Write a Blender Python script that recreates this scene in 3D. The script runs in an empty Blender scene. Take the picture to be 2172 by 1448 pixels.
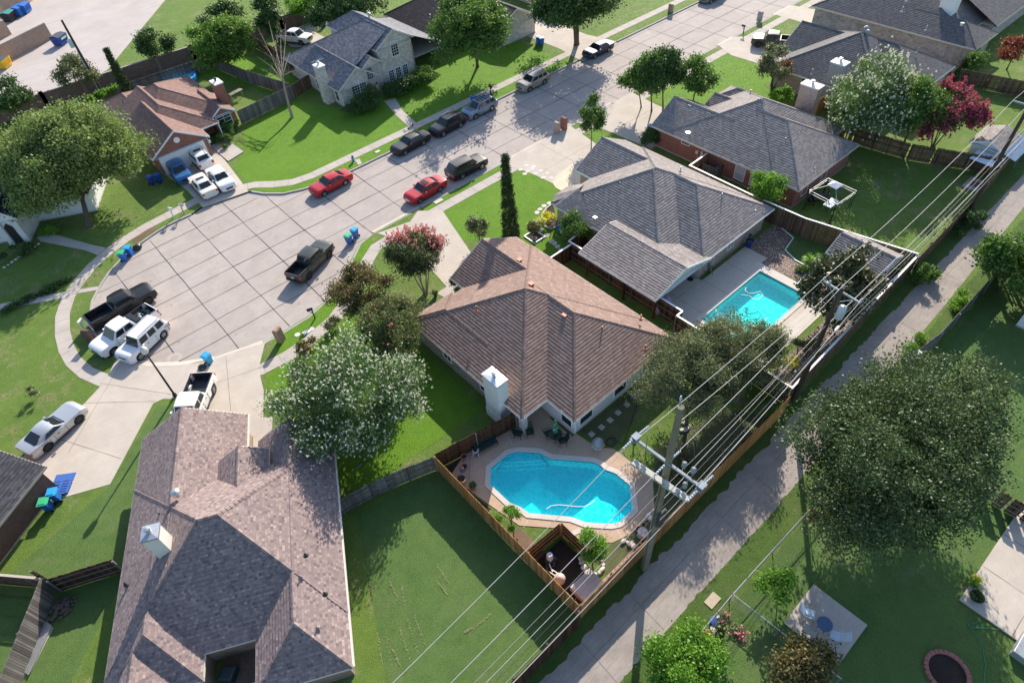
import bpy, math, random
import numpy as np
from mathutils import Vector, Matrix
from mathutils.geometry import tessellate_polygon
R = math.radians
scene = bpy.context.scene
# ---------------- camera: x runs up the street, y away from the alley ----------------
CAMH = 38.4
_p, _r, _y, FPX = R(47.568), R(-5.037), R(38.18), 1352.2
_fw = np.array([0, math.cos(_p), -math.sin(_p)]); _rt = np.array([1., 0, 0]); _up = np.cross(_rt, _fw)
_rt, _up = math.cos(_r)*_rt+math.sin(_r)*_up, -math.sin(_r)*_rt+math.cos(_r)*_up
_RZ = np.array([[math.cos(_y), math.sin(_y), 0], [-math.sin(_y), math.cos(_y), 0], [0, 0, 1]])
_rt, _up, _fw = _RZ@_rt, _RZ@_up, _RZ@_fw
cam_d = bpy.data.cameras.new('camera'); cam = bpy.data.objects.new('camera', cam_d)
scene.collection.objects.link(cam); scene.camera = cam
cam_d.sensor_width = 36; cam_d.lens = FPX/2172*36; cam_d.clip_start = .5; cam_d.clip_end = 2000
cam.matrix_world = Matrix(((_rt[0], _up[0], -_fw[0], 0), (_rt[1], _up[1], -_fw[1], 0), (_rt[2], _up[2], -_fw[2], CAMH), (0, 0, 0, 1)))
def P(x, y, z=0.):
    d = _rt*(x-1086)/FPX-_up*(y-724)/FPX+_fw
    t = (z-CAMH)/d[2]
    return Vector((d[0]*t, d[1]*t, z))
# ---------------- sky, sun, exposure ----------------
SUN_AZ = R(35.8); SUN_EL = R(28.)       # direction towards the sun, from +x
w = bpy.data.worlds.new('World'); scene.world = w; w.use_nodes = True
nt = w.node_tree; nt.nodes.clear()
sk = nt.nodes.new('ShaderNodeTexSky'); sk.sky_type = 'NISHITA'; sk.sun_disc = False
sk.sun_elevation = SUN_EL; sk.sun_rotation = R(90)-SUN_AZ; sk.air_density = 1.0; sk.dust_density = 1.0; sk.ozone_density = 2.0
bg = nt.nodes.new('ShaderNodeBackground'); bg.inputs[1].default_value = .145
wo = nt.nodes.new('ShaderNodeOutputWorld')
nt.links.new(sk.outputs[0], bg.inputs[0]); nt.links.new(bg.outputs[0], wo.inputs[0])
sl = bpy.data.lights.new('sun', 'SUN'); sl.energy = 5.0; sl.angle = R(.5); sl.color = (1., .91, .79)
so = bpy.data.objects.new('sun', sl); scene.collection.objects.link(so)
sd = Vector((math.cos(SUN_AZ)*math.cos(SUN_EL), math.sin(SUN_AZ)*math.cos(SUN_EL), math.sin(SUN_EL)))
so.rotation_euler = (-sd).to_track_quat('-Z', 'Y').to_euler(); so.location = (0, 0, 80)
scene.view_settings.view_transform = 'Standard'; scene.view_settings.look = 'None'
scene.view_settings.exposure = .78; scene.view_settings.gamma = 1
scene.cycles.max_bounces = 5; scene.cycles.diffuse_bounces = 3; scene.cycles.glossy_bounces = 2
scene.cycles.transmission_bounces = 3; scene.cycles.transparent_max_bounces = 6
rng = random.Random(7); nr = np.random.RandomState(5)
# ---------------- tagging ----------------
def tag(o, label=None, cat=None, group=None, kind=None):
    if label: o['label'] = label
    if cat: o['category'] = cat
    if group: o['group'] = group
    if kind: o['kind'] = kind
    return o
def thing(name, label, cat, loc=(0, 0, 0), rz=0, group=None):
    o = bpy.data.objects.new(name, None); scene.collection.objects.link(o)
    o.location = loc; o.rotation_euler = (0, 0, rz); o.empty_display_size = .3
    return tag(o, label, cat, group)
def copy_tree(o, parent=None):
    c = o.copy(); scene.collection.objects.link(c)
    if parent is not None: c.parent = parent
    for ch in [x for x in scene.objects if x.parent == o]: copy_tree(ch, c)
    return c
# ---------------- mesh builder ----------------
class MB:
    def __init__(s): s.v = []; s.f = []; s.uv = []; s.m = []; s.r = []; s.M = None; s.hasuv = False
    def pt(s, p):
        p = Vector(p)
        s.v.append(tuple(s.M@p) if s.M is not None else tuple(p)); return len(s.v)-1
    def face(s, pts, mi=0, uv=None, r=None):
        s.f.append([s.pt(p) for p in pts]); s.m.append(mi)
        s.uv.append(uv); s.r.append(rng.random() if r is None else r)
        if uv: s.hasuv = True
    def idx(s, ids, mi=0, r=.5, uv=None):
        s.f.append(list(ids)); s.m.append(mi); s.uv.append(uv); s.r.append(r)
    def box(s, x0, x1, y0, y1, z0, z1, mi=0, r=None, top=None):
        r = rng.random() if r is None else r
        a = [s.pt(p) for p in ((x0, y0, z0), (x1, y0, z0), (x1, y1, z0), (x0, y1, z0), (x0, y0, z1), (x1, y0, z1), (x1, y1, z1), (x0, y1, z1))]
        for q in ((0, 3, 2, 1), (4, 5, 6, 7), (0, 1, 5, 4), (1, 2, 6, 5), (2, 3, 7, 6), (3, 0, 4, 7)): s.idx([a[i] for i in q], mi, r)
        return s
    def bar(s, p0, p1, wx, wz, mi=0, r=None):
        "square bar from p0 to p1"
        p0 = Vector(p0); p1 = Vector(p1); d = (p1-p0).normalized()
        u = d.cross(Vector((0, 0, 1)))
        if u.length < 1e-3: u = Vector((1, 0, 0))
        u.normalize(); v = u.cross(d); r = rng.random() if r is None else r
        a = [s.pt(p+u*i*wx/2+v*j*wz/2) for p in (p0, p1) for i, j in ((-1, -1), (1, -1), (1, 1), (-1, 1))]
        for q in ((0, 1, 2, 3), (4, 7, 6, 5), (0, 4, 5, 1), (1, 5, 6, 2), (2, 6, 7, 3), (3, 7, 4, 0)): s.idx([a[i] for i in q], mi, r)
        return s
    def tube(s, pts, rad, n=8, mi=0, cap=True, r=.5):
        pts = [Vector(p) for p in pts]
        if not hasattr(rad, '__len__'): rad = [rad]*len(pts)
        rings = []; u = None
        for i, p in enumerate(pts):
            d = (pts[min(i+1, len(pts)-1)]-pts[max(i-1, 0)])
            d = d.normalized() if d.length > 1e-9 else Vector((0, 0, 1))
            if u is None: u = d.cross(Vector((0, 0, 1))) if abs(d.z) < .9 else d.cross(Vector((1, 0, 0)))
            u = (u-d*u.dot(d)).normalized(); v = d.cross(u)
            rings.append([s.pt(p+(u*math.cos(2*math.pi*k/n)+v*math.sin(2*math.pi*k/n))*rad[i]) for k in range(n)])
        for a, b in zip(rings, rings[1:]):
            for k in range(n): s.idx((a[k], a[(k+1) % n], b[(k+1) % n], b[k]), mi, r)
        if cap: s.idx(rings[0][::-1], mi, r); s.idx(rings[-1], mi, r)
        return s
    def lathe(s, prof, c=(0, 0, 0), n=16, mi=0, sx=1, sy=1, r=.5, cap=True):
        rings = [[s.pt((c[0]+q*sx*math.cos(2*math.pi*k/n), c[1]+q*sy*math.sin(2*math.pi*k/n), c[2]+z)) for k in range(n)] for q, z in prof]
        for a, b in zip(rings, rings[1:]):
            for k in range(n): s.idx((a[k], a[(k+1) % n], b[(k+1) % n], b[k]), mi, r)
        if cap: s.idx(rings[0][::-1], mi, r); s.idx(rings[-1], mi, r)
        return s
    def slab(s, poly, z0, z1, mi=0, holes=(), r=.5, sides=True):
        loops = [poly]+list(holes)
        co = [[Vector((p[0], p[1], 0)) for p in l] for l in loops]
        flat = [p for l in co for p in l]
        top = [s.pt((p.x, p.y, z1)) for p in flat]
        for t in tessellate_polygon(co):
            a, b, c = (flat[i] for i in t)
            if (b-a).cross(c-a).z < 0: t = t[::-1]
            s.idx([top[i] for i in t], mi, r)
        if sides and z0 < z1:
            k = 0
            for l in loops:
                n = len(l); bot = [s.pt((p[0], p[1], z0)) for p in l]
                for i in range(n): s.idx((bot[i], bot[(i+1) % n], top[k+(i+1) % n], top[k+i]), mi, r)
                k += n
        return s
    def build(s, name, mats, parent=None, loc=None, smooth=False, bevel=0, local=False, rz=None):
        me = bpy.data.meshes.new(name)
        off = Vector((0, 0, 0)) if loc is None else Vector(loc)
        if parent is None and loc is not None and s.v:
            cx_ = sum(p[0] for p in s.v)/len(s.v); cy_ = sum(p[1] for p in s.v)/len(s.v)
            if math.hypot(cx_, cy_) < 2.5 and math.hypot(off.x, off.y) > 3: off = Vector((0, 0, 0))   # built round its own origin
        if parent is not None and not local: off = off+parent.location
        v = [(p[0]-off.x, p[1]-off.y, p[2]-off.z) for p in s.v] if off.length > 0 else s.v
        me.from_pydata(v, [], s.f)
        if not isinstance(mats, (list, tuple)): mats = [mats]
        for m in mats: me.materials.append(m)
        if len(mats) > 1: me.polygons.foreach_set('material_index', s.m)
        at = me.attributes.new('rnd', 'FLOAT', 'FACE'); at.data.foreach_set('value', s.r)
        if s.hasuv:
            ul = me.uv_layers.new(name='UVMap'); dat = []
            for f, u in zip(s.f, s.uv): dat += [c for q in (u or [(0, 0)]*len(f)) for c in q]
            ul.data.foreach_set('uv', dat)
        if smooth: me.polygons.foreach_set('use_smooth', [True]*len(me.polygons))
        me.update()
        o = bpy.data.objects.new(name, me); scene.collection.objects.link(o)
        if parent is not None: o.parent = parent; o.location = (loc if loc is not None else (0, 0, 0))
        elif loc is not None: o.location = loc
        if bevel:
            b = o.modifiers.new('bevel', 'BEVEL'); b.width = bevel; b.segments = 2; b.limit_method = 'ANGLE'; b.angle_limit = R(40)
        return o
def fast_mesh(name, V, F, mats, parent=None, loc=(0, 0, 0), rnd=None, mi=None):
    "V (n,3) array, F (m,4) int array"
    me = bpy.data.meshes.new(name); n = len(F); k = F.shape[1]
    me.vertices.add(len(V)); me.vertices.foreach_set('co', V.astype(np.float32).ravel())
    me.loops.add(n*k); me.loops.foreach_set('vertex_index', F.astype(np.int32).ravel())
    me.polygons.add(n); me.polygons.foreach_set('loop_start', np.arange(0, n*k, k, dtype=np.int32))
    me.polygons.foreach_set('loop_total', np.full(n, k, dtype=np.int32))
    for m in (mats if isinstance(mats, (list, tuple)) else [mats]): me.materials.append(m)
    if mi is not None: me.polygons.foreach_set('material_index', mi.astype(np.int32))
    if rnd is not None:
        at = me.attributes.new('rnd', 'FLOAT', 'FACE'); at.data.foreach_set('value', rnd.astype(np.float32))
    me.update(calc_edges=True)
    o = bpy.data.objects.new(name, me); scene.collection.objects.link(o)
    if parent is not None: o.parent = parent
    o.location = loc
    return o
# ---------------- materials ----------------
class NT:
    def __init__(s, name):
        s.mat = bpy.data.materials.new(name); s.mat.use_nodes = True; s.t = s.mat.node_tree
        s.b = s.t.nodes['Principled BSDF']; s.out = s.t.nodes['Material Output']
    def n(s, typ, **kw):
        x = s.t.nodes.new('ShaderNode'+typ)
        for k, v in kw.items():
            if k in x.inputs.keys(): x.inputs[k].default_value = v
            else: setattr(x, k, v)
        return x
    def l(s, a, b): s.t.links.new(a, b)
    def mix(s, f, a, b, bt='MIX'):
        m = s.n('Mix', data_type='RGBA', blend_type=bt)
        for sock, val in ((m.inputs[0], f), (m.inputs[6], a), (m.inputs[7], b)):
            if hasattr(val, 'links'): s.l(val, sock)
            elif isinstance(val, (int, float)): sock.default_value = val
            else: sock.default_value = tuple(val)+(1,)*(4-len(val))
        return m.outputs[2]
    def math(s, op, a, b=0., c=0.):
        m = s.n('Math', operation=op)
        for i, val in enumerate((a, b, c)):
            if hasattr(val, 'links'): s.l(val, m.inputs[i])
            else: m.inputs[i].default_value = val
        return m.outputs[0]
    def noise(s, sc, det=4, rough=.6, vec=None, dist=0):
        x = s.n('TexNoise', Scale=sc, Detail=det, Roughness=rough, Distortion=dist)
        if vec is None: vec = s.pos()
        s.l(vec, x.inputs['Vector']); return x.outputs[0]
    def ramp(s, f, stops):
        x = s.n('ValToRGB'); e = x.color_ramp.elements
        while len(e) < len(stops): e.new(.5)
        for q, (p, c) in zip(e, stops): q.position = p; q.color = tuple(c)+(1,) if hasattr(c, '__len__') else (c, c, c, 1)
        s.l(f, x.inputs[0]); return x.outputs[0]
    def pos(s):
        if not hasattr(s, '_pos'): s._pos = s.n('NewGeometry').outputs['Position']
        return s._pos
    def rnd(s): return s.n('Attribute', attribute_name='rnd').outputs['Fac']
    def bump(s, h, st=.3, d=.02):
        x = s.n('Bump', Strength=st, Distance=d); s.l(h, x.inputs['Height']); s.l(x.outputs[0], s.b.inputs['Normal'])
    def col(s, c):
        if hasattr(c, 'links'): s.l(c, s.b.inputs['Base Color'])
        else: s.b.inputs['Base Color'].default_value = tuple(c)+(1,)
        return s
    def set(s, **kw):
        for k, v in kw.items(): s.b.inputs[k.replace('_', ' ')].default_value = v
        return s
MAT = {}
def plain(name, c, rough=.6, metal=0, var=.12, sc=6, bump=0, coat=0, spec=.5):
    "flat colour with slight mottling"
    if name in MAT: return MAT[name]
    t = NT(name); n = t.noise(sc, 5, .6)
    a = [x*(1-var) for x in c]; b = [min(1, x*(1+var)) for x in c]
    t.col(t.ramp(n, ((.25, a), (.75, b)))).set(Roughness=rough, Metallic=metal)
    t.b.inputs['Specular IOR Level'].default_value = spec
    if bump: t.bump(t.noise(sc*12, 3), bump, .01)
    if coat: t.b.inputs['Coat Weight'].default_value = coat; t.b.inputs['Coat Roughness'].default_value = .04
    MAT[name] = t.mat; return t.mat
def grass_mat(name, dark, mid, lite, dry, dryamt=.5, tuft=1.):
    dark, mid, lite = ([x*1.18 for x in q] for q in (dark, mid, lite))
    t = NT(name)
    big = t.noise(.22, 4, .6, dist=.4); med = t.noise(1.3, 5, .7); fine = t.noise(16, 3, .75); blade = t.noise(60, 2, .8)
    c = t.ramp(fine, ((.36, dark), (.5, mid), (.64, lite)))
    c2 = t.mix(.5, c, t.ramp(med, ((.3, [x*.78 for x in mid]), (.7, lite))))
    c3 = t.mix(t.ramp(big, ((.35, .0), (.7, .35))), c2, [lite[0]*1.15, lite[1]*1.05, lite[2]])
    dm = t.math('MULTIPLY', t.ramp(t.noise(.34, 5, .72, dist=.8), ((.6-.1*dryamt, 0.), (.75-.1*dryamt, 1.))), t.ramp(t.noise(5, 4, .7), ((.4, .0), (.65, .9))))
    c4 = t.mix(t.math('MULTIPLY', dm, dryamt), c3, dry)
    c4 = t.mix(t.ramp(t.noise(2.6, 6, .8, dist=1.), ((.5, 0.), (.72, .4))), c4, [x*.55 for x in mid])
    c4 = t.mix(t.ramp(t.noise(7, 3, .8), ((.58, 0.), (.75, .35))), c4, dry)
    c5 = t.mix(t.ramp(blade, ((.35, .3), (.6, 0.))), c4, [x*.5 for x in dark])
    t.col(c5).set(Roughness=.85); t.b.inputs['Specular IOR Level'].default_value = .15
    h = t.math('ADD', t.math('MULTIPLY', fine, 1.), t.math('MULTIPLY', blade, .6)); t.bump(h, .9*tuft, .10)
    return t.mat
def concrete_mat(name, a, b, stain=(.2, .18, .16), st=.3, sc=1.):
    t = NT(name)
    mp = t.n('Mapping'); t.l(t.pos(), mp.inputs[0]); mp.inputs['Scale'].default_value = (.35, 1.6, 1)
    n1 = t.noise(.5*sc, 6, .7, dist=.3); n2 = t.noise(4*sc, 5, .7, vec=mp.outputs[0]); n3 = t.noise(45, 3, .7)
    c = t.ramp(n1, ((.3, a), (.7, b)))
    c = t.mix(t.ramp(n2, ((.45, 0.), (.8, st))), c, stain)
    c = t.mix(t.ramp(n3, ((.3, .22), (.6, 0.))), c, [x*.6 for x in a])
    t.col(c).set(Roughness=.9); t.bump(n3, .15, .01); t.b.inputs['Specular IOR Level'].default_value = .2
    return t.mat
def shingle_mat(name, ca, cb, cc, w=.32, h=.17, line=.45, multi=False, gap=.014, rough=.92):
    t = NT(name)
    uv = t.n('UVMap').outputs[0]
    br = t.n('TexBrick', offset=.5, squash=1.); br.inputs['Scale'].default_value = 1
    for k, v in (('Brick Width', w), ('Row Height', h), ('Mortar Size', gap), ('Mortar Smooth', .3), ('Bias', 0.)): br.inputs[k].default_value = v
    t.l(uv, br.inputs[0])
    br.inputs['Color1'].default_value = (0, 0, 0, 1); br.inputs['Color2'].default_value = (1, 1, 1, 1); br.inputs['Mortar'].default_value = (.5, .5, .5, 1)
    if multi:
        br.inputs['Mortar Size'].default_value = .006
        c = t.ramp(br.outputs[0], ((0., ca), (.22, cc), (.42, cb), (.6, [x*.55+y*.45 for x, y in zip(ca, cb)]), (.8, cc), (1., [x*1.25 for x in cb])))
    else: c = t.ramp(br.outputs[0], ((0., ca), (.55, cb), (1., cc)))
    sep = t.n('SeparateXYZ'); t.l(uv, sep.inputs[0])
    fr = t.math('FRACT', t.math('DIVIDE', sep.outputs[1], h))
    # shadow line at each course's butt edge, painted into the shingle colour
    edge = t.ramp(fr, ((0., line*.25), (.12, line*.2), (.2, 0.), (1., 0.)))
    c = t.mix(edge, c, [x*.25 for x in ca])
    c = t.mix(t.math('MULTIPLY', br.outputs[1], .35), c, [x*.5 for x in ca])
    c = t.mix(t.ramp(t.noise(.45, 5, .65), ((.35, 0.), (.75, .3))), c, [x*.75 for x in ca])
    c = t.mix(t.ramp(t.noise(26, 3, .8), ((.3, .25), (.62, 0.))), c, [x*.6 for x in ca])
    t.col(c).set(Roughness=rough); t.b.inputs['Specular IOR Level'].default_value = .25
    hh = t.math('SUBTRACT', 1., fr); t.bump(t.math('ADD', t.noise(40, 3, .8), t.math('MULTIPLY', br.outputs[0], .6)), .35, .01)
    return t.mat
def brick_mat(name, ca, cb, mort, w=.24, h=.085, ms=.012, patch=None):
    t = NT(name); uv = t.n('UVMap').outputs[0]
    br = t.n('TexBrick', offset=.5); br.inputs['Scale'].default_value = 1
    for k, v in (('Brick Width', w), ('Row Height', h), ('Mortar Size', ms), ('Mortar Smooth', .2), ('Bias', 0.)): br.inputs[k].default_value = v
    t.l(uv, br.inputs[0]); br.inputs['Color1'].default_value = (0, 0, 0, 1); br.inputs['Color2'].default_value = (1, 1, 1, 1)
    c = t.ramp(br.outputs[0], ((0., ca), (.6, cb), (1., [x*1.2 for x in cb])))
    if patch: c = t.mix(t.ramp(t.noise(1.7, 5, .7), ((.45, 0.), (.6, .75))), c, patch)
    c = t.mix(br.outputs[1], c, mort)
    c = t.mix(t.ramp(t.noise(.8, 4), ((.3, .25), (.7, 0.))), c, [x*.5 for x in ca])
    t.col(c).set(Roughness=.9); t.bump(t.math('SUBTRACT', 1., br.outputs[1]), .4, .01); return t.mat
def board_mat(name, dark, mid, lite, streak=.5):
    "timber boards: every board its own tone (rnd), grain and water streaks down it"
    t = NT(name)
    mp = t.n('Mapping'); t.l(t.pos(), mp.inputs[0]); mp.inputs['Scale'].default_value = (14, 14, .9)
    g = t.noise(1., 5, .65, vec=mp.outputs[0]); r = t.rnd()
    f = t.math('ADD', t.math('MULTIPLY', r, .55), t.math('MULTIPLY', g, .5))
    c = t.ramp(f, ((.2, dark), (.5, mid), (.85, lite)))
    c = t.mix(t.ramp(t.noise(.7, 4, .6), ((.4, 0.), (.7, streak))), c, [x*.45 for x in dark])
    t.col(c).set(Roughness=.85); t.b.inputs['Specular IOR Level'].default_value = .2
    t.bump(g, .3, .01); return t.mat
def leaf_mat(name, a, b, c3, trans=.35, rough=.5, spec=.4, gain=1.45):
    if 'petal' in name: gain = 1
    a, b, c3 = ([min(.9, x*gain) for x in q] for q in (a, b, c3))
    t = NT(name); r = t.rnd()
    n = t.noise(.9, 3, .6)
    f = t.math('ADD', t.math('MULTIPLY', r, .7), t.math('MULTIPLY', n, .35))
    c = t.ramp(f, ((.15, a), (.5, b), (.92, c3)))
    t.col(c).set(Roughness=max(.5, rough)); t.b.inputs['Specular IOR Level'].default_value = spec*.5
    tr = t.n('BsdfTranslucent'); c2 = t.mix(.5, c, [min(1, b[0]*1.6), min(1, b[1]*1.7), b[2]*.7]); t.l(c2, tr.inputs[0])
    mx = t.n('MixShader'); mx.inputs[0].default_value = trans
    t.l(t.b.outputs[0], mx.inputs[1]); t.l(tr.outputs[0], mx.inputs[2]); t.l(mx.outputs[0], t.out.inputs[0])
    return t.mat
def glass_mat(name, c=(.02, .03, .04), rough=.05):
    if name in MAT: return MAT[name]
    t = NT(name); t.col(c).set(Roughness=rough); t.b.inputs['Specular IOR Level'].default_value = .55
    MAT[name] = t.mat; return t.mat
LAWN = grass_mat('lawn', (0.035, 0.079, 0.018), (0.095, 0.171, 0.032), (0.166, 0.260, 0.050), (0.473, 0.317, 0.251), .85)
LAWN_BRIGHT = grass_mat('lawn_bright', (.042, .108, .010), (.098, .215, .017), (.155, .30, .026), (.26, .27, .09), .55)
LAWN_DEEP = grass_mat('lawn_deep', (0.032, 0.077, 0.024), (0.081, 0.155, 0.037), (0.138, 0.223, 0.066), (0.356, 0.248, 0.214), .5)
WEEDS = grass_mat('weeds', (0.045, 0.117, 0.011), (0.120, 0.262, 0.023), (0.210, 0.414, 0.038), (0.450, 0.414, 0.190), .3, 1.4)
VERGE = grass_mat('verge', (0.027, 0.062, 0.015), (0.068, 0.138, 0.027), (0.128, 0.207, 0.048), (0.360, 0.262, 0.171), .6, 1.3)
def _slab(m):
    t = NT.__new__(NT); t.mat = m; t.t = m.node_tree; t.b = t.t.nodes['Principled BSDF']; t.out = t.t.nodes['Material Output']
    src = t.b.inputs['Base Color'].links[0].from_socket
    mp = t.n('Mapping'); t.l(t.pos(), mp.inputs[0]); mp.inputs['Scale'].default_value = (1/4.5, 1/2.9, 1); mp.inputs['Location'].default_value = (.25, .51, 0)
    fl = t.n('VectorMath', operation='FLOOR'); t.l(mp.outputs[0], fl.inputs[0]); wn = t.n('TexWhiteNoise', noise_dimensions='2D'); t.l(fl.outputs[0], wn.inputs[0])
    c = t.mix(t.ramp(wn.outputs[0], ((0., .16), (1., 0.))), src, (.22, .185, .165))
    c = t.mix(t.ramp(t.noise(.9, 7, .75, dist=1.2), ((.56, 0.), (.7, .28))), c, (.2, .165, .145))
    v = t.n('TexVoronoi', Scale=.55); t.l(t.pos(), v.inputs[0]); c = t.mix(t.ramp(v.outputs['Distance'], ((.0, .5), (.05, .3), (.09, 0.))), c, (.12, .1, .09))
    t.l(c, t.b.inputs['Base Color'])
ROAD = concrete_mat('road_concrete', (.38, .33, .295), (.48, .42, .38), (.29, .25, .23), .4)
_slab(ROAD)
WALK = concrete_mat('walk_concrete', (.42, .37, .33), (.52, .465, .41), (.3, .26, .22), .4)
DRIVE = concrete_mat('drive_concrete', (.44, .385, .33), (.55, .49, .42), (.38, .31, .24), .35)
ALLEY = concrete_mat('alley_concrete', (.27, .235, .21), (.40, .35, .31), (.17, .145, .125), .6)
CURB = concrete_mat('curb_concrete', (.36, .33, .3), (.46, .42, .38), (.2, .18, .16), .5)
JOINT = plain('joint_sealant', (.055, .05, .048), .9, var=.3, sc=2)
SAW = plain('saw_joint', (.2, .175, .16), .9, var=.3, sc=2)
LOT = concrete_mat('lot_concrete', (.42, .37, .345), (.52, .465, .43), (.34, .29, .26), .3, .4)
AGG = concrete_mat('aggregate_deck', (.44, .31, .22), (.55, .40, .29), (.34, .25, .18), .4)
PATIO = concrete_mat('patio_concrete', (.50, .43, .36), (.60, .53, .46), (.38, .32, .28), .35)
COPE = concrete_mat('coping_stone', (.55, .5, .44), (.66, .61, .55), (.42, .38, .34), .3)
SOIL = concrete_mat('bare_soil', (.13, .085, .055), (.22, .15, .10), (.06, .045, .035), .5)
MULCH = concrete_mat('dark_mulch', (.03, .022, .018), (.06, .045, .035), (.015, .012, .01), .5)
def gravel_mat():
    t = NT('gravel'); v = t.n('TexVoronoi', Scale=9.); t.l(t.pos(), v.inputs[0])
    c = t.ramp(v.outputs['Color'], ((0., (.13, .09, .07)), (.35, (.3, .19, .15)), (.7, (.42, .32, .26)), (1., (.6, .52, .46))))
    c = t.mix(t.ramp(v.outputs['Distance'], ((.3, 0.), (.7, .8))), c, (.05, .035, .03))
    t.col(c).set(Roughness=.9); t.bump(v.outputs['Distance'], .8, .04); return t.mat
GRAVEL = gravel_mat()
WHITE = plain('white_paint', (.78, .78, .76), .5, var=.05)
CREAM = plain('cream_trim', (.62, .56, .48), .6, var=.06)
TAN = plain('tan_trim', (.45, .38, .32), .6, var=.06)
OFFWHITE = plain('siding_white', (.70, .70, .68), .6, var=.06, sc=2)
BLACK = plain('black_plastic', (.02, .02, .022), .5, var=.1)
DARKHOLE = plain('dark_interior', (.008, .008, .009), .9, var=.1)
GLASS = glass_mat('window_glass')
SCREEN = plain('window_screen', (.012, .012, .014), .7, var=.2)
METAL = plain('galvanised_metal', (.5, .52, .54), .4, .7, .1)
GREYM = plain('grey_metal', (.32, .34, .36), .5, .3, .1)
S_BROWN = shingle_mat('brown_shingles', (.225, .15, .12), (.285, .195, .16), (.34, .245, .205), line=.7, h=.2)
S_GREY = shingle_mat('grey_shingles', (.21, .185, .17), (.29, .255, .24), (.37, .33, .31), line=.75, h=.21)
S_GREY2 = shingle_mat('slate_grey_shingles', (.12, .113, .113), (.165, .155, .155), (.21, .20, .195), line=.7, h=.2)
S_MULTI = shingle_mat('mixed_tone_shingles', (.155, .12, .125), (.345, .265, .235), (.26, .195, .185), w=.17, h=.16, line=.3, multi=True)
S_RED = shingle_mat('red_brown_shingles', (.20, .118, .10), (.25, .155, .13), (.30, .195, .165), line=.6, h=.22)
S_BLUE = shingle_mat('blue_grey_shingles', (.13, .135, .155), (.2, .2, .22), (.3, .29, .295), w=.5, h=.2, line=.4)
S_DARK = shingle_mat('dark_grey_shingles', (.045, .045, .052), (.07, .07, .078), (.10, .10, .11), line=.5, h=.2)
S_NAVY = shingle_mat('navy_shingles', (.015, .022, .05), (.025, .035, .075), (.04, .05, .1), line=.4)
B_RED = brick_mat('red_brick', (.20, .05, .03), (.30, .08, .05), (.34, .26, .22))
B_PINK = brick_mat('pink_brick', (.38, .24, .19), (.5, .35, .28), (.5, .46, .42))
B_CREAM = brick_mat('cream_brick', (.50, .46, .40), (.62, .58, .52), (.45, .42, .38), w=.4, h=.2)
B_STONE = brick_mat('mottled_stone', (.24, .20, .19), (.40, .34, .31), (.5, .45, .42), w=.4, h=.16, ms=.02, patch=(.62, .55, .5))
B_DARK = brick_mat('dark_brown_brick', (.07, .035, .028), (.12, .06, .045), (.16, .12, .1))
B_TAN = brick_mat('tan_brick', (.30, .19, .13), (.38, .25, .18), (.4, .32, .26))
B_WALL = brick_mat('brown_wall_brick', (.16, .09, .065), (.22, .13, .1), (.25, .19, .16), w=.4, h=.12)
LAWN_DULL = grass_mat('lawn_dull', (.05, .06, .03), (.10, .12, .055), (.15, .17, .08), (.24, .2, .13), .8)
F_ORANGE = board_mat('stained_cedar', (.26, .115, .035), (.42, .20, .07), (.56, .30, .11), .1)
F_DARK = board_mat('dark_weathered_cedar', (.035, .018, .012), (.075, .036, .022), (.15, .075, .04), .5)
F_GREY = board_mat('grey_weathered_pine', (.10, .09, .08), (.17, .155, .14), (.27, .25, .23), .4)
F_BROWN = board_mat('brown_weathered_cedar', (.07, .045, .03), (.14, .09, .06), (.22, .15, .10), .4)
F_NEW = board_mat('new_cedar', (.22, .10, .045), (.36, .18, .085), (.45, .25, .12), .2)
BARK = board_mat('bark', (.06, .045, .035), (.11, .085, .065), (.17, .14, .11), .3)
BARK_PALE = board_mat('pale_bark', (.22, .16, .12), (.34, .26, .20), (.45, .37, .3), .2)
# ================= ground, road, walks =================
def struct(name, mb, m, **k): return tag(mb.build(name, m, **k), kind='structure')
RZ = -.13
bulb = [(11.2, 65.3), (9.9, 64.9), (7.5, 64.9), (6., 64.6), (3.6, 63.8), (1.8, 62.8), (.3, 61.7), (-1., 60.3), (-2.2, 58.7), (-3., 56.8), (-3.4, 54.6), (-3.4, 52.2), (-3., 49.8), (-2.1, 47.6),
        (-1., 46.1), (.5, 45.), (2., 44.2), (3.1, 43.4), (4.7, 42.7), (6.6, 42.3), (8.4, 42.2), (11.1, 42.3), (13.7, 43.1), (16.3, 44.7), (18.2, 46.3), (19.8, 47.6), (21.5, 48.05), (24.5, 48.05)]
leftc = [(16.1, 64.3), (17.1, 62.6), (18.6, 61.), (20.6, 60.1), (23., 59.5), (26., 59.3)]
road = [(230, 59.3)]+leftc[::-1]+bulb+[(230, 48.05)]
outer = [(-400, -300), (600, -300), (600, 48.05), (230, 48.05)]+bulb[::-1]+leftc+[(230, 59.3), (600, 59.3), (600, 700), (-400, 700)]
def px(l, z=0): return [tuple(P(*q, z)[:2]) for q in l]
def C(ox, oy, s, l): return [(ox+a/s, oy+b/s) for a, b in l]
pool1 = [(12.7, 19.8), (14.35, 19.85), (15.0, 19.5), (16.0, 18.4), (16.25, 17.5), (18.15, 15.3), (18.35, 14.7), (18.3, 14.3), (18.6, 13.6), (18.6, 12.3), (17.4, 11.0), (16.1, 11.0), (15.6, 11.3), (14.5, 12.5), (14.1, 13.4), (12.3, 15.5), (12.2, 16.2), (11.9, 16.9), (11.85, 18.9)]
pool2 = [(42.7, 18.4), (42.7, 13.9), (34.3, 13.9), (34.3, 18.4)]
g = MB(); g.slab(outer, -.5, 0, holes=[pool1, pool2], sides=False); struct('ground', g, LAWN)
g = MB(); g.slab(road, RZ, RZ, sides=False); struct('road', g, ROAD)
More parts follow.
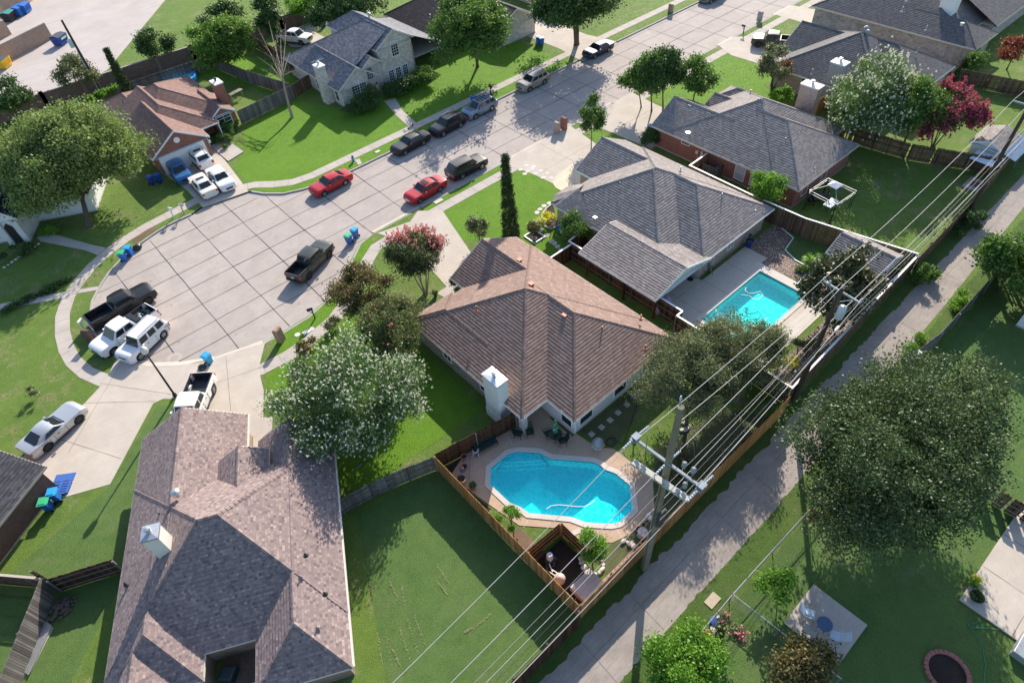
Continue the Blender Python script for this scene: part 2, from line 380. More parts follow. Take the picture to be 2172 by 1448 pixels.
# kerb: vertical face and top strip
def kerb(pts, wd=.16):
    n = len(pts); m = MB(); nm = []
    for i in range(n):
        a = Vector(pts[max(i-1, 0)]); b = Vector(pts[min(i+1, n-1)]); d = (b-a).normalized(); nm.append(Vector((d.y, -d.x)))
    for i in range(n-1):
        p, q = Vector(pts[i]), Vector(pts[i+1]); pi, qi = p+nm[i]*.02, q+nm[i+1]*.02; po, qo = p-nm[i]*wd, q-nm[i+1]*wd
        m.face([(*pi, RZ), (*qi, RZ), (*qi, .012), (*pi, .012)]); m.face([(*pi, .012), (*qi, .012), (*qo, .012), (*po, .012)])
        m.face([(*po, .012), (*qo, .012), (*qo, -.05), (*po, -.05)])
        gi, gj = p+nm[i]*.45, q+nm[i+1]*.45
        m.face([(*pi, RZ+.006), (*gi, RZ+.006), (*gj, RZ+.006), (*qi, RZ+.006)])
    return m
def rev(l): return l[::-1]
k1 = kerb([(16.3, 64.), (17.1, 62.6), (18.6, 61.), (20.6, 60.1), (23., 59.5), (26., 59.3), (62., 59.3)]); k1.build('kerb', CURB).__setitem__('kind', 'structure')
for seg in (rev(bulb[1:15]), [(70, 59.3), (95, 59.3)], [(103, 59.3), (230, 59.3)]):
    o = kerb(seg).build('kerb', CURB); o['kind'] = 'structure'
def runs(a, b): return [(a, 48.05), (b, 48.05)]
for seg in ([(4.6, 42.75), (3.1, 43.4)], rev(bulb[19:27]), runs(45.7, 27.6), runs(56.7, 49.6) if 0 else [(50., 48.05), (45.9, 48.05)], [(77.5, 48.05), (56.6, 48.05)], [(91, 48.05), (81.3, 48.05)], [(230, 48.05), (95.5, 48.05)]):
    s2 = seg if seg[0][0] > seg[-1][0] or 1 else seg
    o = kerb(s2).build('kerb', CURB); o['kind'] = 'structure'
# road joints (tar-filled) and saw cuts
J = MB()
def wob(m, a, b, wd, z, st=1.6, amp=.035):
    a = Vector(a); b = Vector(b); L = (b-a).length; n = max(2, int(L/st)); d = (b-a).normalized(); u = Vector((-d.y, d.x)); prev = None
    for i in range(n+1):
        p = a+d*L*i/n+u*rng.uniform(-amp, amp); h = wd*rng.uniform(.35, .85)
        cur = (p-u*h, p+u*h)
        if prev: m.face([(*prev[0], z), (*cur[0], z), (*cur[1], z), (*prev[1], z)])
        prev = cur
zj = RZ+.008
rows = {53.7: (-3.2, 230), 56.6: (-2.6, 230), 50.9: (-3., 230)}
for y, (a, b) in rows.items(): wob(J, (a, y), (b, y), .065 if y == 53.7 else .05, zj)
wob(J, (-1.6, 59.5), (21, 59.6), .05, zj); wob(J, (1.8, 62.2), (16.3, 62.5), .05, zj); wob(J, (-1.9, 48.), (230, 48.6), .045, zj); wob(J, (.6, 45.6), (16.5, 45.5), .05, zj); wob(J, (23, 58.6), (230, 58.7), .03, zj)
for x, ya, yb in ((.7, 45.5, 61.5), (5., 43.2, 64), (9.35, 42.6, 64.6), (13.2, 43.3, 64.8), (17.1, 45.6, 62.2), (21.6, 48.3, 59.5), (26.1, 48.2, 59.2)): wob(J, (x, ya), (x, yb), .06, zj)
for k in range(40): x = 30.6+4.55*k; wob(J, (x, 48.2), (x, 59.2), .05, zj)
tag(J.build('road_joints', JOINT), kind='structure')
# manhole and drain marks
m = MB(); c = P(368, 757); m.lathe([(.62, 0), (.62, .01)], (c.x, c.y, RZ+.002), 28, mi=0); m.lathe([(.32, .012), (.32, .02)], (c.x, c.y, RZ+.002), 20, mi=1)
m.build('manhole_cover', [plain('cast_ring', (.42, .36, .31), .9), plain('cast_cover', (.36, .31, .27), .9)], loc=(c.x, c.y, RZ))
tag(scene.objects['manhole_cover'], 'round pale manhole cover set in the cul-de-sac paving near the white boxy SUV', 'manhole cover')
# sidewalks
def strip(pts, wd, z=.014, m=None, cut=1.5):
    m = m or MB(); n = len(pts); L = []; Rr = []
    for i in range(n):
        a = Vector(pts[max(i-1, 0)]); b = Vector(pts[min(i+1, n-1)]); d = (b-a).normalized(); u = Vector((-d.y, d.x)); p = Vector(pts[i])
        L.append(p+u*wd/2); Rr.append(p-u*wd/2)
    for i in range(n-1): m.face([(*Rr[i], z), (*Rr[i+1], z), (*L[i+1], z), (*L[i], z)])
    for s in (L, Rr):
        for i in range(n-1): m.face([(*s[i], z), (*s[i+1], z), (*s[i+1], -.05), (*s[i], -.05)])
    return m
def cuts(pts, wd, step=1.5, z=.0185, m=None):
    m = m or MB(); acc = step/2
    for a, b in zip(pts, pts[1:]):
        a = Vector(a); b = Vector(b); L = (b-a).length; d = (b-a)/L; u = Vector((-d.y, d.x))
        while acc < L:
            p = a+d*acc; m.face([(*(p-u*wd/2), z), (*(p-u*wd/2+d*.025), z), (*(p+u*wd/2+d*.025), z), (*(p+u*wd/2), z)]); acc += step
        acc -= L
    return m
swL = [(11.5, 66.9), (5.6, 66.35), (3.3, 65.8), (1.3, 65.), (-.7, 63.9), (-2.4, 62.4), (-3.8, 60.8), (-4.9, 58.7), (-5.6, 56.2), (-5.9, 54.), (-5.9, 52.), (-5.5, 49.9), (-4.8, 48.2), (-3.6, 45.6), (-2.4, 43.9), (-1.1, 42.6), (2., 41.), (5.3, 39.7), (7.4, 39.5), (9.1, 39.6), (12.5, 40.4), (14.6, 41.6), (16.9, 43.1), (18.9, 44.9), (20.6, 46.), (22.8, 46.1)]
swL2 = [(15.8, 65.5), (17.2, 64.9), (18.7, 63.4), (20.4, 62.2), (22.6, 61.75), (26., 61.75), (230, 61.8)]
swR = [(26.5, 46.4), (230, 46.4)]
for pts in (swL, swL2, swR):
    struct('sidewalk', strip(pts, 1.22), WALK); tag(cuts(pts, 1.2).build('sidewalk_joints', SAW), kind='structure')
# flat sheets given by photo corners
def sheet(name, pts, m, z=.01, z0=-.05, joints=(), kind=True, jw=.03):
    g = MB(); g.slab(pts, z0, z); o = g.build(name, m)
    if kind: o['kind'] = 'structure'
    if joints:
        j = MB()
        for a, b in joints: wob(j, a, b, jw, z+.004, .8, .008)
        tag(j.build(name+'_joints', SAW), kind='structure')
    return o
def apron(x0, x1, yk, s):
    "sloped lip from pavement height into the road"
    m = MB(); y1 = yk+s*.5
    m.face([(x0, yk-s*.2, .016), (x1, yk-s*.2, .016), (x1, y1, RZ+.01), (x0, y1, RZ+.01)]); struct('driveway_apron', m, DRIVE)
# driveways on the near side of the street
sheet('driveway', px([(938, 446), (886, 448), (870, 470), (800, 495), (816, 500), (905, 560), (975, 640), (1000, 600), (1015, 560)]), DRIVE, .02)
apron(21.7, 27.4, 48.05, 1)
sheet('driveway', [(39.9, 38.), (47.9, 38.), (48.3, 43), (49.2, 48.05), (46.2, 48.05), (40.2, 48.05), (38.6, 48.05), (39.4, 44)], DRIVE, .02, joints=[((40.2, 43.6), (48.2, 43.6)), ((44.1, 38), (44.1, 47.5))]); 
sheet('driveway', [(51.6, 38.), (59.4, 38.), (59.6, 44.), (60, 48.05), (50.2, 48.05), (51.2, 45)], DRIVE, .02, joints=[((51.6, 43.6), (59.5, 43.6))])
sheet('driveway', [(76.6, 38.), (84.8, 38.), (84.8, 44.), (81.2, 48.05), (77.6, 48.05), (76.2, 45)], DRIVE, .02)
sheet('driveway', [(91, 40), (97, 40), (95.4, 48.05), (91, 48.05)], DRIVE, .02)
apron(39.5, 45.6, 48.05, 1); apron(50.3, 56.5, 48.05, 1); apron(77.7, 81.2, 48.05, 1); apron(91, 95.4, 48.05, 1)
# far side of street
sheet('driveway', px([(527, 406), (430, 440), (395, 402), (352, 372), (330, 345), (455, 310)]), DRIVE, .02, joints=[((13.4, 66), (13.7, 74))])
sheet('driveway', [(62.3, 59.3), (69.8, 59.3), (68.8, 64.), (68.8, 78), (62.8, 78), (63., 64)], DRIVE, .02)
sheet('driveway', [(95., 59.3), (103., 59.3), (102., 64.), (102, 80), (95.5, 80), (96., 64)], DRIVE, .02)
for a, b in ((62.5, 69.6), (95.2, 102.8)): apron(a, b, 59.3, -1)
# cul-de-sac lots
sheet('driveway', [(-3.1, 49.6), (-1.4, 46.8), (.6, 45.), (2.8, 43.5), (1.7, 42.9), (-1., 42.4), (-2.6, 42.6), (-7.6, 37.6), (-13.6, 40.3), (-12.4, 44.4), (-6.6, 46.6), (-4.6, 47.8)], DRIVE, .02, joints=[((-6.6, 46.6), (-2.4, 42.7)), ((-5., 47.8), (-1.2, 42.5)), ((-9., 42.6), (-3., 48.8)), ((-9.6, 45.2), (-6.2, 39.1))])
sheet('driveway', [(2.0, 43.95), (6.9, 42.25), (5.1, 39.9), (4.4, 37.6), (2.0, 33.), (-2.6, 35.6), (-.6, 39.), (1.1, 41.6)], DRIVE, .024, joints=[((3.8, 43.2), (.6, 35.)), ((1., 41.3), (5.4, 39.9))])
m = MB()
for (a, b), (c, d) in (((-3.0, 49.4), (-1.4, 46.8)), ((-1.4, 46.8), (.6, 45.)), ((.6, 45.), (2.9, 43.5)), ((3., 43.4), (6.7, 42.3))):
    n = Vector((d-b, a-c)).normalized()*-.5
    if (Vector((a, b))+n-Vector((6, 53))).length > (Vector((a, b))-Vector((6, 53))).length: n = -n
    m.face([(a-n.x*.3, b-n.y*.3, .026), (c-n.x*.3, d-n.y*.3, .026), (c+n.x, d+n.y, RZ+.01), (a+n.x, b+n.y, RZ+.01)])
struct('driveway_apron', m, DRIVE)
# front walks
sheet('front_walk', px([(815, 215), (840, 245), (868, 270), (884, 262), (855, 236), (838, 208)]), WALK, .024)
sheet('front_walk', px(C(0, 360, 3.861, [(430, 525), (770, 620), (870, 640), (800, 700), (700, 660), (330, 585), (300, 555), (370, 530)])), WALK, .024)
sheet('front_walk', px(C(0, 360, 3.861, [(0, 1100), (250, 1050), (540, 1000), (800, 955), (800, 985), (600, 1020), (520, 1050), (250, 1100), (0, 1145)])), WALK, .024)
sheet('front_walk', px([(526, 900), (560, 885), (578, 884), (577, 912), (548, 935), (545, 960), (520, 960)]), WALK, .03)
sheet('front_walk', px([(925, 622), (978, 590), (1000, 625), (960, 640)]), WALK, .024)
sheet('hydrant_pad', px(C(540, 0, 3.861, [(820, 1310), (860, 1300), (880, 1340), (850, 1352)])), WALK, .02)
sheet('porch_slab', [(17.2, 71.6), (19.4, 72.2), (19.2, 76.5), (17.2, 76.5)], WALK, .1)
# alley
sheet('alley', [(-60, 4.7), (-60, 7.7), (6, 7.75), (22, 8.0), (46, 8.15), (70, 8.3), (230, 9.5), (230, 6.6), (70, 6.4), (50, 5.6), (24, 4.8)], ALLEY, .01, joints=[((x, 4.9), (x+.1, 7.8)) for x in range(-11, 72, 4)]+[((-40, 6.2), (70, 7.2))])
# parking lot of the school beyond the long brick wall
sheet('parking_lot', [(33.2, 131), (15.6, 109), (10, 106.6), (-3, 103.9), (-80, 100), (-120, 260), (80, 260), (60, 170)], LOT, .01, joints=[((-70, 118+8*k), (40+8*k, 121+8*k)) for k in range(5)])
# bright and deep lawns as their own turf sheets
def lawn(pts, m, z=.006): return sheet('lawn', pts, m, z, -.01)
lawn([(27.4, 45.7), (39.2, 45.7), (39.5, 42), (39.7, 36.6), (34.5, 36.), (34.0, 32), (32.3, 31.9), (29.3, 34.9), (27.6, 40.3), (25.6, 41.6), (25.1, 43.6), (25.3, 45.7)], LAWN_BRIGHT)
lawn([(27.6, 47.85), (45.5, 47.85), (45.5, 47.1), (27.3, 47.1)], LAWN_BRIGHT, .0065)
lawn([(49.6, 45.7), (50.8, 45.2), (51.3, 39), (47.9, 38.8), (48.3, 43)], LAWN_BRIGHT)
lawn([(60, 45.7), (76, 45.7), (76.3, 37.5), (72, 37.3), (70.3, 33.5), (65.3, 35), (65.2, 37.5), (59.7, 38)], LAWN_BRIGHT)
lawn([(19.8, 61), (61, 61), (61, 74), (33, 71), (30, 79), (22.1, 78), (19.5, 72.2), (17.2, 70), (16.9, 66)], LAWN_BRIGHT, .005)
lawn([(17.3, 64.2), (18.8, 62.8), (20.6, 61.6), (22.6, 61.1), (26., 61.1), (61.5, 61.1), (61.5, 59.45), (26., 59.5), (23., 59.7), (20.7, 60.3), (18.7, 61.2), (17.4, 62.7), (16.8, 63.8)], LAWN_BRIGHT, .0062)
lawn([(-2.4, 42.2), (-.8, 40.6), (-2.8, 36.), (-20, 20), (-20, 34), (-7.8, 37.4)], LAWN_DEEP)
lawn([(-40, 3.0), (-40, -40), (70, -40), (70, 4.4), (30, 3.1)], LAWN_DEEP, .0045)
lawn([(-4, 8.8), (9.9, 8.8), (9.9, 22), (4, 23.4), (-.5, 13)], LAWN_DEEP)
lawn([(20, 97), (24, 97), (30.5, 79), (33, 80.2), (33.5, 92), (30, 101), (24, 101.5)], WEEDS)
def ragged(x0, x1, y, amp, st=.28): return [(x0+st*i, (y(x0+st*i) if callable(y) else y)+rng.uniform(-amp, amp)+.5*amp*math.sin(i*.37)) for i in range(int((x1-x0)/st)+1)]
sheet('verge', ragged(-14, 76, lambda x: 7.62+.011*max(0, x), .13)+[(100, 8.4), (100, 11), (54, 9.3), (31, 8.6), (-30, 8.5), (-30, 7.6)], VERGE, .016, -.01)
sheet('verge', ragged(-14, 76, lambda x: 4.78+(x > 24)*.021*(x-24)+.0*x, .09)[::-1]+[(-30, 4.7), (-30, 3.6), (16, 3.5), (25, 3.2), (40, 4.6), (55, 4.), (100, 4.4), (100, 6.3)], VERGE, .016, -.01)
lawn([(7.4, 42.35), (8.4, 42.3), (11.1, 42.4), (13.7, 43.2), (16.2, 44.75), (18.1, 46.35), (19.8, 47.65), (21.4, 47.9), (20.6, 46.6), (18.6, 45.5), (16.5, 43.7), (14.3, 42.2), (12.3, 41.), (9.1, 40.2), (7.3, 40.1)], LAWN_BRIGHT, .0063)
lawn([(5.3, 39.), (7.4, 38.8), (9.1, 38.9), (12.6, 39.7), (15, 41.), (16., 33.8), (15.6, 24), (5, 24.6), (3., 29), (4.8, 37.5)], LAWN_BRIGHT, .0064)
sheet('driveway', px([(602, 88), (632, 58), (690, 36), (704, 48), (662, 66), (690, 80), (650, 100), (618, 100)]), DRIVE, .02)
# dry mown strips raked on the near back lawn
m = MB()
for a, b in (((1238, 1206), (1256, 1246)),)+tuple(((x0, y0), (x1, y1)) for x0, y0, x1, y1 in ((925, 1198, 955, 1240), (827, 1232, 842, 1270), (852, 1240, 860, 1295), (877, 1298, 902, 1370), (864, 1310, 887, 1385), (848, 1330, 870, 1400), (800, 1340, 812, 1408), (818, 1335, 832, 1415), (832, 1375, 850, 1412), (985, 1340, 1005, 1330), (927, 1232, 950, 1262), (1000, 1338, 1042, 1300), (1065, 1340, 1080, 1320), (785, 1235, 790, 1262))):
    if a[0] == 1238: continue
    pa, pb = P(*a), P(*b); n = 60; d = (pb-pa)
    for i in range(n):
        if rng.random() < .25: continue
        c = pa+d*(i+rng.random())/n+Vector((rng.gauss(0, .035), rng.gauss(0, .035), 0)); s = rng.uniform(.015, .04); t = rng.uniform(0, 3)
        m.face([(c.x+s*math.cos(t+q), c.y+s*math.sin(t+q), .03+.02*rng.random()) for q in (0, 1.7, 3.1, 4.6)])
tag(m.build('grass_clippings', plain('dry_clippings', (.26, .24, .12), .95, var=.3, sc=9)), kind='stuff', label='dry clippings left in rows on the back lawn')
# ============ pools ============
def water_mat(name, tint, s=2.2, caus=.8):
    t = NT(name); t.t.nodes.remove(t.b)
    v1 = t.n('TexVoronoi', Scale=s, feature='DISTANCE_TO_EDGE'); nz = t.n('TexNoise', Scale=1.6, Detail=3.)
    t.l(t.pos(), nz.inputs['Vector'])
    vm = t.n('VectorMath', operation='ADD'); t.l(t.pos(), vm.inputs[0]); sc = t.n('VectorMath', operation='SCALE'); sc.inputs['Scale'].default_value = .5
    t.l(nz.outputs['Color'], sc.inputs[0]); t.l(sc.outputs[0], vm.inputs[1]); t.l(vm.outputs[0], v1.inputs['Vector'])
    caustic = t.ramp(v1.outputs['Distance'], ((0., 1.), (.07, .6), (.2, 0.)))  # bright caustic light web, painted into the water's see-through tint
    c = t.mix(t.math('MULTIPLY', caustic, caus), tint, [min(1, x*1.0+.42) for x in tint])
    tr = t.n('BsdfTransparent'); t.l(c, tr.inputs[0])
    gl = t.n('BsdfGlossy'); gl.inputs['Roughness'].default_value = .06
    bp = t.n('Bump', Strength=.25, Distance=.05); t.l(t.noise(2.4, 4, .6), bp.inputs['Height']); t.l(bp.outputs[0], gl.inputs['Normal'])
    fr = t.n('Fresnel', IOR=1.33); t.l(bp.outputs[0], fr.inputs['Normal'])
    mx = t.n('MixShader'); fb = t.n('NewGeometry').outputs['Backfacing']; t.l(t.math('MULTIPLY', fr.outputs[0], t.math('SUBTRACT', 1., fb)), mx.inputs[0])
    df = t.n('BsdfDiffuse'); df.inputs[0].default_value = (tint[0]*.1, tint[1]*.72, tint[2]*.85, 1); m2 = t.n('MixShader'); m2.inputs[0].default_value = .10; t.l(tr.outputs[0], m2.inputs[1]); t.l(df.outputs[0], m2.inputs[2]); t.l(m2.outputs[0], mx.inputs[1]); t.l(gl.outputs[0], mx.inputs[2])
    t.l(mx.outputs[0], t.out.inputs[0]); return t.mat
PLASTER = plain('pool_plaster', (.86, .95, .95), .7, var=.04, sc=1.2)
TILE = plain('pool_tile', (.16, .30, .42), .4, var=.2, sc=14)
def offs(poly, d):
    n = len(poly); out = []
    area = sum(poly[i][0]*poly[(i+1) % n][1]-poly[(i+1) % n][0]*poly[i][1] for i in range(n)); sg = 1 if area > 0 else -1
    for i in range(n):
        a, b, c = Vector(poly[i-1]), Vector(poly[i]), Vector(poly[(i+1) % n])
        u = (b-a).normalized(); v = (c-b).normalized(); n1 = Vector((u.y, -u.x))*sg; n2 = Vector((v.y, -v.x))*sg
        k = (n1+n2); k = k/max(.5, k.dot(n1)); out.append(tuple(b+k*d))
    return out
def pool(poly, label, tint, wmat, depth, steps=(), cope=.32):
    c = Vector((sum(p[0] for p in poly)/len(poly), sum(p[1] for p in poly)/len(poly), 0))
    t = thing('swimming_pool', label, 'swimming pool', c)
    m = MB(); n = len(poly)
    for i in range(n):
        a, b = poly[i], poly[(i+1) % n]
        m.face([(*a, -depth), (*b, -depth), (*b, -.2), (*a, -.2)], 0); m.face([(*a, -.2), (*b, -.2), (*b, .03), (*a, .03)], 1)
    m.slab(poly, -depth, -depth, sides=False); m.build('basin', [PLASTER, TILE], t)
    for k, (sp, z) in enumerate(steps):
        s = MB(); s.slab(sp, -depth, z); s.build('step', PLASTER, t)
    m = MB(); m.slab(offs(poly, cope), -.02, .07, holes=[offs(poly, -.03)]); m.build('coping', COPE, t)
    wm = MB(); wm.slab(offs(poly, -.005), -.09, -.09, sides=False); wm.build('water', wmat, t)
    return t
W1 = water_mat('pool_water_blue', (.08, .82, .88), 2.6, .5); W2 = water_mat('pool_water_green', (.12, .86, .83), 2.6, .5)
def pz(l, z): return [tuple(P(*q, z)[:2]) for q in l]
st1 = [(pz([(1082, 961), (1141, 958), (1152, 975), (1066, 980)], -.3), -.3), (pz([(1066, 980), (1152, 975), (1158, 981), (1060, 988)], -.5), -.5), (pz([(1060, 988), (1158, 981), (1156, 991), (1055, 997)], -.7), -.7)]
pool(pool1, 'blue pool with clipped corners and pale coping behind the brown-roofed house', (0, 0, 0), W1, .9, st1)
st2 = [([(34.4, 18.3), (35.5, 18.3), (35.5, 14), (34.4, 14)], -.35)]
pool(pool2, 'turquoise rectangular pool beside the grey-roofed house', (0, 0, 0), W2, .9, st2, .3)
deck1 = [(19.0, 17.7), (19.2, 15.9), (19.95, 15.), (20.1, 11.6), (18.2, 9.9), (16.1, 10.), (14.8, 10.4), (13.2, 12.), (13.2, 13.2), (11.3, 15.3), (10.6, 19.2), (10.4, 21.3), (12.7, 22.2), (16.3, 22.6), (21, 22.6), (21, 20.), (18.6, 20.), (18.6, 17.7)]
g = MB(); g.slab(deck1, -.05, .03, holes=[offs(pool1, .1)]); struct('pool_deck', g, AGG)
j = MB()
for a, b in (((11.7, 18.9), (10.5, 19.8)), ((11.8, 17), (10.9, 17)), ((13.2, 20.2), (12.3, 22)), ((15, 20), (16, 22.5)), ((16.9, 17.3), (19, 18)), ((18.9, 15.5), (19.5, 15.8)), ((19, 13.5), (20, 13.5)), ((18.3, 11), (19.4, 11)), ((15.6, 10.8), (15.4, 10.2)), ((12, 15.2), (11.4, 15.))): wob(j, a, b, .03, .035, .5, .01)
tag(j.build('pool_deck_joints', plain('pale_joint', (.6, .52, .43), .9)), kind='structure')
for a in (1,):
    patio = [(32.6, 13.2), (32.6, 29), (38.2, 29), (38.2, 21.2), (44.6, 21.2), (44.6, 18.9), (43.6, 18.9), (43.6, 13.2), (43.0, 13.0)]
    g = MB(); g.slab(patio, -.05, .03, holes=[offs(pool2, .1)]); struct('pool_deck', g, PATIO)
    j = MB()
    for a, b in (((38.3, 18.8), (38.3, 21.2)), ((32.8, 21.4), (38.2, 21.2)), ((35., 18.8), (35., 28)), ((41.6, 18.8), (41.6, 21.2))): wob(j, a, b, .03, .035, .8, .01)
    tag(j.build('pool_deck_joints', SAW), kind='structure')
    sheet('pale_deck', [(33.9, 13.1), (43.6, 13.1), (43.6, 11.9), (33.2, 11.9)], COPE, .034); sheet('pale_deck', [(43.05, 13.2), (43.6, 13.2), (43.65, 19.2), (43.05, 19.2)], COPE, .0345)
    sheet('gravel_bed', [(44.7, 21.2), (50, 21.2), (48.5, 19), (46.5, 18.6), (45.8, 17.), (45.5, 14), (44.5, 12.5), (41, 11.4), (32.8, 11.3), (32.8, 9.6), (50., 9.6), (50, 11.), (45.5, 12), (43.7, 13), (43.7, 19.2), (44.7, 19.2)], GRAVEL, .02)
    sheet('lawn', [(49.2, 20.6), (48.6, 18.8), (46.6, 18.4), (46.0, 17.), (45.9, 14), (51, 13.5), (51., 20.8)], LAWN_DEEP, .03)
    m = MB(); 
    e = [(49.2, 20.6), (48.6, 18.8), (46.6, 18.4), (46., 17.), (45.9, 14)]
    for a, b in zip(e, e[1:]): m.bar((*a, .04), (*b, .04), .09, .08)
    m.bar((43.4, 15.2, .05), (45.9, 15.4, .05), .1, .1)
    tag(m.build('bed_edging', WHITE), kind='structure')
# beds
sheet('bare_bed', px(C(920, 860, 4.072, [(110, 530), (330, 400), (300, 740), (380, 800), (500, 896), (420, 896)])), MULCH, .02)
sheet('bare_bed', [(10.2, 8.9), (10.25, 15.3), (11.2, 15.2), (11.3, 13.3), (10.8, 12.)], SOIL, .018)
sheet('bare_bed', px([(337, 471), (331, 488), (286, 518), (279, 507), (302, 484)]), SOIL, .012)
sheet('lawn', [(19.3, 17.6), (20, 15), (22.5, 15.5), (27, 17.4), (19.4, 17.7)], LAWN_DULL, .012)
sheet('lawn', [(20.2, 11.6), (18.3, 9.8), (16.1, 9.9), (14.8, 10.3), (13.3, 11.8), (13, 9), (30, 9), (28, 12), (22, 13)], LAWN_DULL, .011)
# ================= houses =================
class Frame:
    def __init__(s, ang=0): s.c, s.s = math.cos(ang), math.sin(ang)
    def __call__(s, a, b, z=0): return (a*s.c-b*s.s, a*s.s+b*s.c, z)
ID = Frame(); CH = .24
def wall_uv(pts):
    "metres along / up a vertical face"
    p = [Vector(q) for q in pts]; d = None
    for q in p[1:]:
        h = Vector((q.x-p[0].x, q.y-p[0].y, 0))
        if h.length > .05: d = h.normalized(); break
    if d is None: d = Vector((1, 0, 0))
    return [((q.x*d.x+q.y*d.y), q.z) for q in p]
def courses(m, pts, uvs, ch=.2, t=.026):
    "shingle courses as real overlapping steps: every course lifts t at its lower edge"
    A = np.array([[1, u, v] for u, v in uvs[:3]]); X = np.linalg.solve(A, np.array([tuple(p) for p in pts[:3]], float))
    f = lambda u, v: X[0]+X[1]*u+X[2]*v
    n = np.cross(X[1], X[2]); n /= np.linalg.norm(n); n = n if n[2] > 0 else -n
    vm = max(v for _, v in uvs); k = max(1, int(math.ceil(vm/ch))); N = len(uvs)
    def span(v):
        xs = []
        for i in range(N):
            (u0, v0), (u1, v1) = uvs[i], uvs[(i+1) % N]
            if abs(v1-v0) < 1e-9:
                if abs(v-v0) < 1e-6: xs += [u0, u1]
            elif min(v0, v1)-1e-9 <= v <= max(v0, v1)+1e-9: xs.append(u0+(u1-u0)*(v-v0)/(v1-v0))
        return (min(xs), max(xs)) if xs else None
    for i in range(k):
        va, vb = vm*i/k, vm*(i+1)/k; a, b = span(va+1e-7), span(vb-1e-7)
        if not a or not b: continue
        P0, P1, P2, P3 = f(a[0], va)+n*t, f(a[1], va)+n*t, f(b[1], vb), f(b[0], vb)
        q = [P0, P1, P2, P3]; uv = [(a[0], va), (a[1], va), (b[1], vb), (b[0], vb)]
        if b[1]-b[0] < .01: q, uv = q[:3], uv[:3]
        m.face([tuple(p) for p in q], 0, uv=uv)
        m.face([tuple(p) for p in (f(a[0], va)-n*.01, f(a[1], va)-n*.01, P1, P0)], 0, uv=[(a[0], va+.01), (a[1], va+.01), (a[1], va+.012), (a[0], va+.012)])
def roof_prim(rm, tm, gm, F, pr, k, th=.16):
    """pr: x0,x1,y0,y1,ze,s,axis,lo,hi  (axis of ridge; ends 'h' hip, 'g' gable, 'n' hidden)
    rm roof mesh, tm trim mesh, gm gable wall mesh; k small index so overlapping pieces never share a plane"""
    x0, x1, y0, y1, ze, s, ax, lo, hi = pr
    e = .006*k; x0 += e; x1 -= e; y0 += e; y1 -= e
    if ax == 'x': T = lambda a, b, z: F(a, b, z); A0, A1, B0, B1 = x0, x1, y0, y1
    else: T = lambda a, b, z: F(b, a, z); A0, A1, B0, B1 = y0, y1, x0, x1
    h = (B1-B0)/2; bm = (B0+B1)/2; zr = ze+s*h; sl = math.sqrt(1+s*s)
    r0 = A0+(h if lo == 'h' else 0); r1 = A1-(h if hi == 'h' else 0)
    if r0 > r1: r0 = r1 = (r0+r1)/2
    # the two long slopes
    for b, sg in ((B0, 1), (B1, -1)):
        q = [(A0, b, ze), (A1, b, ze), (r1, bm, zr), (r0, bm, zr)]
        if abs(r1-r0) < 1e-6: q = q[:3]
        courses(rm, [T(*p) for p in q], [(p[0], abs(p[1]-b)*sl) for p in q], CH)
    for a, r, t in ((A0, r0, lo), (A1, r1, hi)):
        if t == 'h':
            q = [(a, B0, ze), (a, B1, ze), (r, bm, zr)]
            courses(rm, [T(*p) for p in q], [(p[1], abs(p[0]-a)*math.sqrt(1+((zr-ze)/max(.01, abs(r-a)))**2)) for p in q], CH)
        elif t == 'g':
            i = .3 if a == A0 else -.3; g_ = MB(); gm.append(g_)
            q = [(a+i, B0+.42, ze+s*.42-.1), (a+i, B1-.42, ze+s*.42-.1), (a+i, bm, zr-.1)]
            g_.face([T(*p) for p in q], 0, uv=wall_uv([T(*p) for p in q]))
            # side returns to eave height
            q = [(a+i, B0+.42, ze-.3), (a+i, B1-.42, ze-.3), (a+i, B1-.42, ze+s*.42-.1), (a+i, B0+.42, ze+s*.42-.1)]
            g_.face([T(*p) for p in q], 0, uv=wall_uv([T(*p) for p in q]))
            o = .02 if a == A0 else -.02
            for b in (B0, B1):
                q = [(a-o, b, ze+.01), (a-o, bm, zr+.01), (a-o, bm, zr-.2), (a-o, b, ze-.2)]; tm.face([T(*p) for p in q])
                q = [(a-o, b, ze+.012), (a-o, bm, zr+.012), (a+o*2, bm, zr+.012), (a+o*2, b, ze+.012)]; tm.face([T(*p) for p in q])
                q = [(a, b, ze-.17), (a, bm, zr-.17), (a+i, bm, zr-.17), (a+i, b, ze-.17)]; tm.face([T(*p) for p in q])
    # fascia and soffit
    zs = ze-th-.004*k; o = .025
    ring = [(A0, B0), (A1, B0), (A1, B1), (A0, B1)]
    for i, tt in ((0, 'e'), (1, hi), (2, 'e'), (3, lo)):
        if tt in ('g', 'n'): continue
        p, q = ring[i], ring[(i+1) % 4]; d = Vector((q[0]-p[0], q[1]-p[1])).normalized(); n = Vector((d.y, -d.x))*o
        a, b = (p[0]+n.x-d.x*o, p[1]+n.y-d.y*o), (q[0]+n.x+d.x*o, q[1]+n.y+d.y*o)
        tm.face([T(*a, zs), T(*b, zs), T(*b, ze+.015), T(*a, ze+.015)])
        tm.face([T(*a, ze+.015), T(*b, ze+.015), T(q[0]-n.x*1.2, q[1]-n.y*1.2, ze+.015+s*.03), T(p[0]-n.x*1.2, p[1]-n.y*1.2, ze+.015+s*.03)])
    tm.face([T(A0, B0, zs), T(A0, B1, zs), T(A1, B1, zs), T(A1, B0, zs)])
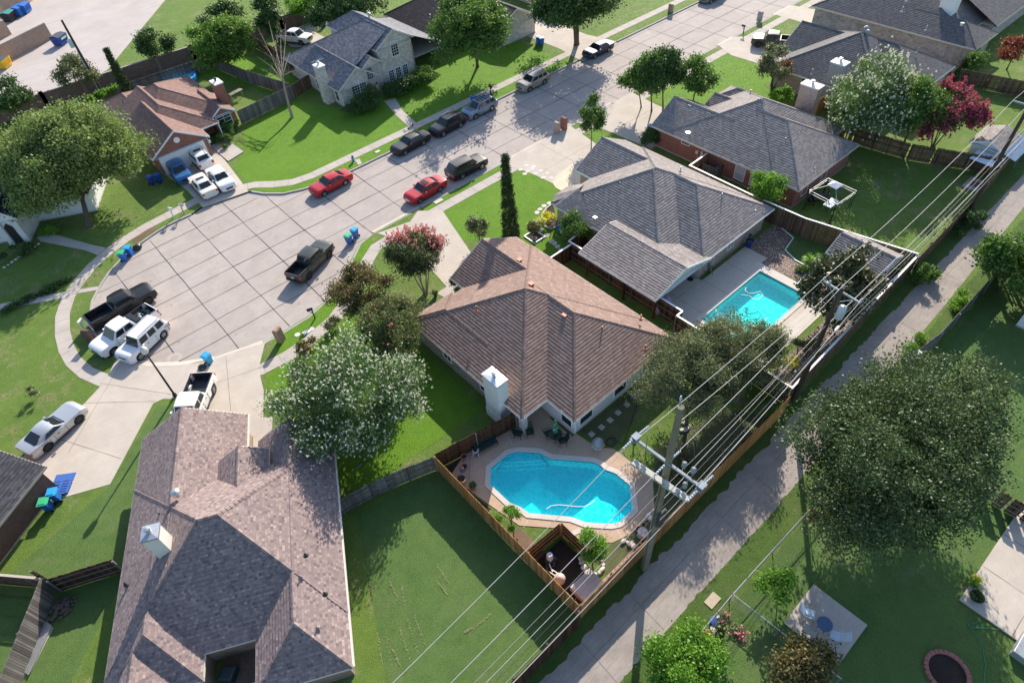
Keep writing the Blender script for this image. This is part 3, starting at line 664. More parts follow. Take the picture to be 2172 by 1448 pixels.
    # ridge and hip caps
    def cap(p, q):
        p = Vector(T(*p)); q = Vector(T(*q)); d = (q-p); L = d.length
        if L < .1: return
        d /= L; u = d.cross(Vector((0, 0, 1))).normalized(); v = u.cross(d); n = max(1, int(L/.28))
        for j in range(n):
            a = p+d*L*j/n; b = p+d*(L*(j+1)/n+.0); w = .13
            ra = rng.random(); z1, z2 = .045, .02
            A = [a-u*w+v*(z2-.05), a+v*(z2+.02), a+u*w+v*(z2-.05)]; B = [b-u*w+v*(z1-.05), b+v*(z1+.02), b+u*w+v*(z1-.05)]
            rm.face([A[0], A[1], B[1], B[0]], 0, uv=[(ra*50+j*.7, ra*9), (ra*50+j*.7+.1, ra*9), (ra*50+j*.7+.1, ra*9+.1), (ra*50+j*.7, ra*9+.1)])
            rm.face([A[1], A[2], B[2], B[1]], 0, uv=[(ra*50+j*.7, ra*9), (ra*50+j*.7+.1, ra*9), (ra*50+j*.7+.1, ra*9+.1), (ra*50+j*.7, ra*9+.1)])
            rm.face([B[0], B[1], B[2]], 0, uv=[(0, .001)]*3)
    cap((r0, bm, zr), (r1, bm, zr))
    for a, r, t in ((A0, r0, lo), (A1, r1, hi)):
        if t == 'h':
            for b in (B0, B1): cap((a, b, ze), (r, bm, zr))
    return zr
def window(parent, F, a, b, z, face, w, h, frame=None, mull=1, rows=2, pane=None, sill=True, cols=2):
    """window centred at local (a,b) height z on a wall facing 'face' (+x,-x,+y,-y)"""
    frame = frame or WHITE; pane = pane or GLASS
    ax = {'-y': ((1, 0), (0, -1)), '+y': ((-1, 0), (0, 1)), '-x': ((0, -1), (-1, 0)), '+x': ((0, 1), (1, 0))}[face]
    (ux, uy), (nx, ny) = ax
    def Q(u, n, zz): return F(a+ux*u+nx*n, b+uy*u+ny*n, z+zz)
    def bx(m, u0, u1, z0, z1, n0, n1, mi=0):
        c = [Q(u, n, q) for q in (z0, z1) for n in (n0, n1) for u in (u0, u1)]
        ids = [m.pt(p) for p in c]
        for f in ((0, 1, 3, 2), (4, 6, 7, 5), (0, 4, 5, 1), (2, 3, 7, 6), (0, 2, 6, 4), (1, 5, 7, 3)): m.idx([ids[i] for i in f], mi)
    m = MB(); t = .07
    bx(m, -w/2-t, w/2+t, h/2, h/2+t, -.02, .06); bx(m, -w/2-t, w/2+t, -h/2-t, -h/2, -.02, .075)
    bx(m, -w/2-t, -w/2, -h/2, h/2, -.02, .06); bx(m, w/2, w/2+t, -h/2, h/2, -.02, .06)
    for i in range(1, rows):
        zz = -h/2+h*i/rows; bx(m, -w/2, w/2, zz-.018, zz+.018, .0, .035)
    for i in range(1, cols):
        uu = -w/2+w*i/cols; bx(m, uu-.016, uu+.016, -h/2, h/2, .0, .036)
    fo = m.build('window', frame, parent)
    m = MB(); m.face([Q(-w/2, .012, -h/2), Q(w/2, .012, -h/2), Q(w/2, .012, h/2), Q(-w/2, .012, h/2)])
    g = m.build('pane', pane, None); off = parent.location; 
    for v in g.data.vertices: v.co -= off
    g.parent = fo
    return fo
def house(name, label, cat, F, prims, roofm, wallm, trimm=None, walls=None, inset=.45, group=None, gable_m=None, extra=None, cat2='house'):
    trimm = trimm or WHITE
    c = F((prims[0][0]+prims[0][1])/2, (prims[0][2]+prims[0][3])/2)
    t = thing(name, label, cat, (c[0], c[1], 0), 0, group)
    rm, tm, gm, wm = MB(), MB(), [], MB()
    for k, p in enumerate(prims): roof_prim(rm, tm, gm, F, p, k)
    if walls is None:
        walls = []
        for p in prims:
            x0, x1, y0, y1, ze, s, ax, lo, hi = p
            if ze > 3.2 and len(prims) > 1 and ze < 4: continue
            gi = lambda tt: .3 if tt == 'g' else inset
            if ax == 'x': walls.append((x0+gi(lo), x1-gi(hi), y0+inset, y1-inset, ze-.12))
            else: walls.append((x0+inset, x1-inset, y0+gi(lo), y1-gi(hi), ze-.12))
    for k, (x0, x1, y0, y1, zt) in enumerate(walls):
        e = .007*k; x0 += e; x1 -= e; y0 += e; y1 -= e; q = [(x0, y0), (x1, y0), (x1, y1), (x0, y1)]
        for i in range(4):
            a, b = q[i], q[(i+1) % 4]; f = [F(*a, 0), F(*b, 0), F(*b, zt), F(*a, zt)]; wm.face(f, 0, uv=wall_uv(f))
            # slab edge
        q2 = [(x0-.03, y0-.03), (x1+.03, y0-.03), (x1+.03, y1+.03), (x0-.03, y1+.03)]
        for i in range(4):
            a, b = q2[i], q2[(i+1) % 4]; f = [F(*a, 0), F(*b, 0), F(*b, .14), F(*a, .14)]; wm.face(f, 1, uv=wall_uv(f))
    rm.build('roof', roofm, t); tm.build('trim', trimm, t); wm.build('wall', [wallm, CURB], t)
    for g_ in gm: g_.build('gable', gable_m or wallm, t)
    if extra: extra(t, F)
    return t
def chimney(t, x0, x1, y0, y1, z0, z1, m, F=ID, cap=None, flue='round', rim=True):
    c = MB(); q = [(x0, y0), (x1, y0), (x1, y1), (x0, y1)]
    for i in range(4):
        a, b = q[i], q[(i+1) % 4]; f = [F(*a, z0), F(*b, z0), F(*b, z1), F(*a, z1)]; c.face(f, 0, uv=wall_uv(f))
    ch = c.build('chimney', m, t)
    c = MB(); k = .05; mx, my = (x0+x1)/2, (y0+y1)/2
    q = [(x0-k, y0-k), (x1+k, y0-k), (x1+k, y1+k), (x0-k, y1+k)]
    for i in range(4):
        a, b = q[i], q[(i+1) % 4]; c.face([F(*a, z1-.1), F(*b, z1-.1), F(*b, z1+.03), F(*a, z1+.03)]); c.face([F(*a, z1+.03), F(*b, z1+.03), F(mx, my, z1+.12)])
    co = c.build('chimney_cap', cap or METAL, None)
    c = MB(); p = F(mx, my); c.lathe([(.13, z1), (.13, z1+.32), (.19, z1+.34), (.19, z1+.46), (.02, z1+.5)], (p[0], p[1], 0), 14)
    fo = c.build('flue', METAL if flue == 'round' else BLACK, None, smooth=False)
    for o in (co, fo):
        for v in o.data.vertices: v.co -= t.location
        o.parent = ch
    return ch
def roofvent(t, p, kind='pipe', m=None, h=.35, F=None):
    "p = (px,py,z): photo point on the roof surface at height z"
    b = P(*p); c = MB()
    if kind == 'pipe': c.tube([b+Vector((0, 0, -.1)), b+Vector((0, 0, h))], .05, 8); c.lathe([(.16, 0), (.07, .1)], b, 10); name = 'vent_pipe'
    elif kind == 'hood':
        c.box(b.x-.14, b.x+.14, b.y-.14, b.y+.14, b.z-.15, b.z+.14); c.box(b.x-.19, b.x+.19, b.y-.19, b.y+.19, b.z+.14, b.z+.19); name = 'vent_hood'
    else: c.lathe([(.12, -.1), (.12, .3), (.26, .34), (.26, .42), (.1, .55)], b, 14); name = 'turbine_vent'
    o = c.build(name, m or GREYM, t); return o
s = .53
# ---- brown roof, centre ----
VH = plain('vent_hood_grey', (.24, .23, .23), .6)
def ex_brown(t, F):
    chimney(t, 15.6, 16.5, 21.9, 23.5, 0, 4.6, OFFWHITE, flue='round', cap=plain('white_metal_cap', (.7, .72, .74), .3, .4))
    b = MB(); b.box(15.55, 16.45, 21.85, 23.55, 0, .9); b.build('chimney_base', OFFWHITE, t)
    for a, y in ((16.45, 20.45),):
        m = MB(); f = [(a-.22, y-.22), (a+.22, y-.22), (a+.22, y+.22), (a-.22, y+.22)]
        for i in range(4): q = [(*f[i], 0), (*f[(i+1) % 4], 0), (*f[(i+1) % 4], 2.3), (*f[i], 2.3)]; m.face(q, 0, uv=wall_uv(q))
        m.build('porch_column', STONE_W, t)
    m = MB(); m.box(16.2, 18.9, 20.2, 20.4, 2.1, 2.27); m.box(16.2, 16.4, 20.2, 23, 2.09, 2.265); m.build('porch_beam', WHITE, t)
    for a, b, f, w in ((18.81, 18.45, '-x', .95), (20., 17.73, '-y', 1.25), (23.6, 17.73, '-y', 1.25), (26.8, 17.73, '-y', 1.3)): window(t, F, a, b, 1.3, f, w, 1.25, pane=SCREEN, rows=1, cols=1)
    window(t, F, 16.44, 24.7, 1.4, '-x', .9, 1.3, pane=SCREEN); window(t, F, 16.44, 29.2, 1.4, '-x', .9, 1.3, pane=SCREEN)
    m = MB(); m.box(18.79, 18.84, 19.3, 20.2, .05, 2.05); m.build('door', OFFWHITE, t)
    m = MB(); m.box(22.3, 28.1, 34.68, 34.72, .05, 2.1)
    for i in range(1, 4): m.box(22.3, 28.1, 34.72, 34.73, .05+i*.51, .07+i*.51)
    m.build('garage_door', WHITE, t)
    cop = plain('copper_red_vent', (.42, .13, .07), .5, .2)
    for p in ((1096, 636, 4.6, 'hood'), (1131, 625, 5.0, 'hood'), (1198, 670, 4.9, 'hood'), (1102, 553, 4.2, 'hood'), (1127, 604, 5.5, 'hood')): roofvent(t, p[:3], p[3], cop)
    for p in ((1127, 650, 4.3), (1277, 703, 4.), (1368, 742, 3.2), (1011, 660, 4.6), (1359, 678, 3.4)): roofvent(t, p, 'pipe', cop, .55)
    m = MB(); m.tube([(18.9, 17.72, .1), (18.9, 17.72, 2.2)], .045, 6); m.tube([(28.2, 17.68, .1), (28.2, 17.68, 2.2)], .045, 6); m.build('downspout', WHITE, t)
VH = plain('vent_hood_grey', (.24, .23, .23), .6)
STONE_W = brick_mat('pale_column_stone', (.42, .36, .34), (.56, .5, .46), (.3, .27, .25), w=.3, h=.2)
B_BROWNST = brick_mat('speckled_tan_brick', (.2, .13, .11), (.34, .25, .21), (.4, .34, .3), patch=(.42, .36, .32))
house('house', 'sprawling house with brown hip roof, red vents and white chimney between the two pools', 'house', ID,
      [(16., 29.24, 20., 33.24, 2.4, s, 'x', 'h', 'h'), (18.38, 29.24, 17.31, 27, 2.4, s, 'y', 'h', 'n'), (21.45, 29.1, 28.5, 35.02, 2.4, s, 'y', 'n', 'g'), (16., 20.5, 26., 33.5, 2.4, s, 'y', 'n', 'h')],
      S_BROWN, B_BROWNST, WHITE, walls=[(16.45, 28.8, 23.4, 32.8, 2.28), (18.82, 28.8, 17.75, 30, 2.28), (21.9, 28.7, 28, 34.7, 2.28), (16.45, 20.05, 28, 33.05, 2.28)], extra=ex_brown)
# white siding over the two walls facing the pool
hb = [o for o in scene.objects if o.type == 'EMPTY'][-1]
m = MB()
for q in ([(18.8, 17.73, .02), (28.82, 17.73, .02), (28.82, 17.73, 2.28), (18.8, 17.73, 2.28)], [(18.8, 23.2, .02), (18.8, 17.73, .02), (18.8, 17.73, 2.28), (18.8, 23.2, 2.28)], [(16.43, 23.38, .02), (18.8, 23.38, .02), (18.8, 23.38, 2.28), (16.43, 23.38, 2.28)]): m.face(q)
m.build('siding', OFFWHITE, hb)
# ---- grey roof with pool, centre right ----
def ex_grey(t, F):
    # octagonal bay roof
    ap = (37.0, 34.85, 3.72); base = [(34.7, 31.), (34.7, 35.8), (35.8, 37.15), (38.1, 37.15), (39.35, 36.3)]
    m = MB(); tr = MB(); w = MB()
    for a, b in zip(base, base[1:]):
        L = math.dist(a, b); h = 2.4
        m.face([(*a, 2.41), (*b, 2.41), ap], 0, uv=[(0, 0), (L, 0), (L/2, h)])
        tr.face([(*a, 2.24), (*b, 2.24), (*b, 2.43), (*a, 2.43)])
    ib = [(35.1, 31), (35.1, 35.6), (36., 36.75), (38., 36.75), (39.1, 36.)]
    for a, b in zip(ib, ib[1:]): q = [(*a, 0), (*b, 0), (*b, 2.3), (*a, 2.3)]; w.face(q, 0, uv=wall_uv(q))
    m.build('roof_bay', S_GREY, t); tr.build('trim', WHITE, t); w.build('wall', B_PINK, t)
    for p in ((31.7, 21.25), (31.7, 24.5), (31.7, 28.8)):
        m = MB(); m.box(p[0]-.08, p[0]+.08, p[1]-.08, p[1]+.08, 0, 2.25); m.build('porch_post', F_DARKW, t)
    for p in ((1371, 368, 4.6), (1390, 358, 5.2), (1484, 397, 4.6)): roofvent(t, p, 'hood', VH)
    for p in ((1315, 396, 4.2), (1530, 420, 4.), (1600, 455, 3.2), (1443, 364, 4.8)): roofvent(t, p, 'pipe', GREYM, .5)
    roofvent(t, (1262, 464, 3.), 'hood', GREYM)
    window(t, F, 42.6, 21.62, 1.4, '-y', .9, 1.2, pane=SCREEN); window(t, F, 39.6, 21.62, 1.25, '-y', 1.0, 1.5, rows=2, cols=1)
    window(t, F, 38.14, 23.6, 1.3, '-x', .9, 1.3); window(t, F, 35.34, 33, 1.3, '-x', .9, 1.3)
    m = MB(); m.box(41.1, 46.9, 38.37, 38.42, .05, 2.1); m.build('garage_door', WHITE, t)
    m = MB(); m.box(37.62, 48.12, 21.05, 21.15, 2.26, 2.4); m.build('gutter', WHITE, t)
F_DARKW = F_DARK
house('house', 'house with weathered grey roof and covered patio wing beside the rectangular pool', 'house', ID,
      [(34.85, 48.1, 23.5, 36.5, 2.4, s, 'x', 'h', 'h'), (37.7, 48.1, 21.1, 30, 2.4, s, 'y', 'h', 'n'), (40.35, 47.95, 31, 38.7, 2.4, s, 'y', 'n', 'g'), (31.4, 38.75, 21., 29.55, 2.4, .31, 'y', 'g', 'g')],
      S_GREY, B_PINK, WHITE, walls=[(35.3, 47.7, 23.9, 36.1, 2.28), (38.15, 47.7, 21.6, 30, 2.28), (40.8, 47.6, 31, 38.4, 2.28)], gable_m=CREAM, extra=ex_grey)
hb = [o for o in scene.objects if o.type == 'EMPTY'][-1]
m = MB(); m.face([(38.13, 21.62, .02), (47.72, 21.62, .02), (47.72, 21.62, 2.28), (38.13, 21.62, 2.28)]); m.face([(38.13, 29, .02), (38.13, 21.62, .02), (38.13, 21.62, 2.28), (38.13, 29, 2.28)]); m.build('siding', OFFWHITE, hb)
# ---- red brick house ----
def ex_brick(t, F):
    for a in (54.3, 57.8): window(t, F, a, 21.5, 1.25, '-y', .9, 1.3)
    for b in (27.5, 25.7): window(t, F, 52.44, b, 1.3, '-x', 1.05, 1.6, rows=2, cols=1, pane=plain('window_blind', (.42, .44, .46), .5))
    window(t, F, 52.44, 34.3, 1.9, '-x', .9, .35, rows=1, cols=3)
    m = MB(); m.box(52.36, 52.45, 32.6, 32.9, 1.2, 1.6); m.box(52.34, 52.45, 32., 32.25, 1.1, 1.75); m.box(52.36, 52.45, 32.35, 32.6, .7, 1.); m.build('meter_box', CREAM, t)
    m = MB(); m.tube([(52.4, 32.12, .1), (52.4, 32.12, 1.2)], .03, 6); m.build('conduit', METAL, t)
    for p in ((1464, 226, 4.), (1505, 242, 4.), (1610, 222, 5.2), (1636, 247, 4.8)): roofvent(t, p, 'hood', VH)
    for p in ((1606, 218, 5.4), (1647, 228, 4.6), (1664, 302, 4.), (1725, 365, 3.), (1591, 200, 4.2)): roofvent(t, p, 'pipe', GREYM, .5)
    # chimney on the far side
    chimney(t, 65.0, 66.1, 27.6, 29.6, 0, 5.2, B_PINK, cap=WHITE)
    b = P(1457, 297, 2.6); m = MB(); m.tube([b, b+Vector((0, 0, .5))], .02, 6); m.tube([b+Vector((0, 0, .4)), b+Vector((-.5, .5, .75))], .02, 6); m.tube([b+Vector((0, 0, .4)), b+Vector((.35, .3, .75))], .018, 6)
    m.lathe([(.02, .5), (.2, .56), (.26, .62)], b+Vector((.3, .2, .05)), 12); m.build('satellite_dish', METAL, t)
    m = MB(); m.box(53., 58.6, 38.35, 38.4, .05, 2.1); m.build('garage_door', WHITE, t)
house('brick_house', 'red brick house under a grey-brown roof with the satellite dish over its side wall', 'house', ID,
      [(52., 65.1, 23.7, 36.6, 2.4, s, 'x', 'h', 'h'), (52., 62.9, 21., 30, 2.4, s, 'y', 'h', 'n'), (52., 59.3, 31, 38.7, 2.4, s, 'y', 'n', 'g'), (58.8, 62.6, 32, 37., 2.4, s, 'y', 'n', 'g'), (61.4, 65.1, 30, 37.6, 2.4, s, 'y', 'n', 'h')],
      S_GREY, B_RED, CREAM, extra=ex_brick)
# ---- slate roof house further right ----
def ex_slate(t, F):
    chimney(t, 72.1, 73.3, 28.6, 30.2, 0, 4.9, plain('grey_siding', (.36, .37, .38), .6), cap=WHITE)
    roofvent(t, (1835, 66, 5.8), 'turbine', GREYM); roofvent(t, (1838, 74, 5.6), 'turbine', GREYM)
    for p in ((1806, 86, 4.8), (1819, 100, 4.4), (1944, 112, 4.4), (1721, 158, 3.), (1997, 150, 3.)): roofvent(t, p, 'pipe', GREYM, .6)
    window(t, F, 72.44, 32.5, 1.4, '-x', 1., 1.3); window(t, F, 84.94, 25, 1.3, '+x', 1, 1.3)
    m = MB(); m.box(77.8, 83.9, 38.6, 38.65, .05, 2.1); m.build('garage_door', WHITE, t)
house('house', 'pink-brick house with slate grey roof and grey chimney box behind the white-flowered tree', 'house', ID,
      [(72., 85.4, 24., 37.2, 2.4, s, 'x', 'h', 'h'), (75., 85.4, 21.5, 30, 2.4, s, 'y', 'h', 'n'), (76.9, 84.8, 31, 38.9, 2.4, s, 'y', 'n', 'g')], S_GREY2, B_PINK, WHITE, extra=ex_slate)
def ex_top(t, F):
    chimney(t, 94.9, 96.6, 26.9, 28.6, 3, 7., WHITE)
    for p in ((1912, 25, 4.4), (1922, 3, 5), (1992, 10, 4.2), (1963, 65, 3.2)): roofvent(t, p, 'pipe', METAL, .6)
    roofvent(t, (2040, 52, 4.5), 'hood', METAL)
    m = MB(); m.box(91.36, 91.42, 26.4, 28.2, .6, 2.0); m.build('vent_panel', plain('olive_panel', (.12, .13, .11)), t)
    window(t, F, 93.5, 22.0, 1.2, '-y', 1.2, 1.5, cols=2)
house('stone_house', 'large grey-roofed house with long mottled stone side wall in the top corner', 'house', ID,
      [(90.9, 105., 24.3, 43., 2.4, .5, 'y', 'h', 'h'), (90.92, 97.2, 21.6, 31, 2.4, .5, 'y', 'h', 'n'), (99, 116, 22.5, 34, 2.4, .5, 'x', 'n', 'h')], S_GREY2, B_STONE, CREAM, extra=ex_top)
house('house', 'brown-roofed brick house just showing in the top right corner', 'house', ID, [(118, 132, 20, 34, 2.4, .5, 'x', 'h', 'h')], S_RED, B_RED, WHITE)
# ---- near house, rotated -27 degrees ----
FN = Frame(R(-27)); sn = .64
def ex_near(t, F):
    chimney(t, -17.42, -16.56, 20.46, 21.33, 3., 6.7, plain('pale_siding', (.66, .64, .58), .6, var=.04), F, cap=METAL)
    for p in ((377, 1050, 4.8), ): roofvent(t, p, 'turbine', METAL)
    for p in ((341, 1093, 4.), (649, 1178, 4.4), (690, 1260, 4.2), (268, 1240, 3.), (770, 962, 3.5), (763, 985, 3.5)): roofvent(t, p, 'pipe', BLACK, .3)
    m = MB(); q = [F(-20.2, 26, 0), F(-20.2, 12, 0)]
    for i in range(3): window(t, F, -8.12, 16+4*i, 1.3, '+x', 1., 1.2, pane=SCREEN)
    # gutter of garage, white with brackets
    m = MB(); a = F(-13.36, 27.4, 2.36); b = F(-13.36, 31.3, 2.36); m.bar(a, b, .1, .1); a = F(-7.6, 12.4, 2.36); b = F(-7.6, 28.6, 2.36); m.bar(a, b, .1, .1); m.build('gutter', CREAM, t)
    m = MB(); q = [F(-19.6, 31.03, .05), F(-14.4, 31.03, .05), F(-14.4, 31.03, 2.1), F(-19.6, 31.03, 2.1)]; m.face(q); m.build('garage_door', WHITE, t)
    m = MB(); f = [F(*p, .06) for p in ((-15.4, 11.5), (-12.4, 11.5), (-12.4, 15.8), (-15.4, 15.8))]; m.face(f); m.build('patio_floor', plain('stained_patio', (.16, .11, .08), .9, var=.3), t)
house('house', 'nearest house, with mixed brown and tan shingles and a pale boxy chimney', 'house', FN,
      [(-20.66, -7.66, 15.3, 27.2, 2.4, sn, 'x', 'h', 'h'), (-20.66, -13.43, 20, 31.35, 2.4, sn, 'y', 'n', 'g'), (-12.72, -7.66, 12.35, 24, 2.4, sn, 'y', 'h', 'n'), (-20.66, -15.45, 13.9, 23, 2.4, sn, 'y', 'h', 'n'),
       (-20.66, -16.7, 9., 18, 2.4, sn, 'y', 'h', 'n'), (-14.85, -11.6, 22, 27.15, 3.42, sn, 'y', 'n', 'g'), (-12.72, -7.66, 20, 28.75, 2.4, sn, 'y', 'n', 'g')],
      S_MULTI, B_TAN, CREAM, walls=[(-20.2, -8.1, 15.8, 26.7, 2.28), (-20.2, -13.9, 21, 31.05, 2.28), (-12.3, -8.1, 12.8, 22, 2.28), (-20.2, -15.9, 14.35, 22, 2.28), (-20.2, -17.1, 9.4, 18, 2.28), (-12.3, -8.1, 22, 28.4, 2.28)], extra=ex_near)
# ---- red-brown roof house, upper left ----
def ex_red(t, F):
    m = MB(); m.box(10.95, 16.2, 74.33, 74.38, .05, 2.1)
    for i in range(1, 4): m.box(10.95, 16.2, 74.32, 74.335, .05+i*.51, .07+i*.51)
    m.build('garage_door', WHITE, t)
    m = MB(); m.tube([(13.6, 74.36, 3.25), (13.6, 74.32, 3.25)], .33, 20); m.build('round_vent', WHITE, t)
    chimney(t, 21.3, 22.3, 79.7, 81.3, 0, 5., B_RED, cap=WHITE, flue='sq')
    window(t, F, 20.3, 77.98, 1.35, '-y', 1.7, 1.9, rows=4, cols=2)
    for p in ((320, 192, 4.4), (326, 195, 4.4), (262, 217, 3.6), (337, 227, 3.9), (357, 178, 3.5), (364, 193, 3.8), (422, 184, 3.1), (385, 198, 3.6)): roofvent(t, p, 'pipe', BLACK, .35)
    m = MB(); m.box(17.05, 17.2, 76.3, 76.45, 0, 2.3); m.box(19., 19.1, 76.4, 76.5, 0, 2.3); m.build('porch_column', WHITE, t)
    m = MB(); m.box(16.7, 16.95, 74.29, 74.32, 1.5, 1.9); m.build('number_plate', CREAM, t)
house('brick_house', 'red brick house with red-brown roof and white garage door behind the white cars', 'house', ID,
      [(10.95, 21.6, 79., 91.3, 2.4, .5, 'y', 'h', 'h'), (10.3, 19.2, 76.4, 88, 2.4, .51, 'y', 'h', 'n'), (10.25, 17., 74.05, 84, 2.4, .62, 'y', 'g', 'n'), (10.4, 15.7, 82, 92.6, 2.4, .5, 'y', 'n', 'h'), (18.7, 21.9, 77.65, 84, 2.4, .62, 'y', 'g', 'n')],
      S_RED, B_RED, plain('cool_white_trim', (.7, .73, .76), .5), walls=[(11.4, 21.15, 79.5, 90.8, 2.28), (10.75, 16.55, 74.37, 84, 2.28), (10.8, 18., 78.5, 88, 2.28), (10.9, 15.2, 82, 92.1, 2.28), (19.1, 21.5, 78., 84, 2.28)], extra=ex_red)
# ---- white two-storey house ----
def ex_two(t, F):
    m = MB()
    # big upper storey box
    def arch(cx_, y, z0, w, h, m, mi=0, n=12, rise=None):
        r = w/2; rise = r if rise is None else rise; pts = [(cx_-r, y, z0), (cx_+r, y, z0)]+[(cx_+r*math.cos(math.pi*i/n), y, z0+h-rise+rise*math.sin(math.pi*i/n)) for i in range(n+1)]
        m.face(pts, mi)
    a = MB(); arch(36., 72.22, .5, 2.1, 2.2, a, 0, rise=.5); 
    for i in range(1, 6): a.box(36-1.05+i*.35-.015, 36-1.05+i*.35+.015, 72.17, 72.2, .5, 2.55, 1)
    for i in range(1, 6): a.box(34.95, 37.05, 72.17, 72.2, .5+i*.33-.015, .5+i*.33+.015, 1)
    a.box(35.95, 36.05, 72.14, 72.2, .5, 2.65, 1); a.build('arched_window', [GLASS, WHITE], t)
    a = MB(); arch(38.15, 72.02, 0, 1.9, 4.1, a); a.build('entry_recess', plain('recess_stone', (.42, .38, .34), .8), t)
    a = MB(); arch(37.75, 71.99, 2.3, .75, 1.4, a, 0, rise=.5)
    for i in range(1, 3): a.box(37.38+i*.25-.012, 37.38+i*.25+.012, 71.95, 71.98, 2.3, 3.6, 1)
    for i in range(1, 4): a.box(37.38, 38.12, 71.95, 71.98, 2.3+i*.32, 2.32+i*.32, 1)
    a.build('arched_window', [GLASS, WHITE], t)
    a = MB(); a.box(37.35, 38.25, 71.96, 72.01, .1, 2.1); a.build('door', TAN, t)
    window(t, F, 42.1, 72.28, 4.55, '-y', 1., 1.7, rows=5, cols=3)
    for q in (40.9, 42., 43.1): window(t, F, q, 72.28, 1.5, '-y', .75, 1.3, rows=4, cols=3)
    for b in (73.5, 78.2): window(t, F, 33.36, b, 1.3, '-x', .8, 1.5, cols=1)
    chimney(t, 32.3, 33.3, 74.6, 75.9, 0, 4.75, B_CREAM, cap=WHITE)
    m = MB(); c = Vector((32.8, 75.2, 5.35)); m.tube([c+Vector((0, 0, -.5)), c], .02, 5); m.tube([c+Vector((-.8, .1, 0)), c+Vector((.9, -.1, 0))], .025, 5)
    for i in range(6): x = -.7+.28*i; m.tube([c+Vector((x, -.4, .02)), c+Vector((x, .4, .02))], .018, 5)
    m.build('aerial', METAL, t)
    q = MB()
    for z in range(0, 15): q.box(44.5, 44.75, 72.22, 72.3, .3*z, .3*z+.16); q.box(39.5, 39.7, 72.22, 72.3, .3*z, .3*z+.16)
    q.build('quoins', plain('quoin_stone', (.35, .31, .28), .8), t)
    roofvent(t, (783, 36, 7.4), 'turbine', METAL)
house('two_storey_house', 'white stone two-storey house with blue-grey roof, arched windows and tall chimney', 'house', ID,
      [(39.2, 44.95, 71.95, 84., 5.3, .6, 'y', 'g', 'h'), (32.9, 39.1, 71.9, 82., 2.4, .64, 'y', 'g', 'n'), (36.6, 39.7, 71.7, 78, 3.95, .68, 'y', 'g', 'n'), (32.9, 50.5, 72.6, 86.5, 2.4, .51, 'y', 'n', 'h')],
      S_BLUE, B_CREAM, plain('stone_trim', (.62, .58, .53), .6), walls=[(39.5, 44.7, 72.3, 83.5, 5.2), (33.4, 39.1, 72.25, 86, 2.28), (36.9, 39.5, 72.05, 78, 3.9)], inset=.4, extra=ex_two)
house('house', 'dark-roofed pale brick house half hidden behind the big front-yard tree', 'house', ID,
      [(50.5, 61.5, 74.6, 88., 2.4, .53, 'y', 'h', 'h'), (57, 65., 70., 80, 2.4, .5, 'y', 'g', 'n')], plain_sh := shingle_mat('dark_brown_shingles', (.055, .045, .045), (.085, .07, .066), (.12, .1, .095), line=.6), B_CREAM, WHITE)
house('house', 'pink brick house at the top edge beyond the long driveway', 'house', ID, [(71, 90, 72, 90, 2.4, .5, 'x', 'h', 'h')], S_GREY, B_PINK, WHITE, extra=lambda t, F: window(t, F, 73.5, 72.44, 1.4, '-y', .9, 1.4))
# ---- white house, left edge ----
FL = Frame(R(-28))
def loc(F, p): v = Vector(p); return (v.x*F.c+v.y*F.s, -v.x*F.s+v.y*F.c)
a, b = loc(FL, P(72, 510)); 
def ex_left(t, F):
    for q in (a-.8, a-2.0): 
        m = MB(); c = F(q+ (.35 if q > a-1 else 0), b-.1); m.box(c[0]-.2, c[0]+.2, c[1]-.2, c[1]+.2, 0, 2.6); m.build('porch_column', OFFWHITE, t)
    m = MB(); c = [F(a-1.7, b+.02, 0), F(a-.9, b+.02, 0), F(a-.9, b+.02, 2.), F(a-1.3, b+.02, 2.45), F(a-1.7, b+.02, 2.)]; m.face(c); m.build('arched_door', BLACK, t)
    for q in (a-3.6, a-4.9): window(t, F, q, b+.62, 1.25, '-y', .9, 1.5, rows=4, cols=3)
house('house', 'white house with navy roof and arched front door at the left edge', 'house', FL,
      [(a-12, a-.9, b+.3, b+12, 2.4, .62, 'x', 'h', 'g'), (a-2.6, a+.1, b-.2, b+7, 2.9, .9, 'y', 'g', 'n'), (a-.8, a+6, b+3, b+12, 2.4, .6, 'x', 'n', 'h')], S_NAVY, OFFWHITE, OFFWHITE,
      walls=[(a-11.6, a-1.2, b+.65, b+11.6, 2.28), (a-2.3, a-.2, b+.05, b+7, 2.85), (a-1, a+5.6, b+3.4, b+11.6, 2.28)], extra=ex_left)
# ---- dark roof, lower left edge ----
FD = Frame(R(36)); c1 = loc(FD, P(97, 989, 2.4))
house('brick_house', 'dark-roofed brown brick house cut by the left edge, behind two bins', 'house', FD,
      [(c1[0]-14, c1[0]+.0, c1[1], c1[1]+12, 2.4, .45, 'x', 'h', 'g')], S_DARK, B_DARK, TAN, inset=.35)
# small roof below it
# ---- far right edge building ----
c2 = P(2150, 690)
house('outbuilding', 'low white outbuilding with red trim at the right edge', 'outbuilding', ID, [(c2.x-.2, c2.x+7, -6, c2.y+.2, 2.2, .3, 'y', 'g', 'g')], S_RED, WHITE, plain('red_trim', (.3, .09, .07), .6), inset=.25)
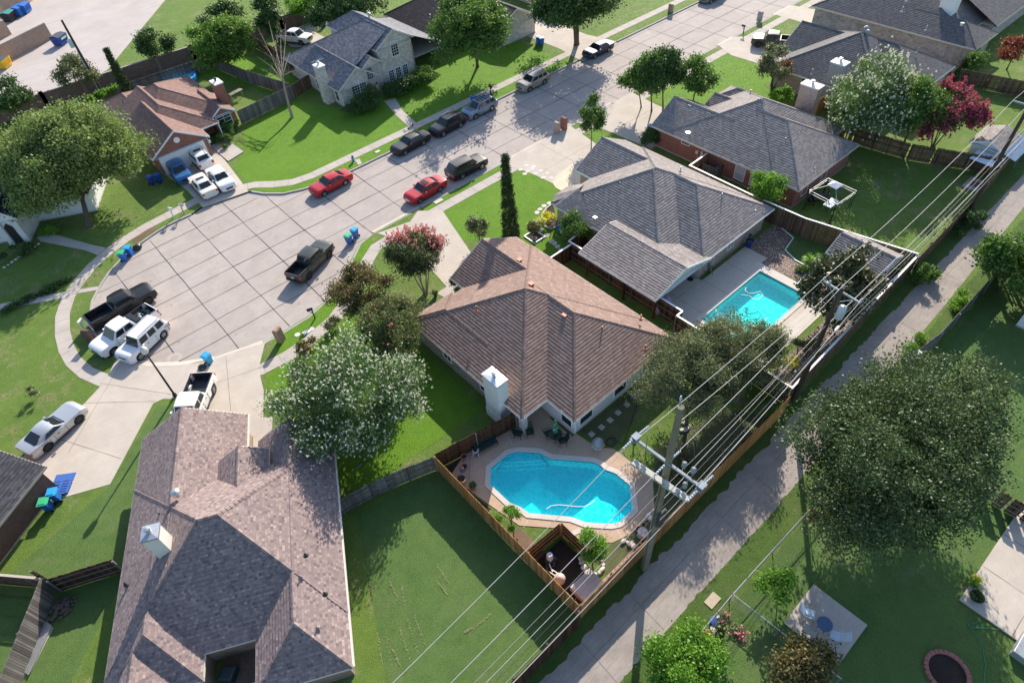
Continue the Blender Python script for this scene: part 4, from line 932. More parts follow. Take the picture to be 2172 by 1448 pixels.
# ---- school block and walls, top left ----
t = thing('school_building', 'tan brick school building corner at the top left edge', 'school building', (3, 128, 0))
m = MB(); fr = Frame(R(33)); q0 = loc(fr, P(95, 0))
def quad_wall(m, pa, pb, h, th=.3):
    pa, pb = Vector(pa[:2]), Vector(pb[:2]); d = (pb-pa).normalized(); n = Vector((-d.y, d.x))*th/2
    q = [pa-n, pb-n, pb+n, pa+n]
    for i in range(4): f = [(*q[i], 0), (*q[(i+1) % 4], 0), (*q[(i+1) % 4], h), (*q[i], h)]; m.face(f, 0, uv=wall_uv(f))
    m.face([(*p, h) for p in q], 1, uv=[(0, 0)]*4)
for l in ((P(0, 42), P(38, 18)), (P(38, 18), P(60, 8)), (P(60, 8), P(110, -30))): quad_wall(m, l[0], l[1], 5.5)
q = [P(0, 42), P(38, 18), P(60, 8), P(110, -30), P(60, -80), P(-80, -40), P(-60, 60)]; m.face([(p.x, p.y, 5.4) for p in q], 1, uv=[(0, 0)]*7)
m.build('wall', [B_TAN, LOT], t)
def yard_wall(label, pts, h, mat, capm, th=.25, piers=0, name='brick_wall', group=None):
    t = thing(name, label, 'wall', (pts[0][0], pts[0][1], 0), group=group); m = MB(); c = MB()
    for a, b in zip(pts, pts[1:]):
        quad_wall(m, (*a, 0), (*b, 0), h, th); c.bar((*a, h+.03), (*b, h+.03), th+.08, .07)
        if piers:
            A, B = Vector(a), Vector(b); L = (B-A).length; n = max(1, int(L/piers))
            for i in range(n+1): p = A+(B-A)*i/n; c.box(p.x-.24, p.x+.24, p.y-.24, p.y+.24, 0, h+.16, 1)
    m.build('brickwork', [mat, CURB], t); c.build('coping', [CURB, mat], t); return t
yard_wall('tall tan brick screen wall standing between the bin yard and the blue dumpster', [tuple(P(0, 140)[:2]), tuple(P(112, 82)[:2])], 2.4, B_TAN, CURB, .3)
yard_wall('short tan brick screen wall at the left edge beside the bin yard', [tuple(P(-20, 95)[:2]), tuple(P(24, 73)[:2])], 2.2, B_TAN, CURB, .3)
yard_wall('long brown brick boundary wall with piers behind the school lawn', [(-40, 104.5), (-2, 103.7), (6, 103.2), (26, 101.6), (40, 101), (50., 101.4)], 2.0, B_WALL, CURB, .2, 4.5)
# ================= fences =================
def fence(label, pts, h, boards, post=None, cap=None, side=1, step=2.4, bw=.14, name='fence', cat='fence', group=None, rails=True, jag=.02, lean=None, gaps=0., posts_metal=False, zf=0):
    """board fence; boards on the 'side' face (1 = left of travel), rails and posts on the other"""
    t = thing(name, label, cat, (pts[0][0], pts[0][1], 0), group=group)
    bm, rm, cm = MB(), MB(), MB(); pm = []
    for a, b in zip(pts, pts[1:]):
        a, b = Vector(a), Vector(b); L = (b-a).length; d = (b-a)/L; u = Vector((-d.y, d.x))*side; n = max(1, int(L/bw))
        for i in range(n):
            if rng.random() < gaps: continue
            p = a+d*(L*i/n+.006)+u*.035; q = a+d*(L*(i+1)/n-.006)+u*.035; hh = h+rng.uniform(-jag, jag); r = rng.random(); w = u*.018; yo = u*rng.uniform(-.006, .006)
            v = [(p-w+yo), (q-w+yo), (q+w+yo), (p+w+yo)]
            ids = [bm.pt((*k, .03)) for k in v]+[bm.pt((*k, hh)) for k in v]
            for f in ((4, 5, 6, 7), (0, 1, 5, 4), (2, 3, 7, 6), (1, 2, 6, 5), (3, 0, 4, 7)): bm.idx([ids[k] for k in f], 0, r)
        if rails:
            for z in (.35, h*.55, h-.25): rm.bar((*(a-u*.01), z), (*(b-u*.01), z), .04, .09, r=rng.random())
        if cap: cm.bar((*a, h+.05), (*b, h+.05), .15, .045)
        k = max(1, int(L/step))
        for i in range(k+1):
            p = a+d*L*i/k-u*.07; pm.append(p)
    bm.build('boards', boards, t)
    if rails: rm.build('rails', post or boards, t)
    if cap: cm.build('cap_rail', cap, t)
    for p in pm[:100]:
        m = MB()
        if posts_metal: m.tube([(*p, 0), (*p, h+.0)], .035, 6)
        else: m.box(p.x-.045, p.x+.045, p.y-.045, p.y+.045, 0, h-.04)
        m.build('post', METAL if posts_metal else (post or boards), t)
    return t
fence('bright cedar fence along the alley behind the blue pool', [(10., 8.62), (30.8, 8.62)], 2.05, F_ORANGE, F_DARK, side=-1)
fence('bright cedar fence between the blue pool yard and the big back lawn', [(10., 8.62), (10., 22.2)], 1.85, F_ORANGE, F_DARK, side=1, jag=.03)
fence('dark cedar fence from the pool yard corner to the white chimney', [(10., 22.3), (16.3, 21.1)], 1.85, F_DARK, F_DARK, side=1, jag=.03, posts_metal=True)
fence('dark cedar fence with white cap board between the two pool houses', [(32.3, 31.6), (32.3, 19.), (31.6, 19.), (31.6, 9.)], 1.95, F_DARK, F_GREY, cap=WHITE, side=1)
fence('low side gate fence with white cap beside the grey-roofed house', [(32.3, 31.6), (35.2, 31.9)], 1.95, F_DARK, F_GREY, cap=WHITE, side=-1)
fence('short dark fence panel from the capped fence to the brown house', [(29, 31.3), (32.3, 31.3)], 1.75, F_DARK, F_DARK, cap=WHITE, side=-1)
fence('dark cedar fence with white cap behind the rectangular pool', [(31.6, 8.95), (51.2, 9.4)], 1.85, F_BROWN, F_GREY, cap=WHITE, side=-1)
fence('tall brown fence with pale cap between the rectangular pool yard and the brick house', [(51.2, 9.4), (50.4, 13.), (49.2, 18.6), (49., 24.), (49.1, 31.3)], 2.0, F_BROWN, F_NEW, cap=WHITE, side=1)
fence('newer cedar return fence against the red brick house', [(49.1, 31.3), (52.4, 31.4)], 1.9, F_NEW, F_NEW, cap=WHITE, side=1)
fence('leaning brown alley fence behind the brick house lawn', [(51.3, 9.3), (62, 9.5), (74., 10.2), (90, 11.)], 1.75, F_BROWN, F_GREY, side=-1, jag=.06)
fence('brown picket fence below the pink-flowered tree', [(66.5, 24.5), (67.5, 17.5), (70.5, 10.3)], 1.8, F_BROWN, F_BROWN, side=1, jag=.05, gaps=.06)
fence('orange cedar fence between the red brick chimney and the white-flowered tree', [(65.2, 29.), (72.0, 29.2)], 1.85, F_ORANGE, F_NEW, side=-1)
fence('brown fence across the lawn at the right edge', [(85.2, 21.6), (91.2, 21.8)], 1.8, F_BROWN, F_BROWN, side=-1)
fence('long brown fence running to the right edge beyond the pink tree', [(86.5, 21.), (88.5, 12.)], 1.8, F_BROWN, F_BROWN, side=1)
fence('dark weathered alley fence below the nearest back lawn', [(-20, 8.25), (9.7, 8.4)], 2.0, F_DARK, F_BROWN, side=-1, jag=.03)
fence('sagging grey fence with rails showing beside the nearest house', [(2.7, 24.1), (5.6, 23.6), (8.1, 22.9), (9.9, 22.3)], 1.7, F_GREY, F_GREY, side=1, jag=.04, gaps=.04)
fence('dark brown side fence from the nearest house to the left yard', [(-9.0, 30.3), (-12.4, 31.8), (-13., 33.2)], 1.75, F_DARK, F_GREY, side=-1, jag=.03)
fence('brown fence with pale cap at the left edge by the brown brick wall', [(-12.9, 32.4), (-15.8, 35.6)], 1.75, F_BROWN, F_BROWN, cap=TAN, side=-1)
fence('grey fence with its rails facing the narrow lawn at the lower left', [(-12.7, 32.2), (-16.5, 27.), (-20, 22)], 1.8, F_GREY, F_GREY, side=1)
fence('tall grey weathered fence behind the red-brown roof', [(8, 98.3), (13, 97.8), (26., 96.8), (29.5, 98.5), (30, 101)], 1.8, F_GREY, F_GREY, side=1, jag=.03)
fence('grey fence between the bench swing and the overgrown yard', [(26.8, 97.), (28.2, 88.), (30.3, 80.3)], 1.8, F_GREY, F_GREY, side=-1)
fence('pale grey front fence beside the red brick house', [(22.3, 78.6), (30.3, 79.6)], 1.75, F_GREY, F_GREY, side=-1)
fence('brown fence between the dead tree and the white stone house', [(30.3, 79.6), (33.4, 80.6)], 1.75, F_BROWN, F_BROWN, side=-1)
fence('dark brown fence in front of the white work truck', [(34., 99.2), (34.6, 84.6)], 1.8, F_BROWN, F_BROWN, side=-1)
fence('brown fence curving behind the two-storey house', [(50., 97.), (46., 93.), (46., 87.)], 1.8, F_BROWN, F_BROWN, side=1)
fence('grey board fence along the far side of the alley', [(55.6, 4.1), (44.2, 4.2), (40.3, 4.7)], 1.7, F_GREY, F_GREY, side=-1, posts_metal=True)
fence('dark slatted fence below the leafy tree at the right edge', [(55.6, 4.1), (55.3, .5)], 1.7, F_DARK, F_GREY, side=1, gaps=.3)
fence('dark slatted fence running out from the big tree to the right edge', [(33.4, 1.2), (34., -6.)], 1.5, F_DARK, F_GREY, side=1, gaps=.35)
fence('pump enclosure of dark cedar boards inside the cedar fence corner', [(10.1, 13.1), (12.8, 13.), (12.8, 10.9)], 1.6, F_DARK, F_ORANGE, side=1, jag=.03, name='pump_enclosure', cat='enclosure')
fence('short grey privacy screen around the air conditioner of the brick house', [(52.4, 29.5), (51.2, 29.6), (51.1, 31.)], 1.5, F_GREY, F_GREY, side=1)
# chain link
def chainlink(label, pts, h=1.1):
    t = thing('chain_link_fence', label, 'chain-link fence', (*pts[0], 0)); r = MB(); w = MB()
    for a, b in zip(pts, pts[1:]):
        a, b = Vector(a), Vector(b); L = (b-a).length; d = (b-a)/L; r.tube([(*a, h), (*b, h)], .028, 6)
        n = int(L/.16)
        for i in range(n):
            p = a+d*L*i/n; q = a+d*min(L, L*i/n+h); q2 = a+d*max(0, L*i/n-h)
            zq = .03+(q-p).length; w.bar((*p, .03), (*q, zq), .006, .006); zq = .03+(q2-p).length; w.bar((*p, .03), (*q2, zq), .006, .006)
        k = max(1, int(L/3))
        for i in range(k+1): p = a+d*L*i/k; m = MB(); m.tube([(*p, 0), (*p, h+.06)], .03, 6); m.build('post', METAL, t)
    r.build('top_rail', METAL, t); w.build('mesh_wire', plain('dark_wire', (.22, .23, .23), .5, .6), t)
chainlink('silver chain-link fence following the alley grass past the big tree', [(34, 4.0), (25.6, 3.2), (17., 3.35)])
chainlink('silver chain-link cross fence beside the concrete pad', [(17., 3.35), (17.2, .4), (17.4, -3.)])
chainlink('short chain-link run ending in the leafy bush', [(17., 3.35), (12.5, 3.3)])
# ================= vehicles =================
def paint(name, c, metal=.0, rough=.28):
    t = NT(name); t.col(c).set(Roughness=.45 if max(c) < .1 else .35, Metallic=metal); t.b.inputs['Specular IOR Level'].default_value = .25; t.b.inputs['Coat Weight'].default_value = .6; t.b.inputs['Coat Roughness'].default_value = .03; return t.mat
TYRE = plain('tyre_rubber', (.018, .018, .019), .85); RIM = plain('alloy_rim', (.45, .46, .48), .3, .8); RIMD = plain('dark_rim', (.06, .06, .065), .35, .6)
CARGLASS = glass_mat('car_glass', (.018, .024, .028), .04); LAMP = plain('lamp_lens', (.7, .74, .78), .12, .3, .05); REDL = plain('red_lens', (.45, .02, .02), .2, coat=.5)
TRIMB = plain('black_trim', (.025, .025, .027), .45); CHROME = plain('chrome_trim', (.6, .61, .62), .18, .9)
def smooth(o, ang=35):
    o.data.polygons.foreach_set('use_smooth', [True]*len(o.data.polygons)); o.data.set_sharp_from_angle(angle=R(ang)); return o
def loft(m, secs, mi=0, cap=True):
    rings = [[m.pt(p) for p in s] for s in secs]
    for a, b in zip(rings, rings[1:]):
        for k in range(len(a)-1): m.idx((a[k], b[k], b[k+1], a[k+1]), mi)
    if cap: m.idx(rings[0], mi); m.idx(rings[-1][::-1], mi)
def mir(sec): return sec+[(x, -y, z) for x, y, z in sec[::-1]][1:]
def car(name, label, cat, spec, pm, loc, ang, rim=RIM, group=None):
    g = dict(L=4.65, W=1.82, H=1.45, wb=2.7, fo=.92, zb=.22, hood=.92, nose=.68, belt=.95, deck=1.0, tail=.95, r=.33, wbx=.95, rf=.30, rr=-.95, gb=-1.65, kind='sedan', sun=False, rack=False, ht=.60, side=(.0, .46, .5, .9), sidez=None)
    g.update(spec); q = type('S', (), g)
    t = thing(name, label, cat, (*loc[:2], loc[2] if len(loc) > 2 else RZ), ang, group)
    xf = q.L/2; xr = -q.L/2; hw = q.W/2; xwf = xf-q.fo; xwr = xwf-q.wb; rail = g.get('rail', 1.0)
    xs = sorted(set([xf, xf-.05, xf-.16, xf-.4, q.wbx, (q.wbx+xf)/2, 0., xr, xr+.06, xr+.2, xr+.5]+[xw+(q.r+.09)*math.cos(a) for xw in (xwf, xwr) for a in np.linspace(0, math.pi, 11)]+[xf-.7, q.rr, q.gb]), reverse=True)
    bedx0, bedx1 = g.get('bed', (None, None))
    if bedx0 is not None: xs = sorted(set(xs+[bedx0+.001, bedx0-.001, bedx1+.001, bedx1-.001]), reverse=True)
    def top(x):
        if x >= q.wbx: u = (x-q.wbx)/(xf-q.wbx); return q.belt+(q.hood-q.belt)*min(1, u*1.2) - (q.hood-q.nose)*max(0, (u-.78)/.22)**1.6
        if bedx0 is not None: return q.belt if x > bedx0 else rail
        if x <= q.gb: u = (q.gb-x)/max(.01, q.gb-xr); return q.deck-(q.deck-q.tail)*u**2
        return q.belt+(q.deck-q.belt)*(q.wbx-x)/(q.wbx-q.gb)
    def width(x):
        u = max(0, (x-(xf-.75))/.75); v = max(0, ((xr+.55)-x)/.55); return hw*(1-.16*u**2.2-.09*v**2.2)
    secs = []
    for x in xs:
        h = width(x); zt = top(x); za = q.zb+(.1 if x > xf-.1 or x < xr+.1 else 0)
        for xw in (xwf, xwr):
            dd = (q.r+.07)**2-(x-xw)**2
            if dd > 0: za = max(za, q.r+math.sqrt(dd))
        zm = max(zt-.34, za+.02); zs = max(zt-.09, zm+.02)
        s = [(x, 0, q.zb), (x, h*.74, q.zb), (x, h*.74, za), (x, h*.955, za), (x, h*(1.02 if za > q.zb+.12 else 1.), zm), (x, h*.975, zs)]
        if bedx0 is not None and bedx1 < x < bedx0: s += [(x, h*.95, zt), (x, h*.86, zt), (x, h*.85, .62), (x, 0, .62)]
        else: s += [(x, h*.95-.0, zt-.01), (x, h*.86, zt+.005), (x, h*.5, zt+.03), (x, 0, zt+.04)]
        secs.append(mir(s))
    m = MB(); loft(m, secs); body = smooth(m.build('body', pm, t, local=True), 32)
    if bedx0 is not None:
        m = MB(); h = hw*.845; a, b = bedx0-.01, bedx1+.01
        m.face([(a, -h, .64), (b, -h, .64), (b, h, .64), (a, h, .64)])
        for f in ([(a, h, .64), (b, h, .64), (b, h, rail+.005), (a, h, rail+.005)], [(a, -h, .64), (b, -h, .64), (b, -h, rail+.005), (a, -h, rail+.005)], [(a, -h, .64), (a, h, .64), (a, h, rail), (a, -h, rail)], [(b, -h, .64), (b, h, .64), (b, h, rail), (b, -h, rail)]): m.face(f)
        for sg in (1, -1): m.box(b, a, sg*hw*.86-.05, sg*hw*.86+.05, rail, rail+.03)
        m.build('bed_liner', TRIMB, t, local=True)
    m = MB(); m.box(xr+.25, xf-.25, -hw*.8, hw*.8, .18, .55); m.build('underbody', TRIMB, t, local=True)
    # cabin
    hb = hw*.93; ht = hw*q.ht/.60*.74; H = q.H; bz = q.belt-.02
    cs = [(q.wbx, hb*.86, bz, hb*.88), (q.rf, ht, H-.045, hb), ((q.rf+q.rr)/2, ht*1.02, H, hb), (q.rr, ht*.98, H-.05, hb), (q.gb, ht*.9 if q.kind != 'sedan' else hb*.8, (q.deck if q.kind == 'sedan' else bz+.02), hb*.95)]
    secs = []
    for i, (x, y, z, yb) in enumerate(cs):
        if i in (0, 4): secs.append(mir([(x, yb, bz), (x, yb*.98, bz+.01), (x, yb*.7, bz+.015), (x, 0, bz+.02)]))
        else: secs.append(mir([(x, yb, bz), (x, y, z-.05), (x, y*.86, z), (x, 0, z+.02)]))
    m = MB(); loft(m, secs); smooth(m.build('cabin', pm, t, local=True), 28)
    def quad(nm, P4, u0, u1, v0, v1, off, mat=CARGLASS):
        a, b, c, d = map(Vector, P4); m = MB()
        S = lambda u, v: (a*(1-u)+b*u)*(1-v)+(d*(1-u)+c*u)*v
        n = (b-a).cross(d-a).normalized()*off
        m.face([S(u0, v0)+n, S(u1, v0)+n, S(u1, v1)+n, S(u0, v1)+n]); return m.build(nm, mat, t, local=True)
    A = (q.wbx, hb*.88, bz); Ar = (q.wbx, -hb*.88, bz); Ct = (q.rf, ht, H-.095); Cr = (q.rf, -ht, H-.095)
    quad('windshield', [(q.wbx, -hb*.8, bz+.03), (q.wbx, hb*.8, bz+.03), (q.rf, ht*.88, H-.045), (q.rf, -ht*.88, H-.045)], .02, .98, .04, .93, .012)
    G = (q.gb, hb*.95, bz); D = (q.rr, ht*.98, H-.1)
    if q.kind == 'sedan': quad('rear_window', [(q.gb, hb*.76, q.deck+.0), (q.gb, -hb*.76, q.deck+.0), (q.rr, -ht*.86, H-.05), (q.rr, ht*.86, H-.05)], .05, .95, .12, .92, .03)
    else: quad('rear_window', [(q.gb, hb*.78, bz+.02), (q.gb, -hb*.78, bz+.02), (q.rr, -ht*.88, H-.05), (q.rr, ht*.88, H-.05)], .05, .95, .2, .9, .015)
    for sg in (1, -1):
        w = q.side
        for i in range(0, len(w), 2):
            # side glass follows the hull: bottom along the belt, top under the roof rail
            xa, xb = q.wbx-.12, q.gb+.1; ya = hb
            P4 = [(xa, sg*hb*.97, bz+.07), (xb, sg*hb*.985, bz+.07), (q.rr-.02, sg*(ht*1.0), H-.1), (q.rf+.02, sg*(ht*1.0), H-.1)]
            quad('side_window', P4, max(.03, w[i]+.02), min(.97, w[i+1]), .06, .93, .028*sg)
        m = MB(); m.box(q.wbx-.42, q.wbx-.24, sg*(hw+.0)-.0 if sg > 0 else sg*hw-.17, (sg*hw+.17) if sg > 0 else sg*hw, q.belt, q.belt+.13); m.build('mirror', pm if not g.get('bm') else TRIMB, t, local=True)
        # lights
        zn = q.nose-.02; m = MB()
        xh = xf-.14; yh = width(xf-.14)
        m.face([(xf-.005, sg*yh*.55, zn-.12), (xf-.005, sg*yh*.55, zn+.01), (xh-.16, sg*(yh*.99), zn+.09), (xh-.16, sg*(yh*1.005+.005), zn-.06), (xf-.06, sg*yh*.93, zn-.13)]); m.build('headlight', LAMP, t, local=True)
        m = MB(); zt2 = (rail if bedx0 is not None else q.tail)-.08; yt = width(xr)
        m.box(xr-.015, xr+.12, min(sg*yt*.74, sg*(yt+.025)), max(sg*yt*.74, sg*(yt+.025)), zt2-.2 if q.kind == 'sedan' else zt2-.34, zt2); m.build('tail_light', REDL, t, local=True)
    m = MB()
    for sg in (1, -1):
        for xd in ([q.wbx-.12, (q.rf+q.rr)/2-.02]+([q.rr-.1] if q.kind != 'pick' else [bedx0+.05])):
            m.box(xd-.012, xd+.012, min(sg*hw*.97, sg*(hw+.004)), max(sg*hw*.97, sg*(hw+.004)), q.zb+.12, q.belt-.08)
        m.box(xwr+q.r+.12, xwf-q.r-.12, min(sg*hw*.95, sg*(hw*1.0)), max(sg*hw*.95, sg*(hw*1.0)), q.zb-.02, q.zb+.07)
        for xd in (q.wbx-.75, q.rr+.1): m.box(xd-.1, xd+.06, min(sg*hw*.98, sg*(hw+.02)), max(sg*hw*.98, sg*(hw+.02)), q.belt-.2, q.belt-.165)
    m.box(q.wbx+.02, q.wbx+.1, -hw*.7, hw*.7, q.belt+.02, q.belt+.045)
    m.build('trim', TRIMB, t, local=True)
    m = MB(); m.box(xf-.02, xf+.012, -hw*.42, hw*.42, q.nose-.3, q.nose-.08); m.build('grille', TRIMB if not g.get('chr') else CHROME, t, local=True)
    m = MB(); m.box(xr-.035, xr+.02, -.16, .16, q.tail-.36, q.tail-.24); m.build('number_plate', WHITE, t, local=True)
    if g.get('bump'): 
        m = MB(); m.box(xf-.12, xf+.05, -hw*.85, hw*.85, .38, .55); m.box(xr-.1, xr+.12, -hw*.85, hw*.85, .42, .58); m.build('bumper', g['bump'], t, local=True)
    if q.sun: m = MB(); m.box((q.rf+q.rr)/2-.0, (q.rf+q.rr)/2+.48, -.42, .42, H+.012, H+.03); m.build('sunroof', CARGLASS, t, local=True)
    if q.rack:
        m = MB()
        for sg in (1, -1): m.bar((q.rf-.1, sg*ht*.85, H+.05), (q.rr+.05, sg*ht*.85, H+.05), .04, .05)
        if q.rack > 1:
            for x in np.linspace(q.rf-.2, q.rr+.2, int(q.rack)): m.bar((x, -ht*.85, H+.06), (x, ht*.85, H+.06), .05, .04)
        m.build('roof_rack', CHROME if q.rack < 3 else TRIMB, t, local=True)
    # wheels
    for xw in (xwf, xwr):
        for sg in (1, -1):
            m = MB(); n = 24; yc = sg*(hw-.13); prof = [(q.r*.62, -.1), (q.r*.93, -.115), (q.r, -.08), (q.r, .08), (q.r*.93, .115), (q.r*.62, .1)]
            rings = [[m.pt((xw+rr*math.cos(2*math.pi*k/n), yc+yy, q.r+rr*math.sin(2*math.pi*k/n))) for k in range(n)] for rr, yy in prof]
            for a, b in zip(rings, rings[1:]):
                for k in range(n): m.idx((a[k], a[(k+1) % n], b[(k+1) % n], b[k]))
            wo_ = smooth(m.build('wheel', TYRE, t, local=True), 50)
            m = MB(); yo = yc+sg*.085; n = 20
            ro = [m.pt((xw+q.r*.66*math.cos(2*math.pi*k/n), yo+sg*.012, q.r+q.r*.66*math.sin(2*math.pi*k/n))) for k in range(n)]
            ri = [m.pt((xw+q.r*.56*math.cos(2*math.pi*k/n), yo, q.r+q.r*.56*math.sin(2*math.pi*k/n))) for k in range(n)]
            for k in range(n): m.idx((ro[k], ro[(k+1) % n], ri[(k+1) % n], ri[k]))
            for k in range(5):
                a = 2*math.pi*k/5+.3; d = Vector((math.cos(a), 0, math.sin(a))); u = Vector((-math.sin(a), 0, math.cos(a))); c = Vector((xw, yo, q.r))
                m.face([c+u*.045, c+d*q.r*.6+u*.035, c+d*q.r*.6-u*.035, c-u*.045])
            bd = m.pt((xw, yo-sg*.03, q.r)); rb = [m.pt((xw+q.r*.64*math.cos(2*math.pi*k/n), yo-sg*.03, q.r+q.r*.64*math.sin(2*math.pi*k/n))) for k in range(n)]
            for k in range(n): m.idx((bd, rb[k], rb[(k+1) % n]), 1)
            m.build('rim', [rim, TRIMB], wo_, local=True)
    return t
SUV = dict(L=4.6, W=1.85, H=1.68, wb=2.65, hood=1.02, nose=.82, belt=1.05, deck=1.08, tail=1.02, r=.36, wbx=1.0, rf=.42, rr=-1.75, gb=-2.12, kind='suv', side=(.0, .33, .36, .64, .67, .95), ht=.62)
VAN = dict(SUV, L=4.6, H=1.62, nose=.78)
PICK = dict(L=5.8, W=1.98, H=1.85, wb=3.6, fo=1.0, zb=.36, hood=1.15, nose=1.0, belt=1.2, deck=1.2, tail=1.15, r=.40, wbx=1.35, rf=.85, rr=-.5, gb=-.75, kind='pick', side=(.0, .46, .5, .93), bed=(-.85, -2.8), rail=1.22, ht=.64)
def wheels(F, Rr, side, W=1.82, z=.33, zr=RZ):
    f, r = P(*F, z+zr), P(*Rr, z+zr); d = (f-r); d.z = 0; L = d.length; d /= L; n = Vector((-d.y, d.x, 0))*(1 if side == 'R' else -1)
    c = (f+r)/2+n*(W/2-.05); return (c.x, c.y, zr), math.atan2(d.y, d.x), L
def place(name, label, cat, spec, pm, F, Rr, side, zr=RZ, **k):
    W = spec.get('W', 1.82); loc, ang, L = wheels(F, Rr, side, W, spec.get('r', .33), zr)
    s2 = dict(spec); sc = L/s2.get('wb', 2.7)
    # move so that wheel midpoint is right
    xm = s2.get('L', 4.65)/2-s2.get('fo', .92)-s2.get('wb', 2.7)/2
    loc = (loc[0]-math.cos(ang)*xm, loc[1]-math.sin(ang)*xm, zr); print(label[:30], 'wb', round(L, 2), 'ang', round(math.degrees(ang)))
    return car(name, label, cat, s2, pm, loc, ang, **k)
PR = paint('red_paint', (.42, .012, .022)); PB = paint('black_paint', (.012, .012, .014)); PN = paint('navy_paint', (.010, .018, .055)); PW = paint('white_car_paint', (.74, .74, .73)); PS = paint('silver_paint', (.52, .53, .54), .55)
PLB = paint('pale_blue_paint', (.22, .29, .37), .5); PBG = paint('beige_paint', (.40, .36, .29), .5); PDG = paint('dark_olive_paint', (.045, .05, .045), .4); PBL = paint('blue_paint', (.05, .16, .36), .4); PG = paint('grey_paint', (.2, .2, .2), .4)
G1 = 'cars parked along the kerb'
SED = dict(L=4.7)
place('parked_car', 'bright red sedan with plain roof parked on the left kerb', 'car', SED, PR, (688.1, 411.3), (733, 387.7), 'L', group=G1)
place('parked_car', 'dark red sedan with a sunroof parked on the right kerb', 'car', dict(SED, sun=True, chr=1), PR, (890.9, 426.8), (934.2, 401.4), 'L', group=G1)
place('parked_minivan', 'black minivan parked on the right kerb ahead of the dark red sedan', 'minivan', dict(SUV, L=4.75, H=1.7), PB, (1023.8, 352.8), (981.2, 374.2), 'R', group=G1)
place('parked_car', 'black sedan parked on the left kerb near the blue hydrant', 'car', dict(SED, L=4.85), PB, (858.6, 325), (899.5, 302.5), 'L', group=G1)
place('parked_suv', 'black SUV parked between the black sedan and the pale blue SUV', 'SUV', dict(SUV, rack=1), PB, (939.6, 285.4), (978.5, 264.7), 'L', group=G1)
place('parked_suv', 'pale blue-grey SUV with black roof racks on the left kerb', 'SUV', dict(SUV, rack=5), PLB, (1008.8, 247.9), (1044.3, 229.7), 'L', group=G1)
place('parked_minivan', 'beige minivan parked on the left kerb by the driveway mouth', 'minivan', dict(VAN, rack=1), PBG, (1122.7, 190.4), (1156.4, 173.5), 'L', group=G1)
place('parked_car', 'navy sedan parked on the left kerb in the tree shade', 'car', dict(SED, L=4.7), PN, (1263.9, 119.7), (1290.3, 106.7), 'L', group=G1)
place('parked_suv', 'dark car just showing at the top edge of the street', 'SUV', SUV, PG, (1508, 3), (1532, -8), 'L', group=G1)
place('pickup_truck', 'dark olive pickup parked across the driveway at the top right', 'pickup truck', dict(PICK, L=5.6), PDG, (1613, 95.8), (1664, 100.5), 'L', zr=.02, rim=RIMD)
place('sports_coupe', 'silver sports coupe parked on the long driveway at left', 'sports coupe', dict(L=4.8, W=1.92, H=1.36, wb=2.72, fo=.93, hood=.93, nose=.66, belt=.92, deck=1.0, tail=.96, r=.36, wbx=.62, rf=.0, rr=-.95, gb=-1.85, side=(.03, .72)), PS, (167.8, 889.6), (103.6, 947.4), 'R', zr=.02, rim=RIMD)
place('pickup_truck', 'white pickup with empty black bed parked behind the nearest house roof', 'pickup truck', dict(PICK, L=5.7), PW, (424, 905), (453.3, 826), 'L', zr=.03)
place('parked_suv', 'boxy white SUV parked nose-in beside the white pickup at the cul-de-sac', 'SUV', dict(SUV, L=4.5, H=1.76, hood=1.1, nose=.96, wbx=.95, rf=.62, rr=-1.9, gb=-2.1, side=(0, .31, .35, .63, .68, .95), rack=1), PW, (299.1, 755.7), (347, 709.7), 'L', group='trucks nosed together at the cul-de-sac')
pk = place('pickup_truck', 'white work pickup with scrap and a spare wheel in its bed', 'pickup truck', dict(PICK, bump=TRIMB, L=5.75), PW, (252.5, 738), (311, 694), 'L', group='trucks nosed together at the cul-de-sac')
place('pickup_truck', 'black pickup facing out, beside the white work pickup', 'pickup truck', dict(PICK, bump=CHROME, L=5.9), PB, (310.8, 641), (238, 683), 'R', rim=RIMD, group='trucks nosed together at the cul-de-sac')
place('pickup_truck', 'dark green pickup driving alone across the cul-de-sac', 'pickup truck', dict(PICK, L=5.35, W=1.88, wb=3.2, H=1.8, wbx=1.3, rf=.8, rr=-.6, gb=-.85, bed=(-.95, -2.58), bump=TRIMB), PDG, (699, 539.8), (656.5, 584.6), 'R', rim=RIMD)
def drive(label, spec, pm, front, ang, name='parked_car', cat='car', **k):
    f = P(*front, .02); L = spec.get('L', 4.65); return car(name, label, cat, spec, pm, (f.x-math.cos(ang)*L/2, f.y-math.sin(ang)*L/2, .03), ang, **k)
GD = 'cars on the driveway of the red brick house'
drive('white sedan facing the street on the brick house driveway', SED, PW, (491, 407), R(-92), group=GD)
drive('cream-white sedan with dark sunroof nearest the street, tail to the road', dict(SED, sun=True), paint('cream_paint', (.68, .65, .58)), (418, 384), R(88), group=GD)
drive('white SUV with glass roof and rails close to the garage door', dict(SUV, sun=True, rack=1), PW, (411, 328), R(89), name='parked_suv', cat='SUV', group=GD)
drive('blue hatchback by the garage facing the street', dict(SUV, L=4.1, H=1.55, r=.31, wb=2.5, fo=.8, wbx=.95, rf=.3, rr=-1.45, gb=-1.9, hood=.95, nose=.72), PBL, (398, 391), R(-95), name='parked_hatchback', cat='hatchback', group=GD)
# work truck behind the fence
drive('white work truck with rounded cab behind the dark fence at top', dict(PICK, L=5.4), PW, (660, 93), R(-62), name='pickup_truck', cat='pickup truck')
